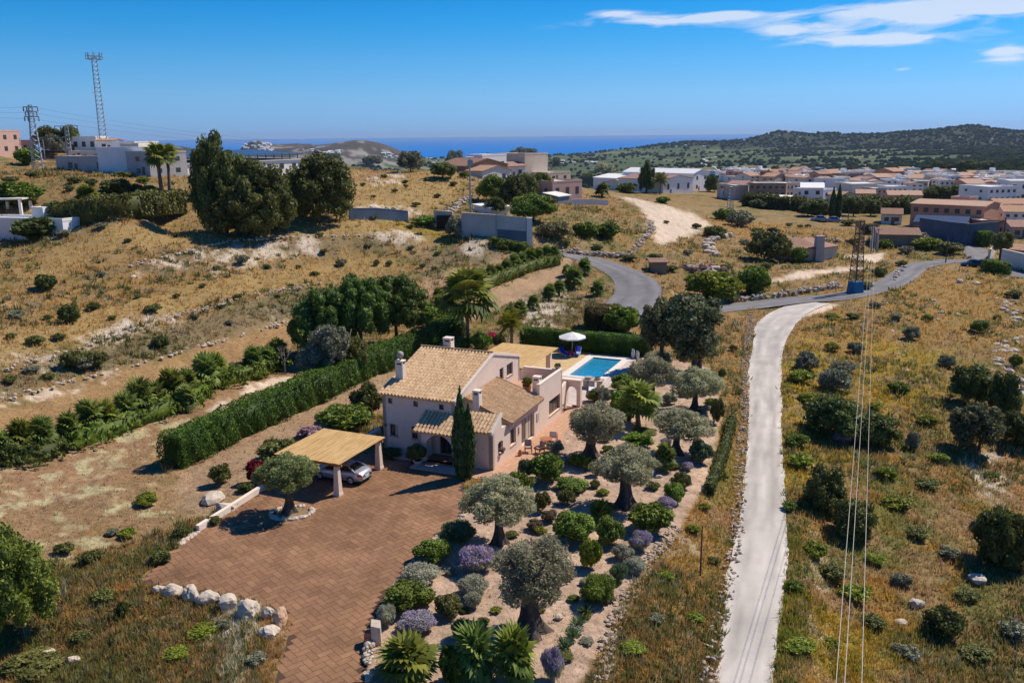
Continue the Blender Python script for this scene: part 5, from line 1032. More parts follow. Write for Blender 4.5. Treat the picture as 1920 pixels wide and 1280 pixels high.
# potted plants
def pot(loc, h, r, label, m_, plant=None, ml='green', pr=.5, ph=.6, kind='round'):
    e = empty('potted_plant', loc, 0, label, 'potted plant'); MB().lathe([(.001, 0), (r*.7, 0), (r, h*.85), (r*1.1, h*.86), (r*1.1, h), (r*.9, h)], 14).build('pot', m_, e, True); MB().lathe([(r*.95, h*.93), (.001, h*.95)], 12).build('soil', M_dark, e)
    link('foliage', pick(kind), e, ML[ml], loc=(0, 0, h+ph*.75), scale=(pr, pr, ph)); return e
M_pot = mat('terracotta_pot', (.42, .19, .11), .85)
pot(HL(-1.75, 11.6, 3.30), .45, .3, 'pot of yellowish plants on the roof terrace', M_pot, ml='yellow', pr=.45, ph=.5, kind='leafy'); pot(HL(-2.3, 12.2, 3.30), .35, .25, 'small pot of grey green plants on the roof terrace', M_pot, ml='grey', pr=.35, ph=.3, kind='leafy')
pot(HL(-6.1, -1.3, .16), .35, .35, 'round clipped shrub in a pot beside the porch arch', M_stucco2, ml='dark', pr=.72, ph=.85); pot(HL(-.25, 16.2, 0), .5, .3, 'small potted plant at the arched garden wall', M_pot, ml='dark', pr=.3, ph=.3, kind='leafy')
pot(HL(.15, 1.5, 1.0), .18, .14, 'flower pot on the arched window sill of the entry wing', M_pot, ml='oleander', pr=.28, ph=.22, kind='leafy')
jg = empty('clay_jug', HL(.65, 3.9, .06), 0, 'small terracotta jug at the foot of the side wall', 'jug'); MB().lathe([(.001, 0), (.14, 0), (.2, .2), (.1, .4), (.13, .45)], 12).build('jar', M_pot, jg, True); MB().tube([(.1, 0, .40), (.24, 0, .34), (.2, 0, .18)], .02, 6).build('handle', M_pot, jg)
pt2 = empty('planter_urn', HL(-.5, 15.9, 4.42), 0, 'dark bowl planter on the far corner of the terrace parapet', 'planter'); MB().lathe([(.001, 0), (.15, 0), (.32, .22), (.35, .32)], 14).build('bowl', M_grey, pt2, True); link('foliage', pick('leafy'), pt2, ML['dark'], loc=(0, 0, .38), scale=(.3, .3, .2))
# ------------------------------------------------------------------ hedges
def hedge(name, P, width, h, ml, n, size, label, wav=.12, z_off=0.0, hs_=None, group=None, up=.6, cat='hedge'):
    P = [np.array(p, float) for p in P]; c = P[0]; seg = [np.linalg.norm((b-a)[:2]) for a, b in zip(P[:-1], P[1:])]; cum = np.append(0, np.cumsum(seg)); Lt = cum[-1]; rg = np.random.default_rng(int(Lt*100) % 9999)
    hs_ = hs_ or [h]*len(P); aT = Lt*width; aS = 2*Lt*h; aE = 2*width*h; tot = aT+aS+aE; u = rg.uniform(0, tot, n)
    s = rg.uniform(0, Lt, n); lat = rg.uniform(-1, 1, n); vert = rg.uniform(0, 1, n)**.9; top = u < aT; side = (u >= aT) & (u < aT+aS); end = u >= aT+aS
    sg = np.where(rg.random(n) < .5, -1.0, 1.0); lat = np.where(side, sg, lat); vert = np.where(top, 1.0, vert); s = np.where(end, np.where(sg < 0, 0, Lt), s)
    k = np.clip(np.searchsorted(cum, s)-1, 0, len(P)-2); t = (s-cum[k])/np.array(seg)[k]; PA = np.array(P)[k]; PB = np.array(P)[k+1]; C = PA+(PB-PA)*t[:, None]; d = (PB-PA)[:, :2]; d /= np.linalg.norm(d, axis=1)[:, None]; nn = np.stack([-d[:, 1], d[:, 0]], -1)
    hh = np.array(hs_)[k]*(1-t)+np.array(hs_)[k+1]*t; rnd = 1-.12*np.maximum(0, vert-.75)/.25*(np.abs(lat) > .9); wv = wav*(np.sin(s*1.7+lat*2)+np.sin(s*3.9+vert*5)+1.2*np.sin(s*.61+vert*2))*.5
    out = rg.normal(0, .07, n)*width*.5; W = (width/2*rnd+np.where(side, wv+out, 0)); X = C[:, :2]+nn*(lat*W)[:, None]+d*(np.where(end, sg*(wv+out), 0))[:, None]; Z = C[:, 2]+vert*(hh+np.where(top, wv*.6+out*.6, 0))+z_off
    nrm = np.zeros((n, 3)); nrm[top, 2] = 1; nrm[side, :2] = nn[side]*sg[side][:, None]; nrm[end, :2] = d[end]*sg[end][:, None]; nrm = nrm*.5+rg.normal(size=(n, 3))*.45; nrm /= np.linalg.norm(nrm, axis=1)[:, None]
    tt = rg.normal(size=(n, 3)); tt[:, 2] += up*3; tt -= nrm*(tt*nrm).sum(1)[:, None]; tt /= np.linalg.norm(tt, axis=1)[:, None]; b = np.cross(nrm, tt); sz = size*rg.uniform(.6, 1.4, n)[:, None]; O = np.stack([X[:, 0], X[:, 1], Z], -1)-c
    V = np.stack([O-tt*sz*.9, O+b*sz*.5, O+tt*sz*.9, O-b*sz*.5], 1).reshape(-1, 3); Fq = np.arange(n*4).reshape(-1, 4)
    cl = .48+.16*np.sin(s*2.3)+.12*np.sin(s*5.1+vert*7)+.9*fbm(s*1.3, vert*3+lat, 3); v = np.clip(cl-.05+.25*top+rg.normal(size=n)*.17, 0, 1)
    # solid core so that nothing shines through
    CV = []; CF = []; kk = .80
    for i, p in enumerate(P):
        dd = (P[min(i+1, len(P)-1)]-P[max(i-1, 0)])[:2]; dd = dd/np.linalg.norm(dd); m_ = np.array([-dd[1], dd[0]])*width/2*kk; e_ = dd*(.15 if i == 0 else -.15 if i == len(P)-1 else 0); q = p[:2]+e_-c[:2]
        CV += [(*(q-m_), p[2]-c[2]-.3), (*(q+m_), p[2]-c[2]-.3), (*(q+m_*.9), p[2]-c[2]+hs_[i]*.90), (*(q-m_*.9), p[2]-c[2]+hs_[i]*.90)]
    for i in range(len(P)-1):
        a = i*4; b_ = a+4
        for x, y in ((0, 1), (1, 2), (2, 3), (3, 0)): CF += [(a+x, a+y, b_+y), (a+x, b_+y, b_+x)]
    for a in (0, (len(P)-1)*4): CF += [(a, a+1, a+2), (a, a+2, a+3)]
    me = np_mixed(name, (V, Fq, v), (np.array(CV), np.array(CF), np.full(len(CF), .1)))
    return tag(link(name, me, mat=ML[ml], loc=c), label, cat, group)
TZ = lambda p: np.array([p[0], p[1], T1(p[0], p[1])])
def hpath(*uv): return [TZ(HL(r, u)) for r, u in uv]
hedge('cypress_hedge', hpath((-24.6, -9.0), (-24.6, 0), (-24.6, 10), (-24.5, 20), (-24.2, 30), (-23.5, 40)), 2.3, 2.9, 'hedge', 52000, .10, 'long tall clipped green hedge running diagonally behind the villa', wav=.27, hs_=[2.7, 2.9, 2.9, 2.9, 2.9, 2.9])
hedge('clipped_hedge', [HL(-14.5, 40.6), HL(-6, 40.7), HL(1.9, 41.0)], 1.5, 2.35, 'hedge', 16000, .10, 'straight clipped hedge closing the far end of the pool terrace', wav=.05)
hedge('brown_hedge', [HL(-9.6, 51.5, .6), HL(-5.2, 52.5, .6)], 3.2, 2.9, 'brownhedge', 9000, .11, 'rounded brown clipped hedge block behind the pool hedge', wav=.18)
hedge('narrow_hedge', [G(1372, 795), G(1362, 840), G(1345, 890), G(1330, 930)], .7, 1.0, 'dark', 3500, .10, 'narrow dark hedge on the garden boundary beside the lane')
hedge('garden_hedge', [G(95, 425), G(170, 415), G(250, 405), G(340, 397)], 3.0, 3.6, 'wild', 9000, .26, 'loose dark green hedge on the upper left terrace below the palms', wav=.5)
hedge('field_hedge', [G(925, 463), G(960, 468), G(985, 474)], 2.0, 1.6, 'green', 3500, .16, 'bright green hedge beside the asphalt road near the grey wall', wav=.3)
hedge('road_hedge', [G(1850, 508), G(1884, 516)], 2.6, 2.2, 'green', 3000, .18, 'clipped green hedge beside the road junction at the far right', wav=.15)
hedge('house_hedge', [G(1828, 457), G(1850, 462)], 3, 3.2, 'green', 2500, .22, 'square clipped hedge beside the bluish town wall', wav=.1)
# ------------------------------------------------------------------ olives and other garden trees (photo boxes)
olive((937,1017), (868,1000,885,985), 'grey green olive tree at the garden edge nearest the entry wing', 1.0)
olive((996,1183), (929,1078,1008,1138), 'largest olive tree with a broad flared dark trunk in the front garden', 1.7)
olive((1172,948), (1113,1234,828,912), 'olive tree with a spreading rooted trunk in the middle of the garden', 1.45)
olive((1108,856), (1062,1167,752,832), 'olive tree with a thick dark trunk beside the patio chairs', 1.35)
olive((1268,850), (1226,1332,760,828), 'olive tree in the right part of the garden below the one nearest the lane', 1.2)
olive((1222,755), (1183,1264,664,728), 'olive tree nearest to the swimming pool deck', 1.1)
olive((1303,768), (1260,1350,684,750), 'olive tree at the far right corner of the garden near the lane', 1.0)
olive((543,962), (486,594,849,925), 'round olive tree standing in a stone ring on the paved drive', 1.0, ml='olive_green')
g = flat(547, 962); mb_ = []
ring = [g+np.array([1.45*math.cos(a), 1.15*math.sin(a), 0]) for a in np.linspace(0, 2*math.pi, 19)]
rubble('stone_ring', ring, .08, 60, .17, .27, 'ring of pale boulders round the olive tree on the drive', M_stonepale, 'stone ring', 11, .12)
rb = MB(); rb.lathe([(1.1, .0), (1.0, .09), (.001, .12)], 20); tag(rb.build('planting_bed', mat('bed_soil', (.24, .17, .10), .95, var=.3, scale=4, bump=.04), loc=g), kind='structure')
tree((640,722), (588,662,604,690), 'tree', 'wildgrey', 'trunk', M_bark, 'grey_shrub', 'silvery grey shrub behind the tall hedge below the stone pines', cat='shrub')
tree((610,728), (560,640,640,712), 'tree', 'wildgrey', 'trunk', M_bark, 'grey_shrub', 'low grey green shrub at the left foot of the silvery shrub', cat='shrub'); tree((668,712), (630,690,628,695), 'tree', 'wild', 'trunk', M_bark, 'green_shrub', 'mid green shrub between the silvery shrub and the stone pines', cat='shrub')
e_, a_, b_ = tree((870,896), (855,889,735,896), 'olive', 'cypress', 'trunk', M_bark, 'cypress_tree', 'tall dark cypress with two tips in front of the entry wing', 'x')
for c in list(e_.children):
    if c.name.startswith('crown'): c.data = ME['cypress'][0]; s = mpp(e_.location); c.location = (0, 0, .05); c.scale = (6.9*.86, 6.9*.80, 6.95)
del e_['group']
e_.rotation_euler = (0, 0, HRZ+.1)
# stone pines behind the hedge
for bx, base, lb in (((548,668,548,672), (612,672), 'leftmost and lowest of the three round stone pines behind the hedge'), ((618,735,520,650), (680,668), 'middle of the three round stone pines behind the hedge'), ((682,796,514,632), (742,650), 'rightmost of the three round stone pines behind the hedge')):
    tree(base, bx, 'stone_pine', 'stone_pine', 'trunk', M_bark, 'stone_pine', lb, 'stone pines behind the hedge', tsc=2.0)
# aleppo pines on the left terrace
for bx, base, lb in (((362,470,270,440), (425,437), 'tallest dark pine on the left terrace'), ((425,555,315,448), (498,442), 'broad dark pine right of the tallest one on the left terrace'), ((540,668,300,418), (600,416), 'rounded dark pine standing right of the other terrace pines'), ((395,520,350,442), (455,445), 'low skirted dark pine in front of the tallest terrace pine')):
    tree(base, bx, 'pine', 'pine', 'trunk', M_darkbark, 'pine_tree', lb, 'dark pines on the left terrace', tsc=2.6)
tree((52,1190), (-40,112,1000,1180), 'pine', 'young_pine', 'trunk', M_bark, 'pine_tree', 'bright green young pine at the lower left edge of the view', tsc=1.4)
# carob trees right of the pool
for bx, base, lb in (((1195,1275,560,668), (1240,690), 'left lobe of the big grey green carob thicket behind the pool'), ((1240,1350,548,640), (1300,690), 'largest carob tree above the pool hedge end'), ((1262,1352,600,690), (1312,700), 'lower right carob tree beside the lane')):
    tree(base, bx, 'tree', 'carob', 'trunk', M_darkbark, 'carob_tree', lb, 'carob trees right of the pool', tsc=2.5)
bush((1130,1200,572,628), 'leafy', 'green', 'leafy_shrub', 'dense leafy green shrub between the brown hedge and the carob trees')
tall_palm((878,650), 540, 42, 'fan palm with a shaggy crown behind the villa roof', 'palmy', 'fan_tall', skirt=True, tr=.2)
tall_palm((958,665), 590, 34, 'yellow green feathery palm beside the pool hedge', 'yellow', 'date', tr=.2)
bush((1383,1446,497,556), 'leafy', 'green', 'leafy_tree', 'dense bright green fig tree above the asphalt road'); bush((1284,1398,505,568), 'loose', 'yellow', 'shrub', 'broad yellow green shrub left of the fig tree above the road', below=.3)
bush((1405,1480,430,495), 'loose', 'wild', 'shrub', 'dark rounded tree left of the ruined pink hut'); bush((1480,1515,462,495), 'leafy', 'green', 'ivy_shrub', 'green climber on the left end of the ruined pink hut')
# garden shrubs
for k, bx, ml_, nm, lb in (
 ('round',(778,848,1006,1058),'green','round_shrub','glossy round green shrub at the drive edge above the grey shrub'),
 ('round',(718,814,1084,1152),'green','round_shrub','large bright green clipped shrub at the drive edge'),
 ('round',(813,867,1112,1160),'wild','round_shrub','olive green ball shrub right of the large bright green one'),
 ('round',(1034,1120,955,1024),'green','mound_shrub','dark green spreading mound left of the small garden palm'),
 ('round',(1112,1172,968,1026),'green','mound_shrub','dark green dome right of the small garden palm'),
 ('round',(1014,1046,954,980),'brown','ball_shrub','small olive brown ball between two garden paths'),
 ('round',(985,1018,972,996),'brown','ball_shrub','small grey brown ball left of the spreading mound'),
 ('round',(1105,1126,898,916),'wild','ball_shrub','smallest green ball beside the flat green mound'),
 ('round',(1040,1106,892,926),'green','mound_shrub','flat bright green mound in the middle of the garden'),
 ('loose',(997,1033,920,962),'wild','shrub','green shrub touching the olive tree by the entry wing'),
 ('loose',(1046,1078,916,948),'wild','shrub','small bushy shrub below the flat bright green mound'),
 ('leafy',(1178,1262,940,1003),'green','leafy_shrub','glossy leafy shrub at the right garden edge above the lavender'),
 ('round',(1147,1187,1019,1052),'grey','ball_shrub','grey brown ball at the lower right garden edge'),
 ('loose',(988,1062,846,910),'green','rosemary','large bright green rosemary mass beside the patio'),
 ('loose',(970,1000,858,902),'rosemary','shrub','dark narrow shrub between the patio and the rosemary'),
 ('loose',(940,998,880,935),'green','shrub','mid green shrub behind the olive tree by the entry wing'),
 ('loose',(1024,1058,825,852),'grey','shrub','grey green shrub at the patio corner by the chairs'),
 ('leafy',(1065,1098,850,876),'yellow','shrub','yellow green shrub below the patio olive tree'),
 ('loose',(1094,1116,856,882),'yellow','shrub','small dull yellow shrub right of the yellow green one'),
 ('loose',(1105,1130,868,894),'yellow','shrub','ochre tinted shrub at the left of the middle olive tree'),
 ('loose',(1166,1224,808,842),'bright','mound_shrub','bright green mound above the middle olive tree'),
 ('round',(1142,1196,700,740),'green','mound_shrub','dark green rounded shrub beside the pool deck'),
 ('round',(1098,1140,728,758),'green','mound_shrub','low dark green mound at the corner of the pool deck'),
 ('loose',(1118,1146,722,762),'grey','shrub','grey sprig bush in front of the low mound by the pool deck'),
 ('leafy',(1142,1190,734,780),'bright','shrub','bright yellow green leafy shrub above the patio olive tree'),
 ('round',(1241,1270,734,760),'grey','ball_shrub','grey ball shrub between the two far olive trees'),
 ('round',(1244,1284,903,946),'bright','mound_shrub','bright green dome at the right garden edge'),
 ('loose',(1259,1298,884,920),'wild','shrub','mid green shrub above the dome at the right garden edge'),
 ('round',(1288,1338,824,872),'rosemary','ball_shrub','dark green ball at the right garden edge near the narrow hedge'),
 ('loose',(1345,1362,690,712),'wild','shrub','small shrub beside the lane beyond the last olive tree'),
 ('leafy',(1086,1128,1008,1070),'yellow','shrub','upright yellow green shrub right of the largest olive tree'),
 ('loose',(700,752,838,860),'dark','shrub','dark low shrub against the villa front wall by the carport'),
 ('loose',(760,795,835,868),'dark','shrub','dark rounded bush at the left of the porch'),
 ('loose',(1330,1358,745,800),'wild','shrub','olive green shrub at the garden boundary near the lane'),
 ('loose',(1186,1230,800,815),'wild','shrub','low shrub under the small garden fan palm'),
 ('loose',(590,700,752,812),'green','oleander_bush','large green bush between the carport roof and the villa'),
 ('loose',(655,720,716,785),'wild','shrub','tall olive green shrub at the left corner of the villa'),
 ('leafy',(560,625,795,822),'oleander','oleander_bush','pale pink flowering oleander behind the carport roof'),
 ('loose',(480,560,820,870),'wild','shrub','yellowish green bush left of the carport roof'),
 ('leafy',(462,500,862,912),'redleaf','red_shrub','dark red leaved shrub behind the olive tree on the drive'),
 ('loose',(390,432,868,912),'wild','shrub','wispy green shrub on the bare soil left of the drive'),
 ('loose',(444,480,902,925),'dark','shrub','low dark shrub at the far end of the kerb wall'),
 ('loose',(790,880,625,660),'green','shrub','green shrub behind the villa roof at the end of the tall hedge'),
 ('loose',(880,925,622,660),'bright','shrub','bright shrub behind the roof right of the tall fan palm'),
 ('leafy',(912,935,622,640),'pink','bougainvillea','crimson flowering bougainvillea behind the villa roof'),
 ('loose',(925,950,625,660),'dark','shrub','dark shrub under the crimson bougainvillea'),
 ('loose',(840,875,600,640),'dark','shrub','dark shrub at the foot of the tall fan palm'),
 ('loose',(1225,1262,655,690),'grey','shrub','grey twiggy shrub at the end of the pool hedge')):
    bush(bx, k, ml_, nm, lb, group=None)
for bx, ml_, lb in (((817,902,968,1026),'rosemary','spiky dark blue green rosemary at the drive edge'), ((1082,1160,1068,1138),'green','spiky green round rosemary at the lower right garden edge'),
 ((745,832,1050,1100),'grey','wide grey green lavender cotton at the drive edge'), ((850,922,1072,1124),'grey','grey green feathery mound left of the largest olive tree'), ((866,908,1104,1144),'grey','lower grey green feathery mound left of the largest olive tree'),
 ((701,746,1128,1178),'grey','small grey bush at the drive edge above the pillar'), ((839,904,1154,1206),'rosemary','dark spiky bush below the olive green ball'), ((1026,1070,1003,1034),'grey','small grey bush behind the crown of the largest olive tree'), ((1140,1182,1050,1095),'rosemary','blue green aloe like clump at the lower right garden edge'), ((1166,1215,1040,1080),'grey','thin grey grass clump on the rubble wall')):
    spiky(bx, ml_, 'spiky_shrub', lb)
for bx, lb in (((858,932,1015,1078),'dark purple lavender clump beside the drive'), ((742,828,1138,1192),'bright violet lavender clump above the gate pillar'), ((1176,1226,990,1036),'purple lavender at the right garden edge'), ((1228,1272,928,960),'purple lavender by the bright green dome'), ((1010,1062,1205,1285),'thin pale lavender at the bottom edge of the garden'), ((1236,1262,818,838),'small lavender under the right garden olive tree'), ((1276,1302,864,884),'pale lavender left of the dark green ball')):
    spiky(bx, 'grey', 'lavender', lb, 'purple')
for bx, lb, ml_ in (((700,828,1188,1290),'large fan palm at the bottom edge beside the stone wall','palmy'), ((838,940,1172,1290),'middle of the three large fan palms at the bottom edge','palm'), ((916,1010,1180,1296),'rightmost large fan palm at the bottom edge of the garden','palmy'), ((1100,1152,936,984),'small yellow green fan palm growing out of the dark mound','palmy'), ((1222,1270,832,890),'leafy fan palm at the right of the middle olive tree','palm')):
    fan_palm(bx, lb, ml=ml_)
bush((820,880,1215,1290), 'leafy', 'green', 'shrub', 'dark leafy shrub between the fan palms at the bottom edge')
tall_palm((1197,800), 742, 30, 'short trunked palm between the upper garden olive trees', 'palmy', 'fan_tall', tr=.22)
# aloe row along the lower right garden edge
for i, (x, y) in enumerate(((1060,1215), (1072,1195), (1084,1172), (1098,1150), (1108,1130))):
    g = G(x, y); s = mpp(g); tag(link('aloe', spk_mesh('aloe', 400+i, 60, 1.1, .7, 1.0, .12, base=.15), mat=ML['rosemary'], loc=g, scale=.75), 'strap leaved aloe at the lower garden edge', 'plant', 'row of aloes at the garden edge')
for x, y, r in ((1048,1160,.28), (905,972,.25), (866,968,.22), (1000,905,.3), (1098,1003,.2), (1072,893,.2), (1235,895,.25), (1130,1088,.2), (1178,1066,.22), (1108,838,.25), (1140,862,.22)):
    g = G(x, y); m_ = MB(); m_.ico((0, 0, r*.3), (r, r*.8, r*.6), x, .12, 2); tag(m_.build('garden_stone', M_stonepale, loc=g), 'pale stone lying on the garden gravel', 'stone', 'loose stones on the garden gravel')

for i, (x, y, w, k, m_) in enumerate(((880,1098,22,'loose','grey'),(930,1150,20,'wild','yellow'),(905,1175,24,'loose','wild'),(1060,1090,24,'loose','wild'),(1040,1120,20,'wild','grey'),(1075,1130,22,'loose','green'),(960,1010,22,'wild','wild'),(985,1040,20,'loose','grey'),(1010,1002,24,'wild','yellow'),(1050,985,20,'loose','grey'),(1140,960,26,'loose','wild'),(1130,930,20,'wild','yellow'),(1200,960,24,'loose','green'),(1225,920,24,'wild','wild'),(1245,955,20,'loose','grey'),(1200,890,24,'loose','yellow'),(1180,862,22,'wild','green'),(1150,880,20,'loose','wild'),(1240,870,24,'loose','grey'),(1265,880,20,'wild','yellow'),(1210,860,20,'round','green'),(1140,850,22,'loose','green'),(1135,830,20,'wild','grey'),(1175,790,22,'loose','wild'),(1215,775,24,'wild','green'),(1240,790,18,'loose','grey'),(1275,780,20,'wild','yellow'),(1195,765,22,'loose','green'),(1285,745,20,'wild','wild'),(1320,775,22,'loose','grey'),(1335,760,20,'loose','green'),(1300,800,22,'wild','wild'),(1275,815,20,'loose','yellow'),(1150,795,22,'round','wild'),(1060,870,20,'wild','grey'),(1035,880,22,'loose','wild'),(970,950,24,'loose','green'),(845,1080,20,'wild','grey'),(800,1130,20,'loose','yellow'),(870,1150,18,'round','green'),(1010,1150,20,'wild','wild'),(1100,1100,24,'loose','grey'),(1150,1100,20,'wild','yellow'),(1140,1130,24,'loose','wild'),(1080,1190,26,'wild','grey'),(1100,1160,20,'loose','yellow'),(1060,1240,30,'wild','wild'),(1100,1210,24,'loose','grey'))):
    bush((x-w*.6, x+w*.6, y-w*.75, y), k, m_, 'cushion_plant', 'small cushion plant on the garden gravel', 'cushion plants on the garden gravel', below=.25, cat='plant')
# ------------------------------------------------------------------ palm rows and wild shrubs on the left
def palm_line(pts, lb, grp, w=46, h=52, ml='palm'):
    for k, (x, y, s) in enumerate(pts): s = s*(1.05+.3*((k*7) % 5)/5); ml = 'palmy' if k % 4 == 1 else 'palm'; fan_palm((x-w*s/2, x+w*s/2, y-h*s, y), lb, grp, ml=ml)
for pts, lb, h_ in ((((0,866),(80,856),(110,840)), 'low green undergrowth at the near end of the palm row', 1.1), (((125,838),(200,815),(262,790),(320,768),(384,738)), 'low green undergrowth along the palm row beside the field', 1.3), (((400,725),(440,712),(520,690)), 'low green undergrowth at the far end of the palm row', 1.2), (((800,606),(845,590)), 'short strip of undergrowth by the far palm row', 1.4), (((850,565),(905,540),(980,510),(1045,492)), 'long strip of undergrowth under the far palm row', 1.6)):
    hedge('undergrowth', [G(*p) for p in pts], 2.6, h_, 'dark' if 'near' in lb else 'green', 2600, .20, lb, wav=.9, cat='undergrowth')
palm_line([(5,868,1.1),(40,862,1.2),(78,856,1.1),(130,838,1.1),(165,826,1.2),(200,815,1.15),(235,803,1.1),(262,790,1.15),(292,778,1.1),(320,768,1.15),(352,752,1.1),(384,738,1.15),(350,775,.8),(405,722,1.0),(475,708,.9),(500,700,.9),(520,690,.9)], 'fan palm in the row beside the tall hedge', 'fan palm row left of the tall hedge')
palm_line([(808,604,.7),(825,596,.75),(845,588,.6),(905,540,.6),(920,533,.6),(935,527,.6),(950,521,.6),(965,515,.65),(980,509,.65),(995,504,.65),(1010,499,.65),(1025,494,.6),(1040,492,.5),(880,550,.55),(860,560,.5),(840,568,.6),(822,574,.6),(776,585,.6)], 'fan palm in the far row by the pale field', 'far fan palm row', w=40, h=48)
for x, y, s in ((1076,548,1.0),(1120,560,.75),(1096,520,.75),(1030,568,.75),(1048,560,.7),(1000,585,.7),(975,596,.7),(1062,520,.5),(955,602,.6)): fan_palm((x-22*s, x+22*s, y-46*s, y), 'dark fan palm on the bank below the bend', 'palms on the bank below the road bend')
tall_palm((306,374), 286, 19, 'left of the two tall palms on the left hillside', 'palmy', 'fan_tall', skirt=True, tr=.35); tall_palm((319,374), 283, 16, 'right of the two tall palms on the left hillside', 'palmy', 'fan_tall', skirt=True, tr=.3)
fan_palm((138,190,348,388), 'spreading palm on the left hillside above the garden hedge', ml='palmy')
tall_palm((917,315), 270, 13, 'single palm rising behind the brown roofed house', 'dark', 'date', tr=.3); tall_palm((1128,350), 308, 20, 'left palm of the pair by the pink house', 'olive', 'date'); tall_palm((1142,350), 312, 18, 'right palm of the pair by the pink house', 'olive', 'date'); tall_palm((1044,333), 296, 16, 'dark bushy palm right of the blank beige wall', 'dark', 'date')
tall_palm((1237,364), 328, 20, 'palm in front of the white roofed warehouses', 'wild', 'date'); fan_palm((1112,1146,344,372), 'low palm beside the white wall of the pink house', ml='dark')
def wilds(lst, lb, grp):
    for bx, k, ml_ in lst: bush(bx, k, ml_, 'wild_shrub', lb, grp, below=.25)
def sq(x, y, w, h=None, k='wild', ml_='wild'): h = h or w*.75; return ((x-w/2, x+w/2, y-h, y), k, ml_)
for pts, lb in ((((0,748),(120,716),(260,678),(400,641),(540,600)),'broken line of pale stones at the foot of the bank above the field track'), (((0,692),(150,650),(300,600),(450,558),(600,530)),'broken line of brown stones along the edge of the middle terrace'), (((230,500),(330,475),(420,453),(560,443),(700,441)),'broken line of pale stones along the edge of the pine terrace')):
    rubble('stone_bank', [G(*p) for p in pts], 1.0, 170, .10, .30, lb, M_stone if 'brown' in lb else M_stonepale, 'stone bank', len(lb))
# individually describable shrubs, left
for q, nm, lb in ((sq(130,612,46,44,'loose','dark'),'round_shrub','round dark bush standing alone on the left terrace'), (sq(85,548,40,34,'leafy','dark'),'shrub','dark leafy bush with pale stones at its foot on the left slope'), (sq(66,648,32,20),'shrub','low green bush below the lone round bush'), (sq(30,600,32,20,'wild','wildgrey'),'shrub','low grey green bush at the left edge of the slope'),
  (sq(300,655,34,28,'loose','dark'),'shrub','dark bush on the bank above the field track'), (sq(136,690,46,34,'loose','wild'),'shrub','left of the pair of green bushes on the bank above the track'), (sq(180,690,46,34,'loose','wild'),'shrub','right of the pair of green bushes on the bank above the track'), (sq(158,695,40,26,'loose','wildgrey'),'shrub','grey twiggy bush between the pair of green bushes'),
  (sq(285,588,34,18,'wild','wild'),'shrub','low green bush on the edge of the middle terrace'), (sq(445,703,34,26,'loose','wildgrey'),'bare_shrub','pale twiggy bush in the palm row'), (sq(175,582,26,16,'wild','dark'),'shrub','small dark bush right of the lone round bush'),
  (sq(65,452,92,44,'leafy','dark'),'fig_shrub','large spreading fig shrub beside the white walled villa'), (sq(50,312,44,36,'leafy','green'),'shrub','green bush at the foot of the small pylon on the left hill'), (sq(218,365,56,30,'leafy','dark'),'shrub','rounded dark bush on the upper left slope'),
  (sq(35,390,90,48,'leafy','green'),'shrub','wide green bush above the white pergola'), (sq(862,446,54,40,'tree','wildgrey'),'shrub','round grey green bush left of the grey retaining wall'), (sq(455,498,26,22,'wild','wildgrey'),'shrub','grey bush below the rocky bank'), (sq(712,565,18,18),'shrub','small bush in the far left field corner'), (sq(800,425,50,22,'loose','bright'),'shrub','bright green scrub at the end of the blue grey wall'),
  (sq(1098,450,44,34,'leafy','green'),'fig_shrub','left of the two fig shrubs on the grass plateau'), (sq(1138,450,54,32,'leafy','green'),'fig_shrub','right of the two fig shrubs on the grass plateau'), (sq(1038,450,60,36,'loose','brown'),'bare_shrub','bare brownish brush beside the grey wall'), (sq(1176,362,38,22,'leafy','green'),'shrub','green bush left of the warehouses'), (sq(1390,428,54,34,'loose','wildgrey'),'shrub','dark bush on the field edge under the thin pylon'), (sq(1358,416,50,26,'loose','green'),'shrub','green shrub mass left of the thin pylon'), (sq(1340,448,40,26,'loose','wild'),'shrub','green brush lining the pale dirt field'), (sq(1306,430,18,12),'shrub','small round bush in the pale dirt field'), (sq(1243,382,28,14,'leafy','green'),'shrub','low green bush above the pale dirt field')):
    bush(q[0], q[1], q[2], nm, lb, below=.25)
wilds([sq(*a) for a in ((110,640,26,16),(210,600,16,10),(405,508,14,10),(590,520,18,12),(606,478,16,12),(640,500,22,16,'wild','wildgrey'),(706,500,14,14),(730,500,14,12),(792,505,12,12),(815,508,14,10),(330,560,14,10),(380,540,14,9),(445,560,16,10),(258,560,14,9),(190,520,18,11,'wild','wildgrey'),(520,560,12,9),(365,600,20,13,'wild','wildgrey'),(500,505,16,11),(90,600,16,11),(300,530,14,9),(560,505,12,9),(20,635,20,12),(430,610,16,10,'wild','wildgrey'),(545,540,14,9),(240,545,14,8),(60,700,30,17,'wild','wildgrey'),(20,720,28,18),(90,712,24,14),(770,470,14,10),(690,465,16,10,'wild','wildgrey'),(820,480,14,9))], 'small wild shrub on the terraced slopes left', 'wild shrubs on the left slopes')
wilds([sq(*a) for a in ((240,1010,34,22,'wild','yellow'),(210,1005,28,16,'loose','wildgrey'),(275,950,42,28,'loose','yellow'),(230,1160,26,34,'loose','dark'),(300,1060,40,30,'loose','wild'),(340,1010,34,26,'loose','wild'),(170,1060,40,30,'loose','wild'),(400,985,30,20),(60,1270,110,50,'loose','wild'),(150,1210,46,30,'loose','wild'),(330,1240,50,30,'wild','yellow'),(380,1200,60,34,'wild','yellow'),(190,1130,44,28),(420,1180,30,20,'wild','wildgrey'),(480,1250,40,30,'wild','wildgrey'),(120,1040,36,24))], 'shaggy wild shrub in the lower left grass', 'wild shrubs at the lower left')
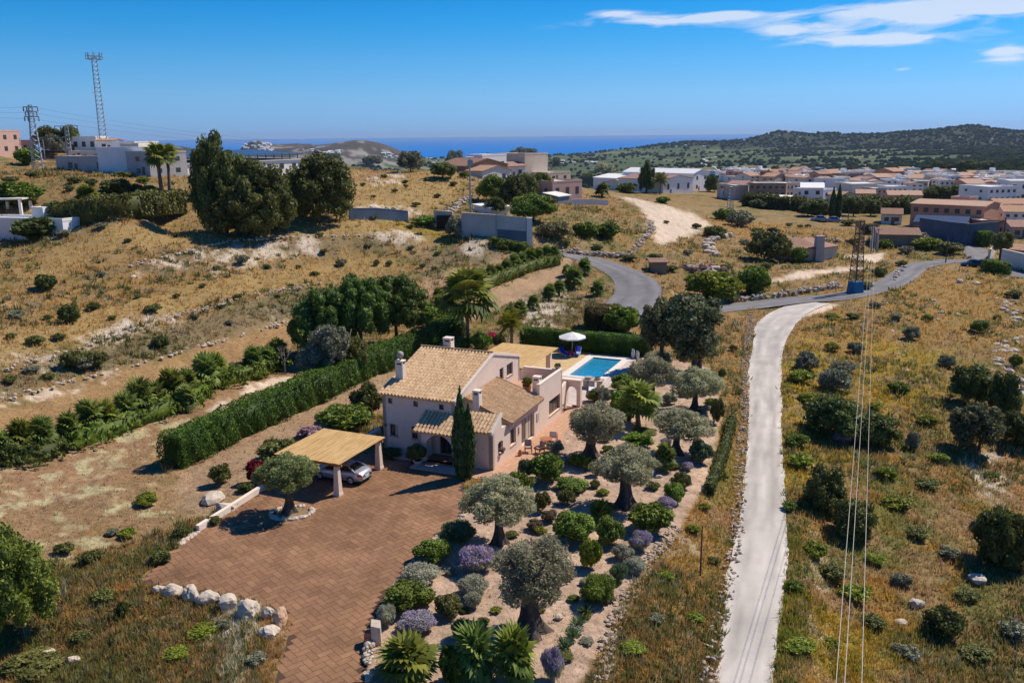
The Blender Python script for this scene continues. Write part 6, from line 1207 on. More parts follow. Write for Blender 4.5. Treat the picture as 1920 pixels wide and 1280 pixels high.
tree((535,700), (522,556,640,690), 'tree', 'wildgrey', 'trunk', M_bark, 'bare_tree', 'bare white twigged tree at the end of the palm row', tsc=.7)
_t = [o for o in bpy.data.objects if o.name.startswith('bare_tree')][0]; _ch = list(_t.children)
for c in _ch: bpy.data.objects.remove(c)
link('branches', ME['bare'][0], _t, ML['bare'], scale=3.2)
# trees round the far left and centre houses
for base, bx, ml_, lb in (((98,283),(68,118,234,282),'pine','round crowned pine behind the pink villa on the left hill'), ((125,283),(112,152,236,276),'wild','brownish crowned tree right of the round pine on the left hill'), ((100,292),(80,120,250,290),'wildgrey','blue green tree in front of the round pine on the left hill'), ((215,278),(208,224,262,278),'wild','small tree behind the white walled buildings'),
  ((980,318),(952,1012,275,312),'pine','wind shaped pine between the brown roofs and the beige wall'), ((850,322),(832,872,283,320),'wild','tree left of the street lamp on the crest'), ((830,335),(806,856,303,335),'dark','dark rounded bush tree left of the street lamp'), ((770,322),(745,798,284,320),'wildgrey','dark grey green tree on the crest above the sea'), ((698,312),(680,718,290,312),'wild','bushy tree on the crest left of the sea view'), ((610,310),(590,645,288,312),'wild','tree on the crest behind the long shed'),
  ((925,380),(895,955,325,380),'green','leftmost tree of the grove by the pink house'), ((960,395),(935,990,330,395),'dark','second tree of the grove by the pink house'), ((985,370),(960,1010,322,372),'wild','upper tree in the middle of the grove by the pink house'), ((1015,365),(990,1040,325,365),'green','upper right tree of the grove by the pink house'), ((1000,415),(958,1045,360,415),'green','largest front tree of the grove by the pink house'), ((920,400),(905,950,370,400),'dark','low dark tree beside the white shed roof'), ((1105,350),(1085,1120,322,352),'wild','tree between the pink house and the palms'),
  ((1340,360),(1320,1350,330,362),'dark','tree in front of the red roofed warehouse'), ((1432,392),(1405,1442,372,393),'dark','green tree below the grey apartment building')):
    tree(base, bx, 'tree', ml_, 'trunk', M_darkbark, 'leafy_tree', lb, 'trees around the hillside houses', tsc=1.5)
np_ = tree((1212,362), (1196,1228,308,360), 'pine', 'dark', 'trunk', M_darkbark, 'norfolk_pine', 'slender tiered pine in front of the warehouses')
# ------------------------------------------------------------------ right slope
for q, nm, lb in ((sq(1565,738,56,50,'loose','wildgrey'),'shrub','tall grey green bush on the slope right of the lane'), (sq(1580,705,48,30,'loose','wildgrey'),'shrub','upper grey green bush on the slope right of the lane'), (sq(1512,700,50,42,'loose','wildgrey'),'shrub','silvery bush nearest the lane on the right slope'), (sq(1560,830,110,92,'tree','dark'),'carob_bush','large dark bush below the power lines'), (sq(1640,842,90,72,'tree','dark'),'carob_bush','second large dark bush right of the power lines'), (sq(1585,835,46,34,'loose','oleander'),'bare_shrub','pinkish grey twiggy bush in front of the large dark bush'),
  (sq(1545,968,80,92,'tree','wild'),'shrub','rounded grey green bush beside the lane'), (sq(1600,1015,80,82,'tree','wild'),'shrub','dark bush touching the power lines lower down'), (sq(1768,1200,70,66,'loose','dark'),'round_shrub','lone dark round bush at the lower right'), (sq(1836,626,34,28,'round','green'),'round_shrub','lone bright round bush on the golden slope'), (sq(1708,640,32,30,'loose','wildgrey'),'shrub','blue grey bush left of the lone round bush'), (sq(1606,664,34,24,'loose','wildgrey'),'shrub','grey bush left of the power lines'), (sq(1776,690,30,26,'loose','wildgrey'),'shrub','grey bush in the middle of the right slope'),
  (sq(1685,738,36,22,'leafy','green'),'shrub','bright green bush in the middle of the right slope'), (sq(1712,848,30,42,'loose','wildgrey'),'shrub','grey leaved bush right of the large dark bushes'), (sq(1790,735,30,14),'shrub','small shrub above the dark tree mass'), (sq(1905,690,24,26,'loose','green'),'shrub','green bush on the rocks at the right edge'), (sq(1885,1080,100,130,'tree','dark'),'carob_bush','big dark leafy bush at the right edge of the view'), (sq(1690,1100,40,28,'loose','wildgrey'),'shrub','grey bush on the lower right slope'), (sq(1840,1000,40,30,'loose','wildgrey'),'shrub','grey bush above the big dark bush at the right edge')):
    bush(q[0], q[1], q[2], nm, lb, below=.25)
for base, bx, lb in (((1830,760),(1780,1858,680,765),'upper left tree of the dark mass on the right slope'), ((1885,790),(1850,1912,700,790),'right hand tree of the dark mass on the right slope'), ((1835,845),(1782,1872,750,848),'lowest tree of the dark mass on the right slope'), ((1905,830),(1870,1950,770,835),'small tree at the right edge beside the dark mass')):
    tree(base, bx, 'tree', 'carob' if 'lowest' in lb else 'dark', 'trunk', M_darkbark, 'carob_tree', lb, 'dark trees on the right slope', tsc=1.2)
wilds([sq(*a) for a in ((1500,720,50,30,'wild','yellow'),(1520,760,44,24,'wild','yellow'),(1495,840,44,30,'wild','green'),(1500,880,50,30,'wild','yellow'),(1545,790,34,22,'wild','yellow'),(1530,1050,50,36,'wild','yellow'),(1560,1090,50,34,'wild','wild'),(1600,1130,56,36,'wild','yellow'),(1640,1180,44,30,'wild','wild'),(1500,1230,60,36,'wild','yellow'),(1560,1220,40,26,'wild','yellow'),(1680,960,60,34,'wild','yellow'),(1740,920,44,26,'wild','wild'),(1660,900,40,26,'wild','yellow'),(1740,800,40,24,'wild','yellow'),(1760,870,38,24,'wild','yellow'),(1640,580,24,16,'wild','wildgrey'),(1625,545,26,18,'wild','wildgrey'),(1560,600,26,14,'wild','yellow'),(1600,600,26,14),(1680,600,24,14,'wild','wildgrey'),(1740,600,22,12,'wild','yellow'),(1720,1010,40,24),(1780,1050,40,26,'wild','wildgrey'),(1810,1130,46,30),(1700,1240,50,34,'wild','wildgrey'),(1830,1240,60,36,'wild','wild'),(1900,1200,50,36,'wild','wildgrey'),(1640,1060,36,24,'wild','yellow'),(1480,960,30,22,'wild','green'),(1490,1110,34,24,'wild','green'),(1640,770,26,16,'wild','yellow'),(1560,660,30,20,'wild','yellow'),(1900,560,30,16),(1870,600,18,10),(1860,900,30,18,'wild','green'),(1900,990,36,24,'wild','yellow'))], 'wild shrub on the slope right of the lane', 'wild shrubs right of the lane')
wilds([sq(*a) for a in ((1300,1000,28,18,'wild','yellow'),(1320,960,26,18,'wild','yellow'),(1250,1090,34,22,'wild','yellow'),(1190,1230,50,30,'wild','yellow'),(1140,1120,26,18),(1355,900,22,16,'wild','green'),(1340,1060,26,18),(1230,1170,34,22,'wild','wildgrey'),(1300,1170,36,24,'wild','yellow'),(1385,740,14,12),(1375,660,18,14))], 'low wild shrub between the garden and lane', 'wild shrubs between garden and lane')
wilds([sq(*a) for a in ((1258,510,26,14),(1290,480,20,12,'wild','wildgrey'),(1420,470,26,14,'wild','yellow'),(1360,510,26,16,'wild','wild'),(1440,505,24,14,'wild','wild'),(1520,470,20,12),(1560,470,26,14,'wild','wildgrey'),(1600,460,24,14),(1650,520,26,20,'loose','wild'),(1690,500,20,12),(1700,478,30,18,'wild','wildgrey'),(1660,470,30,22,'leafy','green'),(1480,425,14,8),(1500,428,12,7),(1515,428,12,8),(1230,490,30,16),(1180,490,30,14),(1120,470,24,12),(1060,458,20,10),(1250,420,12,7),(1420,440,26,14,'wild','dark'),(1450,440,24,14,'wild','dark'),(1395,460,20,12,'wild','wildgrey'),(1740,470,60,26,'loose','yellow'),(1780,478,50,26,'loose','wild'),(1720,456,40,22,'wild','wildgrey'),(1630,440,40,22,'loose','brown'),(1590,425,30,14,'wild','wild'))], 'wild shrub on the fields before the town', 'wild shrubs on the fields before the town')
wilds([sq(*a) for a in ((720,335,14,9),(760,345,12,8),(800,340,12,8),(680,350,12,8),(650,340,14,8),(740,362,12,8),(820,372,14,9),(700,372,12,7),(780,388,18,10),(850,350,16,10),(870,335,20,14,'wild','yellow'),(760,320,10,8),(640,322,14,9))], 'tiny shrub on the grassy crest', 'tiny shrubs on the crest')
wilds([sq(*a) for a in ((140,345,26,14),(170,350,26,16,'wild','dark'),(130,360,20,12,'wild','dark'),(250,360,30,18,'wild','wild'),(280,370,40,24,'loose','wild'),(230,335,40,14,'wild','wild'),(60,335,30,14),(20,345,30,16),(350,380,30,20,'loose','dark'),(270,345,24,14,'wild','green'),(190,430,24,14,'wild','wildgrey'),(120,445,26,16,'wild','wildgrey'),(680,405,26,12,'wild','brown'),(700,412,20,10),(770,430,16,10),(600,445,16,10),(330,445,16,10),(240,455,14,9))], 'scrubby shrub on the upper left hillside', 'shrubs on the upper left hillside')
# ------------------------------------------------------------------ buildings
PAL = dict(white=mat('white_wall', (.86, .83, .79), .9, var=.05, scale=.6), offwhite=mat('cream_wall', (.74, .68, .59), .9, var=.08, scale=.5), beige=mat('beige_wall', (.58, .47, .37), .9, var=.08, scale=.4), pink=mat('pink_wall', (.56, .36, .29), .9, var=.08, scale=.4),
 orange=mat('orange_wall', (.55, .28, .17), .9, var=.1, scale=.3), grey=mat('grey_wall', (.46, .43, .40), .92, var=.15, scale=.4), brown=mat('brown_wall', (.30, .21, .15), .92, var=.15, scale=.4), blue=mat('blue_grey_wall', (.17, .22, .27), .9, var=.25, scale=.3), slate=mat('dark_blue_wall', (.10, .13, .17), .9, var=.3, scale=.3))
RF = dict(flat=mat('flat_roof', (.78, .74, .68), .9, var=.1, scale=.4), red=mat('red_tiles', (.34, .20, .15), .9, var=.25, scale=2), tile=mat('weathered_tiles', (.42, .25, .16), .9, var=.25, scale=2), white=mat('white_sheet_roof', (.80, .79, .77), .7, var=.04, scale=.3), dark=mat('dark_panels', (.05, .06, .075), .3, spec=.6), brown=mat('brown_tiles', (.26, .15, .10), .9, var=.3, scale=2), orange=mat('orange_tiles', (.46, .30, .21), .9, var=.2, scale=2))
M_win = mat('dark_window', (.05, .055, .06), .25, spec=.5); M_shut = mat('shutter', (.20, .13, .09), .7)
_wu = MB(); _wu.box(-.5, .5, -.035, .05, 0, 1); WIN = _wu.mesh('window', M_win)
def bld(label, x0, y0, x1, y1, hpx, depth, wall_='white', roof='flat', rm=None, floors=2, nw=3, name='house', group=None, cat='house', z=None, pitch=.28, side=2, wins=True, door=True, gable_front=False, base=.0, hm=None):
    A = G(x0, y0, fn=T_rbf); B = G(x1, y1, fn=T_rbf); da, db = math.hypot(A[0], A[1]), math.hypot(B[0], B[1]); mD = (da+db)/2 if max(da, db) < 1.3*min(da, db) else min(da, db)*1.02
    def at_(px, py, D): q = ray(px, py); return CAM+q*(D/math.hypot(q[0], q[1]))
    tw = .022*(x1-x0)/100+.006; A = at_(x0, y0, min(max(da, mD*(1-tw)), mD*(1+tw))); B = at_(x1, y1, min(max(db, mD*(1-tw)), mD*(1+tw)))
    d = (B-A)[:2]; Ln = float(np.linalg.norm(d)); d = d/Ln; zz = min(A[2], B[2])-.4 if z is None else z
    H = hm or hpx*mpp((A+B)/2)/.985+.4; ang = math.atan2(d[1], d[0]); e = empty(name, (A[0], A[1], zz), ang, label, cat, group); m_ = PAL[wall_]; rm = RF[rm or roof] if (rm or roof) in RF else RF['tile']
    w = MB(); w.box(0, Ln, 0, depth, -3, H if roof != 'flat' else H); W_ = w.build('wall', m_, e)
    if roof == 'flat':
        p = MB(); t = .22
        for a in ((-.05, Ln+.05, -.05, t), (-.05, Ln+.05, depth-t, depth+.05), (-.05, t, t+.001, depth-t-.001), (Ln-t, Ln+.05, t+.001, depth-t-.001)): p.box(*a, H+.002, H+.45)
        p.build('parapet', m_, e); MB().box(t+.01, Ln-t-.01, t+.01, depth-t-.01, H+.003, H+.08).build('roof', RF[rm.name.split('_')[0]] if False else (rm if rm else RF['flat']), e)
        if Ln > 7 and hash(label) % 3 == 0: MB().box(Ln*.55, Ln*.55+2.2, depth*.4, depth*.4+2, H+.09, H+2.0).build('stair_head', m_, e)
    else:
        o = .35
        if roof == 'shed': r = MB(); r.hexa([(-o, -o, H+.01), (Ln+o, -o, H+.01), (Ln+o, depth+o, H+depth*pitch), (-o, depth+o, H+depth*pitch), (-o, -o, H+.18), (Ln+o, -o, H+.18), (Ln+o, depth+o, H+depth*pitch+.17), (-o, depth+o, H+depth*pitch+.17)]); r.build('roof', rm, e); MB().hexa([(.01, .01, H-.01), (Ln-.01, .01, H-.01), (Ln-.01, depth-.01, H-.01), (.01, depth-.01, H-.01), (.01, .01, H), (Ln-.01, .01, H), (Ln-.01, depth-.01, H+depth*pitch-.05), (.01, depth-.01, H+depth*pitch-.05)]).build('gable', m_, e)
        elif gable_front:
            hp = Ln/2*pitch; r = MB()
            r.hexa([(-o, -o, H-.05), (Ln/2, -o, H+hp), (Ln/2, depth+o, H+hp), (-o, depth+o, H-.05), (-o, -o, H+.14), (Ln/2, -o, H+hp+.19), (Ln/2, depth+o, H+hp+.19), (-o, depth+o, H+.14)]); r.hexa([(Ln/2, -o, H+hp), (Ln+o, -o, H-.05), (Ln+o, depth+o, H-.05), (Ln/2, depth+o, H+hp), (Ln/2, -o, H+hp+.19), (Ln+o, -o, H+.14), (Ln+o, depth+o, H+.14), (Ln/2, depth+o, H+hp+.19)]); r.build('roof', rm, e)
            MB().add([(0, 0, H), (Ln, 0, H), (Ln/2, 0, H+hp), (0, depth, H), (Ln, depth, H), (Ln/2, depth, H+hp)], [(0, 1, 2), (3, 5, 4), (0, 2, 5, 3), (1, 4, 5, 2)]).build('gable', m_, e)
        else:
            hp = depth/2*pitch; r = MB()
            r.hexa([(-o, -o, H-.05), (Ln+o, -o, H-.05), (Ln+o, depth/2, H+hp), (-o, depth/2, H+hp), (-o, -o, H+.14), (Ln+o, -o, H+.14), (Ln+o, depth/2, H+hp+.19), (-o, depth/2, H+hp+.19)]); r.hexa([(-o, depth/2, H+hp), (Ln+o, depth/2, H+hp), (Ln+o, depth+o, H-.05), (-o, depth+o, H-.05), (-o, depth/2, H+hp+.19), (Ln+o, depth/2, H+hp+.19), (Ln+o, depth+o, H+.14), (-o, depth+o, H+.14)]); r.build('roof', rm, e)
            MB().add([(0, 0, H), (0, depth, H), (0, depth/2, H+hp), (Ln, 0, H), (Ln, depth, H), (Ln, depth/2, H+hp)], [(0, 1, 2), (3, 5, 4), (0, 2, 5, 3), (1, 4, 5, 2)]).build('gable', m_, e)
    if wins:
        fh = (H-.4)/floors
        for f in range(floors):
            for i in range(nw): x = Ln*(i+.5)/nw; o_ = link('window', WIN, e, loc=(x, 0, .4+f*fh+fh*.32), scale=(min(1.3, Ln/nw*.45), 1, fh*.40))
            for i in range(side):
                sx = Ln if A[0]+B[0] < 0 else 0; y = depth*(i+.5)/side; link('window', WIN, e, loc=(sx, y, .4+f*fh+fh*.32), rz=math.pi/2, scale=(min(1.1, depth/side*.4), 1, fh*.38))
        if door: MB().box(Ln*.5/nw+1.2, Ln*.5/nw+2.1, -.04, .02, .35, 2.4).build('door', M_shut, e)
    return e, Ln, H
# left hilltop
bld('pink flat roofed villa at the far left of the hilltop', -60, 287, 42, 289, 42, 9, 'pink', floors=2, nw=5)
bld('low pink wing with a porch right of the far left villa', 42, 287, 70, 288, 22, 6, 'pink', floors=1, nw=2)
bld('long low white building left of the lattice mast', 120, 284, 182, 283, 24, 8, 'white', floors=1, nw=4)
bld('white hut at the foot of the lattice mast', 180, 285, 212, 284, 20, 6, 'white', roof='hip', rm='tile', floors=1, nw=1, pitch=.15)
bld('grey rendered low warehouse with a white end wall', 107, 321, 215, 325, 27, 7, 'grey', floors=1, nw=2, side=1)
bld('flat white extension between the warehouse and the cubes', 213, 322, 243, 322, 26, 8, 'white', floors=1, nw=1)
bld('grey two storey block beside the tall white cube', 240, 328, 283, 332, 42, 9, 'grey', floors=2, nw=1)
bld('tall white cube house right of the grey block', 283, 332, 300, 326, 50, 11, 'white', floors=2, nw=1, side=1)
bld('white flat roofed house behind the cubes on the hilltop', 228, 300, 262, 299, 26, 9, 'offwhite', floors=2, nw=2)
bld('beige flat roofed house on the hilltop skyline', 255, 296, 300, 296, 28, 9, 'white', floors=2, nw=3); bld('small white house right end of the hilltop cluster', 300, 305, 314, 305, 18, 6, 'offwhite', floors=1, nw=1)
bld('long narrow white annex behind the grey warehouse', 130, 300, 230, 298, 14, 5, 'offwhite', floors=1, nw=5)
# long shed with a dark panelled canopy
e, Ln, H = bld('long white shed under a dark panelled canopy roof', 333, 333, 563, 316, 22, 16, 'white', roof='shed', rm='flat', floors=1, nw=9, pitch=.02, name='long_shed', cat='building')
cn2 = MB()
for i in range(15): x = Ln*i/14; cn2.box(x-.08, x+.08, .6, .76, H+.3, H+1.6)
cn2.hexa([(-.5, -.6, H+1.2), (Ln+.5, -.6, H+1.2), (Ln+.5, 15, H+2.3), (-.5, 15, H+2.3), (-.5, -.6, H+1.35), (Ln+.5, -.6, H+1.35), (Ln+.5, 15, H+2.45), (-.5, 15, H+2.45)]); cn2.build('canopy', RF['dark'], e)
# centre group
bld('brown roofed house on the crest with wide eaves', 873, 330, 952, 333, 24, 12, 'brown', roof='g', rm='brown', floors=1, nw=3, gable_front=True, pitch=.22)
bld('low white gabled house in front of the brown roofs', 905, 337, 958, 341, 22, 9, 'offwhite', roof='g', rm='tile', floors=1, nw=2, gable_front=True, pitch=.22)
bld('white flat roofed house behind the brown roofs', 905, 330, 950, 330, 38, 6, 'white', floors=1, nw=3)
bld('red roofed house beside the blank beige wall', 945, 330, 985, 334, 22, 8, 'offwhite', roof='hip', rm='red', floors=1, nw=2)
bld('tall blank beige building on the crest', 984, 337, 1027, 334, 44, 12, 'beige', floors=3, nw=1, wins=False, cat='building', name='building')
bld('low beige annex right of the blank beige building', 1027, 341, 1070, 339, 15, 9, 'beige', floors=1, nw=2)
bld('pink flat roofed house with an arched door above the white wall', 1036, 377, 1091, 373, 33, 9, 'pink', floors=1, nw=3)
bld('small turquoise shed beside the pink house', 1046, 383, 1068, 383, 16, 4, 'blue', roof='shed', rm='flat', floors=1, nw=1, wins=False, name='shed', cat='shed', pitch=.2)[0]
bld('white shed roof among the green trees of the grove', 918, 402, 956, 402, 14, 5, 'white', roof='shed', rm='white', floors=1, nw=1, wins=False, name='shed', cat='shed', pitch=.1)
# walls
def gw(name, pts, h, th, m_, label, capm=None, **k): return path_wall(name, [G(*p) for p in pts], h, th, m_, label, capm=capm, **k)
gw('low_wall', ((655,412), (705,411), (765,416)), 2.1, .3, PAL['blue'], 'low blue grey rendered wall at the foot of the grassy crest', M_wallwhite)
gw('retaining_wall', ((866,446), (930,450), (990,455)), 4.6, .5, PAL['grey'], 'tall weathered grey retaining wall with a pale coping by the road', M_stonepale)
tag(MB().taper(0, 0, -.5, 4.75, .55, .5).build('wall_pier', M_wallwhite, loc=G(993,456)), 'pale pier at the right end of the grey retaining wall', 'pier')
gw('retaining_wall', ((932,452), (989,456)), 2.2, .56, PAL['slate'], 'dark painted lower band at the foot of the grey retaining wall')
gw('low_wall', ((815,425), (850,428)), 3.2, .5, M_stonepale, 'pale stone wall with a dark garage opening at the end of the crest'); MB().box(0, 3, 0, .6, 0, 2.4); g = G(835, 427); tag(MB().box(-1.6, 1.6, -.4, .2, 0, 2.4).build('garage_opening', M_dark, loc=g-np.array([0, .4, 0])), 'dark garage opening in the pale stone wall', 'garage')
gw('low_wall', ((1070,384), (1105,383), (1140,385)), 1.3, .3, M_wallwhite, 'low white wall in front of the pink house', M_wallwhite)
rubble('stone_wall', [G(*p) for p in ((1010,468), (1060,474), (1110,480), (1150,482), (1188,480))], .5, 220, .2, .42, 'dry stone wall along the upper side of the asphalt bend', M_stone, seed=21, h=1.1)
rubble('stone_wall', [G(*p) for p in ((1218,418), (1222,436), (1206,452), (1190,470))], .8, 120, .25, .5, 'tumbled stone bank between the plateau and the dirt field', M_stonepale, seed=22, h=1.2)
rubble('stone_wall', [G(*p) for p in ((1350,566), (1400,563), (1470,556), (1530,545), (1580,538))], .6, 260, .2, .42, 'dry stone wall along the upper side of the asphalt road by the pylon', M_stone, seed=23, h=1.1)
rubble('stone_wall', [G(*p) for p in ((1475,450), (1530,452), (1600,455), (1650,452))], .6, 140, .25, .45, 'low stone wall crossing the golden field before the ruined hut', M_stone, seed=24, h=.8)
rubble('stone_wall', [G(*p) for p in ((1672,528), (1684,515), (1694,502))], .4, 50, .2, .4, 'short pale stone bank on the inside of the road curve', M_stonepale, seed=25, h=.6)
rubble('stone_wall', [G(*p) for p in ((660,402), (700,398), (740,400), (765,408))], .6, 110, .25, .5, 'brown stone bank above the low blue grey wall', M_stone, seed=26, h=1.2)
rubble('stone_wall', [G(*p) for p in ((880,372), (862,388), (845,402), (820,412))], .6, 100, .25, .5, 'pale stone bank climbing from the garage towards the trees', M_stonepale, seed=27, h=1.5)
rubble('stone_wall', [G(*p) for p in ((1335,480), (1325,455), (1370,440))], 1.0, 40, .4, 1.0, 'scattered pale rocks at the end of the dirt field', M_stonepale, seed=28, h=.8)
rubble('rock_outcrop', [G(*p) for p in ((1880,560), (1900,600), (1888,650), (1880,690), (1900,740))], 1.4, 90, .2, .7, 'line of pale rocks at the right edge of the golden slope', M_stonepale, 'rocks', 29)
rubble('rock_outcrop', [G(*p) for p in ((1655,565), (1668,600), (1690,660), (1695,700))], .5, 60, .12, .35, 'thin line of pale rocks down the middle of the right slope', M_stonepale, 'rocks', 30)
for (x, y, r) in ((1765,588,.5),(1750,565,.4),(1795,590,.4),(1760,600,.3),(1835,1090,.6),(1800,530,.7),(1830,532,.7),(1345,525,.8),(1370,520,.6),(250,520,.5),(410,500,.4),(90,1230,.5),(140,1240,.4),(400,940,.9),(425,955,.7),(1690,1170,.4),(1720,1135,.5),(300,1110,.3)):
    g = G(x, y); m_ = MB(); m_.ico((0, 0, r*.2), (r, r*.8, r*.55), x+y, .16, 2); tag(m_.build('field_rock', M_stonepale, loc=g), 'pale rock lying in the dry grass', 'rock', 'rocks in the dry grass')
g = G(1310, 503)
for i in range(9): q = G(1285+i*9, 503+(i % 3)*4); m_ = MB(); m_.ico((0, 0, .3), (1.0+.3*(i % 2), .8, .6), 600+i, .2, 2); tag(m_.build('rubble_heap', M_stone if i % 2 else mat('brown_rubble_%d' % i, (.28, .15, .11), .95, var=.3, scale=2, bump=.05), loc=q), 'reddish rubble heap beside the road bend', 'rubble heap', 'rubble heaps by the road bend')
bld('small rust red hut beside the asphalt bend', 1221, 511, 1250, 513, 20, 3.0, 'brown', roof='shed', rm='brown', floors=1, nw=1, wins=False, name='hut', cat='hut', pitch=.1)
# villa at the left edge
e, Ln, H = bld('white garden building at the left edge under the fig shrub', -40, 440, 120, 440, 28, 5, 'white', floors=1, nw=3, wins=False, name='pool_house', cat='building')
pg = empty('white_pergola', G(-5, 412), .1, 'white columned pergola with a flat canopy at the left edge', 'pergola')
for x, y in ((0, 0), (4.2, 0), (8.0, 0), (0, 4), (4.2, 4), (8.0, 4)): MB().taper(x-4, y, 0, 3.3, .22, .20).build('column', PAL['white'], pg)
MB().box(-4.6, 4.6, -.5, 4.5, 3.301, 3.55).build('canopy', PAL['offwhite'], pg); MB().box(-4.8, 5, -.8, 5, -.6, .1).build('terrace', M_sand, pg)
# warehouses and near town
def T_(*a, **k): return bld(*a, **k)
bld('small warehouse with an orange tiled roof at the edge of the town', 1178, 358, 1205, 358, 15, 14, 'offwhite', roof='g', rm='orange', floors=1, nw=2, pitch=.2)
bld('wide white roofed warehouse behind the slender pine', 1195, 357, 1252, 356, 22, 30, 'white', roof='g', rm='white', floors=1, nw=4, gable_front=True, pitch=.15, name='warehouse', cat='warehouse')
bld('white gabled warehouse with a pale blue front', 1243, 364, 1299, 361, 26, 26, 'white', roof='g', rm='red', floors=1, nw=3, gable_front=True, pitch=.16, name='warehouse', cat='warehouse')
bld('tall white gabled warehouse right of the pale blue fronted one', 1299, 359, 1328, 357, 32, 40, 'white', roof='g', rm='white', floors=2, nw=2, gable_front=True, pitch=.3, name='warehouse', cat='warehouse')
bld('grey walled warehouse with a long red roof', 1350, 372, 1383, 374, 20, 22, 'offwhite', roof='g', rm='red', floors=1, nw=2, pitch=.2, name='warehouse', cat='warehouse')
bld('beige blank sided block left of the grey apartments', 1378, 376, 1402, 376, 26, 16, 'beige', floors=2, nw=1, wins=False, name='building', cat='building')
e, Ln, H = bld('long grey brown apartment building with open balconies', 1403, 378, 1472, 381, 34, 14, 'brown', floors=3, nw=6, name='apartment_building', cat='building')
e, Ln, H = bld('beige balconied end of the grey apartment building', 1472, 383, 1502, 374, 36, 14, 'beige', floors=3, nw=4, name='apartment_building', cat='building')
bld('low grey garage in front of the apartment building', 1420, 384, 1470, 388, 14, 8, 'grey', roof='shed', rm='flat', floors=1, nw=2, pitch=.08)
bld('white house with a pale blue shaded front beside the apartments', 1500, 386, 1542, 388, 34, 14, 'white', roof='g', rm='white', floors=2, nw=2, pitch=.2); bld('white stepped house right of the pale blue shaded one', 1542, 386, 1566, 384, 28, 12, 'white', floors=2, nw=2); bld('grey gabled house end beside the cypress pair', 1577, 388, 1600, 387, 22, 12, 'grey', roof='g', rm='tile', gable_front=True, floors=1, nw=1)
bld('wide pale building with a blank front in the town', 1597, 365, 1660, 364, 18, 16, 'offwhite', floors=1, nw=2, wins=False, name='building', cat='building'); bld('grey house with a dark balcony in the town', 1634, 373, 1662, 373, 18, 10, 'grey', floors=2, nw=3); bld('orange red roofed house left of the grey balcony house', 1605, 376, 1640, 377, 13, 9, 'orange', roof='g', rm='orange', floors=1, nw=3)
bld('white two storey house in the middle of the town', 1663, 372, 1700, 372, 20, 12, 'white', floors=2, nw=4); bld('row of houses with pale red roofs behind the dark trees', 1665, 380, 1728, 381, 14, 10, 'pink', roof='g', rm='orange', floors=1, nw=6); bld('long low white greenhouse wall behind the town', 1681, 340, 1752, 341, 7, 6, 'offwhite', floors=1, nw=8, wins=False, name='building', cat='building'); bld('brick towered white house behind the dark trees', 1752, 348, 1800, 349, 20, 12, 'white', floors=2, nw=4)
bld('long orange brick house with white shuttered windows', 1705, 424, 1842, 432, 42, 14, 'orange', roof='g', rm='orange', floors=2, nw=7, pitch=.12); bld('house with a dark solar panelled roof in front of the orange one', 1712, 437, 1808, 443, 22, 12, 'brown', roof='g', rm='dark', floors=1, nw=3, pitch=.2); bld('pink stair tower on the orange brick house', 1778, 418, 1812, 420, 46, 6, 'pink', floors=2, nw=1, wins=False)
gw('boundary_wall', ((1722,447), (1770,455), (1815,461), (1866,456)), 5.0, .4, PAL['slate'], 'long dark blue boundary wall below the orange brick house'); bld('low red roofed outbuilding left of the orange house', 1652, 420, 1690, 421, 18, 9, 'offwhite', roof='g', rm='brown', floors=1, nw=2)
bld('white houses with arcaded balconies above the town edge', 1850, 394, 1903, 392, 40, 14, 'white', floors=3, nw=5); bld('large modern white house at the right edge of the town', 1890, 378, 1945, 378, 36, 16, 'white', floors=2, nw=3); bld('pink house left of the arcaded white one', 1822, 384, 1852, 384, 26, 12, 'pink', floors=2, nw=3); bld('salmon house with a flat roof behind the arcaded white one', 1812, 368, 1850, 367, 22, 12, 'pink', roof='g', rm='orange', floors=2, nw=3)
bld('white house with a dark shaded porch below the arcaded one', 1836, 418, 1868, 420, 24, 10, 'white', floors=2, nw=2); bld('white gabled house at the right edge above the road', 1880, 424, 1925, 425, 26, 10, 'white', roof='g', rm='tile', floors=2, nw=3); bld('terracotta roofed house row at the right edge', 1870, 404, 1930, 404, 18, 12, 'beige', roof='g', rm='tile', floors=1, nw=5); bld('orange walled house by the dark blue wall', 1838, 438, 1872, 437, 22, 8, 'orange', floors=1, nw=2); bld('red roofed house at the right edge beside the road tree', 1895, 446, 1940, 447, 20, 9, 'pink', roof='g', rm='red', floors=1, nw=2)
bld('ruined brown stone farmhouse with a sagging roof', 1646, 462, 1724, 464, 22, 9, 'brown', roof='g', rm='brown', floors=1, nw=2, wins=False, name='ruin', cat='ruin', pitch=.25); bld('ruined pink hut with a patched tiled roof', 1482, 490, 1535, 490, 24, 8, 'pink', roof='shed', rm='brown', floors=1, nw=1, wins=False, name='ruin', cat='ruin', pitch=.15); bld('red roofed end of the ruined pink hut', 1538, 487, 1568, 484, 22, 7, 'beige', roof='shed', rm='red', floors=1, nw=1, wins=False, name='ruin', cat='ruin', pitch=.15)
g = G(1534, 490); tag(MB().taper(0, 0, -1, 5.2, .9, .75).build('chimney_stack', M_grey, loc=g), 'thick leaning chimney wall between the two ruined huts', 'chimney')
gw('boundary_wall', ((1877,497), (1900,503), (1935,512)), 3.2, .4, M_stucco2, 'tan garden wall of the property beside the road junction', M_stucco); gw('boundary_wall', ((1853,487), (1862,478), (1868,470)), 2.0, .3, M_wallwhite, 'short white wall beside the side road')
bld('brown roofed garden building at the far right by the junction', 1892, 488, 1935, 492, 20, 6, 'beige', roof='g', rm='tile', floors=1, nw=2)
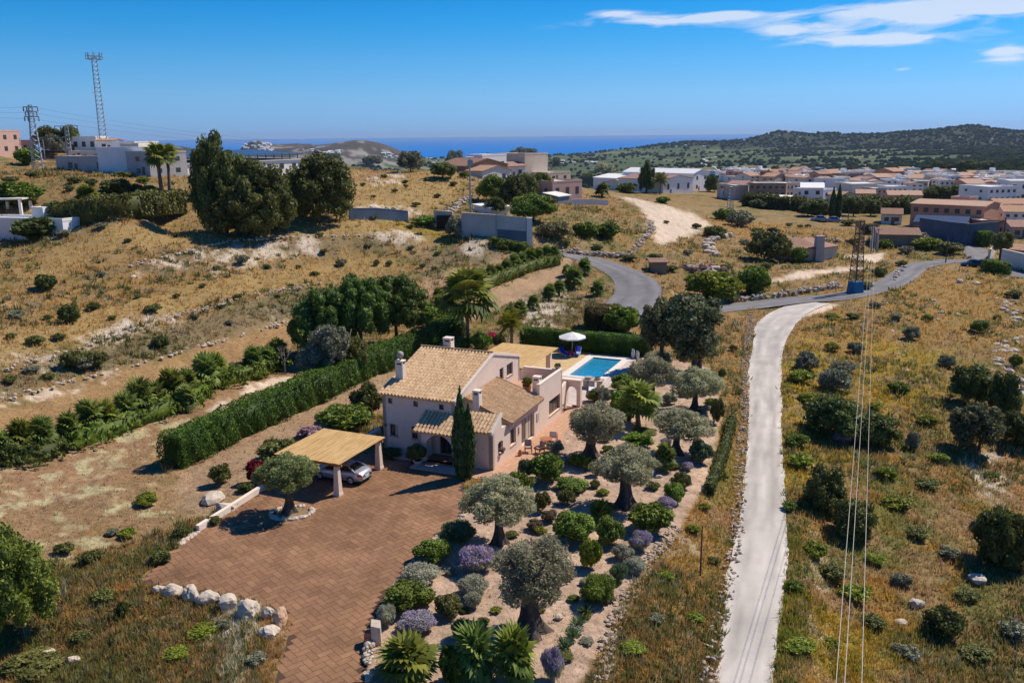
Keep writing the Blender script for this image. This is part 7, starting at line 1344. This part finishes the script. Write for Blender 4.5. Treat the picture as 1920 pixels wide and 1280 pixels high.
tree((1875,487), (1855,1897,433,474), 'tree', 'wild', 'trunk', M_darkbark, 'leafy_tree', 'round dark tree beside the road junction at the right', tsc=1.6)
for base, bx, lb in (((1560,408),(1552,1570,357,408),'left cypress of the pair at the town edge'), ((1571,408),(1563,1580,352,408),'right cypress of the pair at the town edge')):
    e, a, b = tree(base, bx, 'cypress', 'cypress', 'trunk', M_darkbark, 'cypress_tree', lb, 'cypress pair at the town edge')
    for c in e.children:
        if c.name.startswith('crown'): c.location = (0, 0, 0); c.scale = (a/.16, a/.16, 2.1*b)
for base, bx, ml_, lb in (((1515,405),(1500,1552,372,404),'dark','low dark tree left of the cypress pair'), ((1600,405),(1580,1622,366,402),'dark','dark tree right of the cypress pair'), ((1632,405),(1612,1652,372,403),'dark','wide dark tree right of the cypress pair'), ((1665,398),(1646,1690,372,396),'wild','green tree above the red roofed outbuilding'), ((1700,398),(1682,1716,371,396),'wild','second green tree above the red roofed outbuilding'), ((1760,380),(1731,1782,346,382),'pine','left half of the big dark tree group in the town'), ((1795,380),(1772,1822,346,380),'pine','right half of the big dark tree group in the town'), ((1840,390),(1815,1858,372,392),'pine','low dark trees right of the big tree group'), ((1905,392),(1890,1930,372,398),'wild','green tree beside the modern white house'),
  ((1756,326),(1744,1772,300,326),'dark','dark tree clump left in the green field behind the town'), ((1812,326),(1792,1835,299,325),'dark','wide dark tree clump in the green field behind the town'), ((1848,326),(1830,1866,301,325),'dark','right dark tree clump in the green field behind the town'), ((1856,343),(1848,1864,329,343),'dark','small dark tree in the green field behind the town'), ((1452,332),(1444,1462,310,333),'dark','lone dark tree behind the apartment building')):
    tree(base, bx, 'tree', ml_, 'trunk', M_darkbark, 'leafy_tree', lb, 'trees of the town', tsc=1.5)
# the rest of the town: rows of houses, each a thing of its own
rg = random.Random(12); cols = ['white']*11+['offwhite']*6+['beige']*3+['pink']*3+['brown', 'grey', 'orange']; nm_ = dict(white='white', offwhite='cream', beige='beige', pink='pinkish', brown='brown', grey='grey', orange='orange'); GR_T = 'houses of the distant town'
hedge('field_hedge', [G(x, y, fn=T_rbf) for x, y in ((1400,386), (1450,391), (1500,396), (1550,404))], 5, 4.0, 'dark', 5000, .45, 'line of dark bushes along the field edge below the apartments', wav=1.0)
hedge('field_hedge', [G(x, y, fn=T_rbf) for x, y in ((1585,398), (1640,398), (1715,400))], 6, 4.5, 'wild', 4000, .5, 'line of green bushes along the lower town edge', wav=1.2)
rows = [(331, 1200, 1350, 7), (338, 1345, 1500, 9), (358, 1560, 1640, 14), (372, 1840, 1900, 16), (329, 1360, 1700, 8), (333, 1300, 1690, 9), (336, 1345, 1780, 10), (340, 1340, 1930, 11), (344, 1350, 1930, 12), (349, 1385, 1930, 13), (354, 1500, 1930, 14), (360, 1560, 1900, 15), (366, 1700, 1890, 15), (412, 1870, 1930, 18), (384, 1860, 1890, 18)]
for y, xa, xb, hp in rows:
    x = xa+rg.uniform(0, 10)
    while x < xb:
        w = rg.uniform(1.1, 2.2)*hp*.95
        if rg.random() < .86:
            c = rg.choice(cols); rf = rg.choice(['flat']*6+['tile', 'red', 'tile', 'orange']); fl = rg.choice([2, 2, 3, 3]); dy = rg.uniform(-1.5, 1.5); tl = rg.uniform(-1, 1)
            bld('%s %s house in the distant town' % (nm_[c], dict(flat='flat roofed', tile='brown tiled', red='red tiled', orange='orange tiled')[rf]), x, y+dy, x+w, y+dy+tl, hp*(.65+.28*fl)*rg.uniform(.85, 1.2), rg.uniform(8, 13), c, roof='flat' if rf == 'flat' else 'g', rm=rf, floors=fl, nw=max(1, int(w/9)), side=1, group=GR_T, gable_front=rg.random() < .3, pitch=.25, door=False)
        x += w*rg.uniform(.95, 1.25)
_hm = {}
def tiny(lb, pts, grp, s, m_):
    if m_.name not in _hm: w = MB(); w.box(-.5, .5, -.5, .5, -.4, .7); w.hexa([(-.55, -.55, .7), (.55, -.55, .7), (.55, 0, .95), (-.55, 0, .95), (-.55, -.55, .74), (.55, -.55, .74), (.55, 0, 1.0), (-.55, 0, 1.0)]); w.hexa([(-.55, 0, .95), (.55, 0, .95), (.55, .55, .7), (-.55, .55, .7), (-.55, 0, 1.0), (.55, 0, 1.0), (.55, .55, .74), (-.55, .55, .74)]); _hm[m_.name] = w.mesh('house', m_)
    for i, (x, y) in enumerate(pts): g = G(x, y); k = s*rg.uniform(.7, 1.5); tag(link('house', _hm[m_.name], loc=g, rz=rg.uniform(-.4, .4), scale=(k*1.4, k, k*.6)), lb, 'house', grp)
tiny('tiny white house on the distant coast', [(rg.uniform(715, 905), rg.uniform(283, 301)) for _ in range(46)]+[(rg.uniform(1040, 1130), rg.uniform(303, 309)) for _ in range(12)], 'houses on the distant coast', 6.5, PAL['white'])
tiny('tiny white house on the rocky headland', [(rg.uniform(450, 512), rg.uniform(267, 284)) for _ in range(26)]+[(rg.uniform(560, 640), rg.uniform(280, 292)) for _ in range(14)], 'houses on the rocky headland', 6, PAL['white'])
tiny('tiny white house among the distant hill woods', [(1448,250),(1462,255),(1478,249),(1492,253),(1500,258),(1345,283),(1320,276),(1285,274),(1268,276),(1395,264),(1375,268),(1590,262),(1640,257),(1700,256),(1490,272),(1500,283),(1560,277),(1660,268),(1730,263),(1800,258),(1860,262)], 'houses among the distant hill woods', 6, PAL['offwhite'])
tiny('white farmhouse in the fields behind the town', [(1866,322),(1878,326),(1775,322),(1792,323),(1610,300),(1625,313),(1900,315)], 'farmhouses in the fields', 5, PAL['white'])
# pale winding track on the valley floor
tp = [G(x, y) for x, y in ((1350,321), (1342,315), (1322,309), (1316,306), (1326,303), (1318,299), (1340,296), (1362,292))]; tp = smooth_path(np.array([[*p, 5.0] for p in tp]), 25); tp[:, 2] = [T1(p[0], p[1]) for p in tp]; ribbon('track', tp, M_road_white, 1.5, wob=.5)
# ------------------------------------------------------------------ masts, poles and wires
M_galv = mat('galvanised_steel', (.33, .36, .38), .5, metal=.4); M_rust = mat('rusty_steel', (.20, .11, .075), .8); M_bluep = mat('blue_paint', (.02, .16, .30), .6); M_pole = mat('concrete_pole', (.42, .39, .36), .9); M_wood = mat('wood_pole', (.12, .08, .06), .9); M_wire = mat('aluminium_wire', (.50, .47, .40), .8)
def lattice(base, topy, w0, w1, m_, label, name='lattice_mast', n=12, r=.09, arms=(), head=False, cat='mast', z=None):
    g = G(*base); s = mpp(g); lo, hi = g[2], g[2]+90
    for _ in range(30):
        mid = (lo+hi)/2
        if proj((g[0], g[1], mid))[1] > topy: lo = mid
        else: hi = mid
    H = (lo+hi)/2-g[2]; e = empty(name, g, .35, label, cat); c = lambda k, t: (((-1, 1, 1, -1)[k])*(w0+(w1-w0)*t)/2, ((-1, -1, 1, 1)[k])*(w0+(w1-w0)*t)/2, H*t)
    for k in range(4): MB().tube([c(k, 0), c(k, 1)], r, 5).build('leg', m_, e)
    b = MB()
    for i in range(n):
        for k in range(4): a = c(k, i/n); q = c((k+1) % 4, (i+1)/n); b.tube([a, q], r*.6, 4); b.tube([c(k, (i+1)/n), c((k+1) % 4, (i+1)/n)], r*.5, 4)
    b.build('bracing', m_, e)
    for hz, L in arms:
        a = MB(); a.box(-L, L, -.10, .10, H*hz-.1, H*hz+.1); o = a.build('crossarm', m_, e)
        for x in (-L*.95, L*.95, -L*.5): i_ = MB(); i_.lathe([(.10, H*hz-1.0), (.16, H*hz-.7), (.08, H*hz-.5), (.16, H*hz-.35), (.08, H*hz-.1)], 8, (x, 0, 0)); i_.build('insulator', PAL['brown'], o)
    if head:
        h = MB(); w = w1*1.6
        for k in range(8): a = k*math.pi/4; h.tube([(w*math.cos(a), w*math.sin(a), H-.6), (w*math.cos(a), w*math.sin(a), H+1.4)], .12, 5)
        h.lathe([(w, H-.65), (w, H-.45)], 8); h.lathe([(w, H+.3), (w, H+.45)], 8); h.build('antenna_ring', m_, e)
        for t, x in ((.5, 1.0), (.62, -1.0), (.75, 1.0), (.15, 1.3)): d = MB(); d.lathe([(.001, 0), (.45, .1), (.5, .3)], 12, (x*(w0+(w1-w0)*t)*.6, -.6, H*t)); d.build('dish', PAL['white'], e)
    return e, H, g
lattice((196,283), 108, 2.0, 1.4, M_galv, 'tall blue grey lattice telecom mast on the left hilltop', n=22, r=.075, head=True)
pyA = lattice((72,318), 197, 2.2, .7, M_galv, 'slim lattice pylon with three crossarms on the left hill', 'pylon', n=12, r=.09, arms=((.97, 1.5), (.90, 1.2), (.82, 1.5)), cat='pylon')
lattice((131,296), 236, 1.4, .8, M_galv, 'short lattice pylon with a single long crossarm on the left hill', 'pylon', n=8, r=.08, arms=((.99, 3.2),), cat='pylon')
pyB = lattice((1603,549), 413, 1.7, .8, M_rust, 'rusty lattice pylon with a blue painted base beside the asphalt road', 'pylon', n=16, r=.08, arms=((.98, .9), (.66, .8)), cat='pylon'); g = pyB[2]; MB().taper(0, 0, 0, 1.9, .98, .85).build('blue_base', M_bluep, pyB[0], bevel=.03)
lattice((1368,412), 350, 1.6, .6, M_galv, 'thin lattice pylon in the golden field before the apartments', 'pylon', n=10, r=.07, arms=((.97, 2.0),), cat='pylon')
def pole(base, topy, r, m_, label, name='utility_pole', arm=None, lamp=False, lean=0):
    g = G(*base); lo, hi = g[2], g[2]+60
    for _ in range(30):
        mid = (lo+hi)/2
        if proj((g[0], g[1], mid))[1] > topy: lo = mid
        else: hi = mid
    H = (lo+hi)/2-g[2]; e = empty(name, g, .3, label, 'street lamp' if lamp else 'pole'); MB().tube([(0, 0, -.3), (lean, 0, H)], [r*1.3, r*.8], 8).build('shaft', m_, e)
    if arm: MB().box(-arm, arm, -.06, .06, H-.35, H-.2).build('crossarm', m_, e)
    if lamp: l = MB(); l.box(-.75, .75, -.45, .45, H-.3, H+.1); l.build('lamp_head', PAL['white'], e, bevel=.08); MB().box(-.5, .5, -.5, -.4, H-1.5, H-.5).build('bracket', m_, e)
    return g, H
pole((883,428), 295, .16, M_galv, 'tall grey street lamp standing by the retaining wall', 'street_lamp', lamp=True)
pole((237,272), 222, .09, M_galv, 'thin antenna pole on the white buildings', 'antenna_pole'); pole((398,296), 262, .09, M_galv, 'small antenna on the long shed', 'antenna_pole')
p1 = pole((1634,470), 424, .20, M_pole, 'left of the twin concrete poles carrying the transformer', arm=1.2); pole((1644,471), 428, .20, M_pole, 'right of the twin concrete poles carrying the transformer', arm=1.0)
pole((1773,493), 443, .10, M_wood, 'thin dark pole beside the asphalt road before the junction'); pole((1877,487), 408, .17, M_wood, 'tall dark wooden pole at the road junction'); pole((1590,412), 388, .12, M_wood, 'dark pole beside the parked vans'); pole((85,300), 262, .12, M_pole, 'pale pole on the left hill beside the slim pylon')
pole((1313,1078), 985, .05, M_wood, 'thin grey stake in the dry grass beside the lane', 'stake'); pole((355,772), 748, .06, PAL['white'], 'white stake in the pale strip beside the palm row', 'stake')
M_dwire = mat('dark_wire', (.10, .10, .11), .9)
def wire(A, B, sag, label, r=.022, n=30, group=None, m2=None):
    A, B = np.array(A, float), np.array(B, float); m_ = MB(); m_.tube([tuple(A+(B-A)*t-np.array([0, 0, 4*sag*t*(1-t)])-A) for t in np.linspace(0, 1, n)], r, 5); return tag(m_.build('power_line', m2 or M_wire, loc=A), label, 'power line', group)
top = p1[0]+np.array([0, 0, p1[1]])
for off, bo, zo, lb in ((-.4, -.30, 0, 'left'), (0.1, -.08, .0, 'middle'), (.5, .42, .0, 'right')):
    wire(top+np.array([off, 0, -.1]), (1.2+bo*1.05, 2.0, 11.2+zo), 1.6, '%s of the three power lines running down beside the pale lane' % lb, r=.013, group='power lines beside the lane')
tA = pyA[2]+np.array([0, 0, pyA[1]])
for k, (dz, y1, y2) in enumerate(((-.4, 203, 262), (-1.6, 211, 267), (-3.0, 219, 272))):
    P = flat(-40, 199+8*k, 0)*0; d = ray(-60, 201+7*k); t = (tA[1]-6)/d[1]; wire(tA+np.array([0, 0, dz]), CAM+d*t, .2, 'thin high wire running left from the slim hill pylon, %s' % ('highest', 'middle', 'lowest')[k], r=.018, m2=M_dwire, group='wires of the slim hill pylon')
    d = ray(520, y2+2); t = 260/d[1]; wire(tA+np.array([0, 0, dz]), CAM+d*t, .8, 'thin high wire running right from the slim hill pylon, %s' % ('highest', 'middle', 'lowest')[k], r=.018, m2=M_dwire, group='wires of the slim hill pylon')
# vehicles far away
M_bluecar = mat('dark_blue_paint', (.02, .06, .10), .25, metal=.4, spec=.6); M_van = mat('pale_blue_van_paint', (.25, .32, .45), .3, metal=.3)
sedan('parked_car', G(1826, 500), 2.9, M_bluecar, 'dark blue car waiting at the road junction on the right', detail=False)
sedan('parked_car', G(1536, 414), 2.9, M_van, 'left of the two bluish vehicles parked by the cypress pair', 'vehicles parked by the cypress pair', detail=False, suv=True); sedan('parked_car', G(1561, 416), 2.9, M_van, 'right of the two bluish vehicles parked by the cypress pair', 'vehicles parked by the cypress pair', detail=False, suv=True)
# ------------------------------------------------------------------ uncountable ground cover
M_straw = leafmat('dry_grass_blades', (.15, .10, .04), (.46, .335, .16), trans=.3, nscale=.02, hue=0)
def scatter(name, label, n, hfun, wfun, blades, polyex, mat_, seed, dmin=34, dmax=260, flip=None, ang=.55, band=None, col=None, amax=.60):
    """tufts in one mesh; density even over the view"""
    rg = np.random.default_rng(seed); x_, y_, z_, sl = GR; lim = np.abs(_an) < amax; ai = np.where(lim)[0]; ri = np.where((_rr > dmin) & (_rr < dmax))[0]
    i = rg.choice(ri, n*3); j = rg.choice(ai, n*3); fx = rg.random(n*3); D = _rr[i]*(1+.006*rg.normal(size=n*3)); A = _an[j]+rg.uniform(-.0009, .0009, n*3); X = D*np.sin(A); Y = D*np.cos(A)
    m1 = fbm(X/9+seed, Y/9, 3)*2; ok = np.ones(len(X), bool)
    for P, mgn in polyex: ok &= pip_dist(X, Y, P) < -mgn
    for P, hw in ROADS:
        for a, b, h in zip(P[:-1], P[1:], hw):
            e = b-a; t = np.clip(((X-a[0])*e[0]+(Y-a[1])*e[1])/(e[0]**2+e[1]**2+1e-9), 0, 1); ok &= np.hypot(X-a[0]-e[0]*t, Y-a[1]-e[1]*t) > h*1.0-.05
    if band is not None: ok &= band(X, Y, m1)
    X, Y = X[ok][:n], Y[ok][:n]; n = len(X); Z = T(X, Y); D = np.hypot(X, Y)
    cA = ground_albedo(X, Y, Z, np.zeros(n)); H = hfun(D, rg, n); Wd = wfun(D, rg, n); k = blades
    ph = rg.uniform(0, 2*math.pi, (n, k)); th = np.abs(rg.normal(0, ang, (n, k))); r0 = Wd[:, None]*rg.uniform(0, 2.2, (n, k)); bx = X[:, None]+np.cos(ph)*r0; by = Y[:, None]+np.sin(ph)*r0
    hh = H[:, None]*rg.uniform(.5, 1.2, (n, k)); tx = bx+np.cos(ph)*np.sin(th)*hh; ty = by+np.sin(ph)*np.sin(th)*hh; tz = Z[:, None]+np.cos(th)*hh; w = Wd[:, None]*rg.uniform(.4, .8, (n, k)); a2 = rg.uniform(0, math.pi, (n, k))
    V = np.stack([np.stack([bx-np.cos(a2)*w, by-np.sin(a2)*w, np.broadcast_to(Z[:, None]-.05, bx.shape)], -1), np.stack([bx+np.cos(a2)*w, by+np.sin(a2)*w, np.broadcast_to(Z[:, None]-.05, bx.shape)], -1), np.stack([tx, ty, tz], -1)], 2).reshape(-1, 3)
    c = (cA if col is None else col(X, Y, cA, rg)); c = np.repeat(np.clip(c*rg.uniform(.65, 1.5, (n, 1)), .012, .8), k, axis=0)*rg.uniform(.8, 1.25, (n*k, 1)); cc = np.repeat(c, 3, axis=0)
    me = np_mesh(name, V, np.arange(len(V)).reshape(-1, 3), vcol=cc); o = link(name, me, mat=mat_); return tag(o, label, 'grass', kind='stuff')
def tuft_mat():
    M = bpy.data.materials.new('wild_grass'); M.use_nodes = True; t = M.node_tree; t.nodes.clear(); N = t.nodes.new; L = t.links.new; a = N('ShaderNodeAttribute'); a.attribute_name = 'col'
    d = N('ShaderNodeBsdfDiffuse'); L(a.outputs['Color'], d.inputs[0]); tr = N('ShaderNodeBsdfTranslucent'); L(a.outputs['Color'], tr.inputs[0]); ms = N('ShaderNodeMixShader'); ms.inputs[0].default_value = .45; L(d.outputs[0], ms.inputs[1]); L(tr.outputs[0], ms.inputs[2]); o = N('ShaderNodeOutputMaterial'); L(ms.outputs[0], o.inputs[0]); return M
M_tuft = tuft_mat()
EX = [(DRV, .1), (Z_garden, .2), ([HL(-11.5, -2)[:2], HL(3, -2)[:2], HL(3, 40)[:2], HL(-14, 41)[:2], HL(-14, 19)[:2], HL(-11.5, 14)[:2]], 0)]
BARE = EX+[(Z_dirt, .3), (Z_soil, .6), (Z_lime, .3), (Z_strip1, .5), (Z_white1, .3), (Z_white2, .3), (Z_white3, .3), (Z_track, 1.0), (Z_field2, .3), (Z_daisy, .5)]
def c_dry(X, Y, c, rg): return c*np.array([1.5, 1.42, 1.3])+np.array([.045, .033, .012])
def c_weed(X, Y, c, rg):
    k = rg.random((len(X), 1)); return np.where(k < .45, np.array([.15, .165, .05]), np.where(k < .7, np.array([.23, .22, .085]), np.where(k < .85, np.array([.27, .26, .17]), np.array([.30, .20, .07]))))
scatter('dry_grass', 'dry golden grass covering the slopes', 90000, lambda D, rg, n: .32*(D/60)**.35*rg.uniform(.6, 1.5, n), lambda D, rg, n: .055*(D/60)**.8*rg.uniform(.7, 1.4, n), 5, BARE, M_tuft, 11, 33, 250, col=c_dry)
scatter('weeds', 'low green and grey weeds among the dry grass', 12000, lambda D, rg, n: .42*(D/70)**.4*rg.uniform(.5, 1.7, n), lambda D, rg, n: .10*(D/60)**.8*rg.uniform(.7, 1.5, n), 12, BARE, M_tuft, 12, 33, 230, ang=.85, band=lambda X, Y, m1: (m1 > .0) & ~np.logical_or.reduce([pip_dist(X, Y, q) > 1 for q in Z_flat]), col=c_weed)
scatter('stubble', 'sparse stubble on the bare fields', 14000, lambda D, rg, n: .12*rg.uniform(.6, 1.5, n), lambda D, rg, n: .05*(D/60)**.8*rg.uniform(.7, 1.4, n), 4, EX+[(Z_dirt, .3), (Z_lime, .3)], M_tuft, 13, 45, 170, ang=.9, band=lambda X, Y, m1: (pip_dist(X, Y, Z_soil) > 0) | (pip_dist(X, Y, Z_track) > 0) | (pip_dist(X, Y, Z_field2) > 0) | (pip_dist(X, Y, Z_daisy) > 0))
scatter('daisies', 'pale daisies flowering in the reddish field', 9000, lambda D, rg, n: .16*rg.uniform(.6, 1.5, n), lambda D, rg, n: .07*rg.uniform(.7, 1.4, n), 5, EX, M_tuft, 14, 45, 100, ang=1.1, band=lambda X, Y, m1: ((pip_dist(X, Y, Z_daisy) > 0)) & (fbm(X/4, Y/2.2, 3)*2 > .12), col=lambda X, Y, c, rg: np.tile(np.array([.62, .58, .34]), (len(X), 1)))
scatter('yellow_weeds', 'yellow flowering weeds on the slope beside the lane', 9000, lambda D, rg, n: .38*rg.uniform(.5, 1.5, n), lambda D, rg, n: .09*(D/60)**.7*rg.uniform(.7, 1.4, n), 9, BARE, M_tuft, 15, 36, 120, ang=.9, band=lambda X, Y, m1: np.logical_or.reduce([pip_dist(X, Y, q) > -2 for q in Z_yel[:4]]) & (fbm(X/2.5, Y/2.5, 2)*2 > 0), col=lambda X, Y, c, rg: np.where(rg.random((len(X), 1)) < .5, np.array([.46, .33, .02]), np.array([.16, .17, .03])))
scatter('verge_grass', 'green grass along the right edge of the lane', 7000, lambda D, rg, n: .34*rg.uniform(.5, 1.5, n), lambda D, rg, n: .06*rg.uniform(.7, 1.4, n), 8, BARE, M_tuft, 16, 36, 75, ang=.7, band=lambda X, Y, m1: pip_dist(X, Y, Z_green[0]) > -.5, col=lambda X, Y, c, rg: np.where(rg.random((len(X), 1)) < .7, np.array([.09, .15, .02]), np.array([.22, .23, .04])))
scatter('garden_litter', 'dry leaves, seedlings and stones on the garden gravel', 5200, lambda D, rg, n: .13*rg.uniform(.4, 1.6, n), lambda D, rg, n: .045*rg.uniform(.6, 1.6, n), 6, [], M_tuft, 17, 36, 110, ang=1.2, band=lambda X, Y, m1: (pip_dist(X, Y, Z_garden) > .2) & (fbm(X/2, Y/2, 2)*2 > -.1), col=lambda X, Y, c, rg: np.where(rg.random((len(X), 1)) < .4, np.array([.20, .17, .09]), np.where(rg.random((len(X), 1)) < .5, np.array([.45, .36, .27]), np.array([.17, .20, .07]))))
# far woods on the hills and valley: thousands of small crowns in one mesh
def far_woods():
    rg = np.random.default_rng(77); bm = bmesh.new(); bmesh.ops.create_icosphere(bm, subdivisions=1, radius=1); iv = np.array([v.co[:] for v in bm.verts]); fc = np.array([[v.index for v in f.verts] for f in bm.faces]); bm.free(); n0 = 70000
    A = np.radians(rg.uniform(-20, 34, n0)); D = np.exp(rg.uniform(math.log(620), math.log(5200), n0)); X = D*np.sin(A); Y = D*np.cos(A); Z = T(X, Y); w = fbm(X/140, Y/90+50, 4)*2+sstep(-45, -15, Z)*1.3-.25; ok = (w > .05) & (Z > -86); ok &= (Z > -42) | (rg.random(n0) < .35); ok |= (rg.random(n0) < .06) & (Z > -86); ok &= ~((A < -.03) & (D > 2300) & (Z > -50)); ok &= ~((np.abs(A-.40) < .07) & (D < 1300))
    X, Y, Z, D = X[ok], Y[ok], Z[ok], D[ok]; n = len(X); R = rg.uniform(2.4, 6.4, n)*(1+D/9000); J = rg.uniform(.75, 1.2, (n, len(iv), 1)); V = iv[None]*J*R[:, None, None]*np.array([1, 1, .75]); V[..., 0] += X[:, None]; V[..., 1] += Y[:, None]; V[..., 2] += (Z+R*.35)[:, None]
    c = np.array([.042, .060, .030])*rg.uniform(.5, 1.7, (n, 1)); c = np.repeat(c, len(iv), axis=0); F_ = (fc[None]+np.arange(n)[:, None, None]*len(iv)).reshape(-1, 3)
    me = np_mesh('distant_woods', V.reshape(-1, 3), F_, vcol=c); return tag(link('distant_woods', me, mat=M_tuft), 'dark wooded cover of the distant hills and valley', 'woods', kind='stuff')
far_woods()
# sea air: far things fade to blue
hz = MB().box(-7500, 7500, -700, 30000, -260, 130); HM = bpy.data.materials.new('haze'); HM.use_nodes = True; t = HM.node_tree; t.nodes.clear(); pv = t.nodes.new('ShaderNodeVolumePrincipled'); pv.inputs['Color'].default_value = (.55, .72, .95, 1); pv.inputs['Density'].default_value = 3.6e-5; pv.inputs['Anisotropy'].default_value = .2
oo = t.nodes.new('ShaderNodeOutputMaterial'); t.links.new(pv.outputs[0], oo.inputs['Volume']); tag(hz.build('haze', HM), 'pale blue sea haze', 'haze', kind='stuff')
# ------------------------------------------------------------------ look-alikes are told apart by their order in the view
_ord = ['first','second','third','fourth','fifth','sixth','seventh','eighth','ninth','tenth','eleventh','twelfth','thirteenth','fourteenth','fifteenth','sixteenth','seventeenth','eighteenth','nineteenth','twentieth']
_tens = ['','','twenty','thirty','forty','fifty','sixty','seventy','eighty','ninety']
def ordinal(i):
    if i <= 20: return _ord[i-1]
    if i < 100:
        if i % 10 == 0: return _tens[i//10][:-1]+'ieth'
        return _tens[i//10]+'-'+_ord[i % 10-1]
    return ('hundredth' if i == 100 else 'hundred and '+ordinal(i-100))
_by = {}
for o in bpy.data.objects:
    if o.parent is None and o.get('label'): _by.setdefault(o['label'], []).append(o)
for lb, os_ in _by.items():
    if len(os_) < 2: continue
    os_.sort(key=lambda o: proj(o.location)[0])
    for i, o in enumerate(os_): o['label'] = '%s, %s from the left' % (lb, ordinal(i+1))
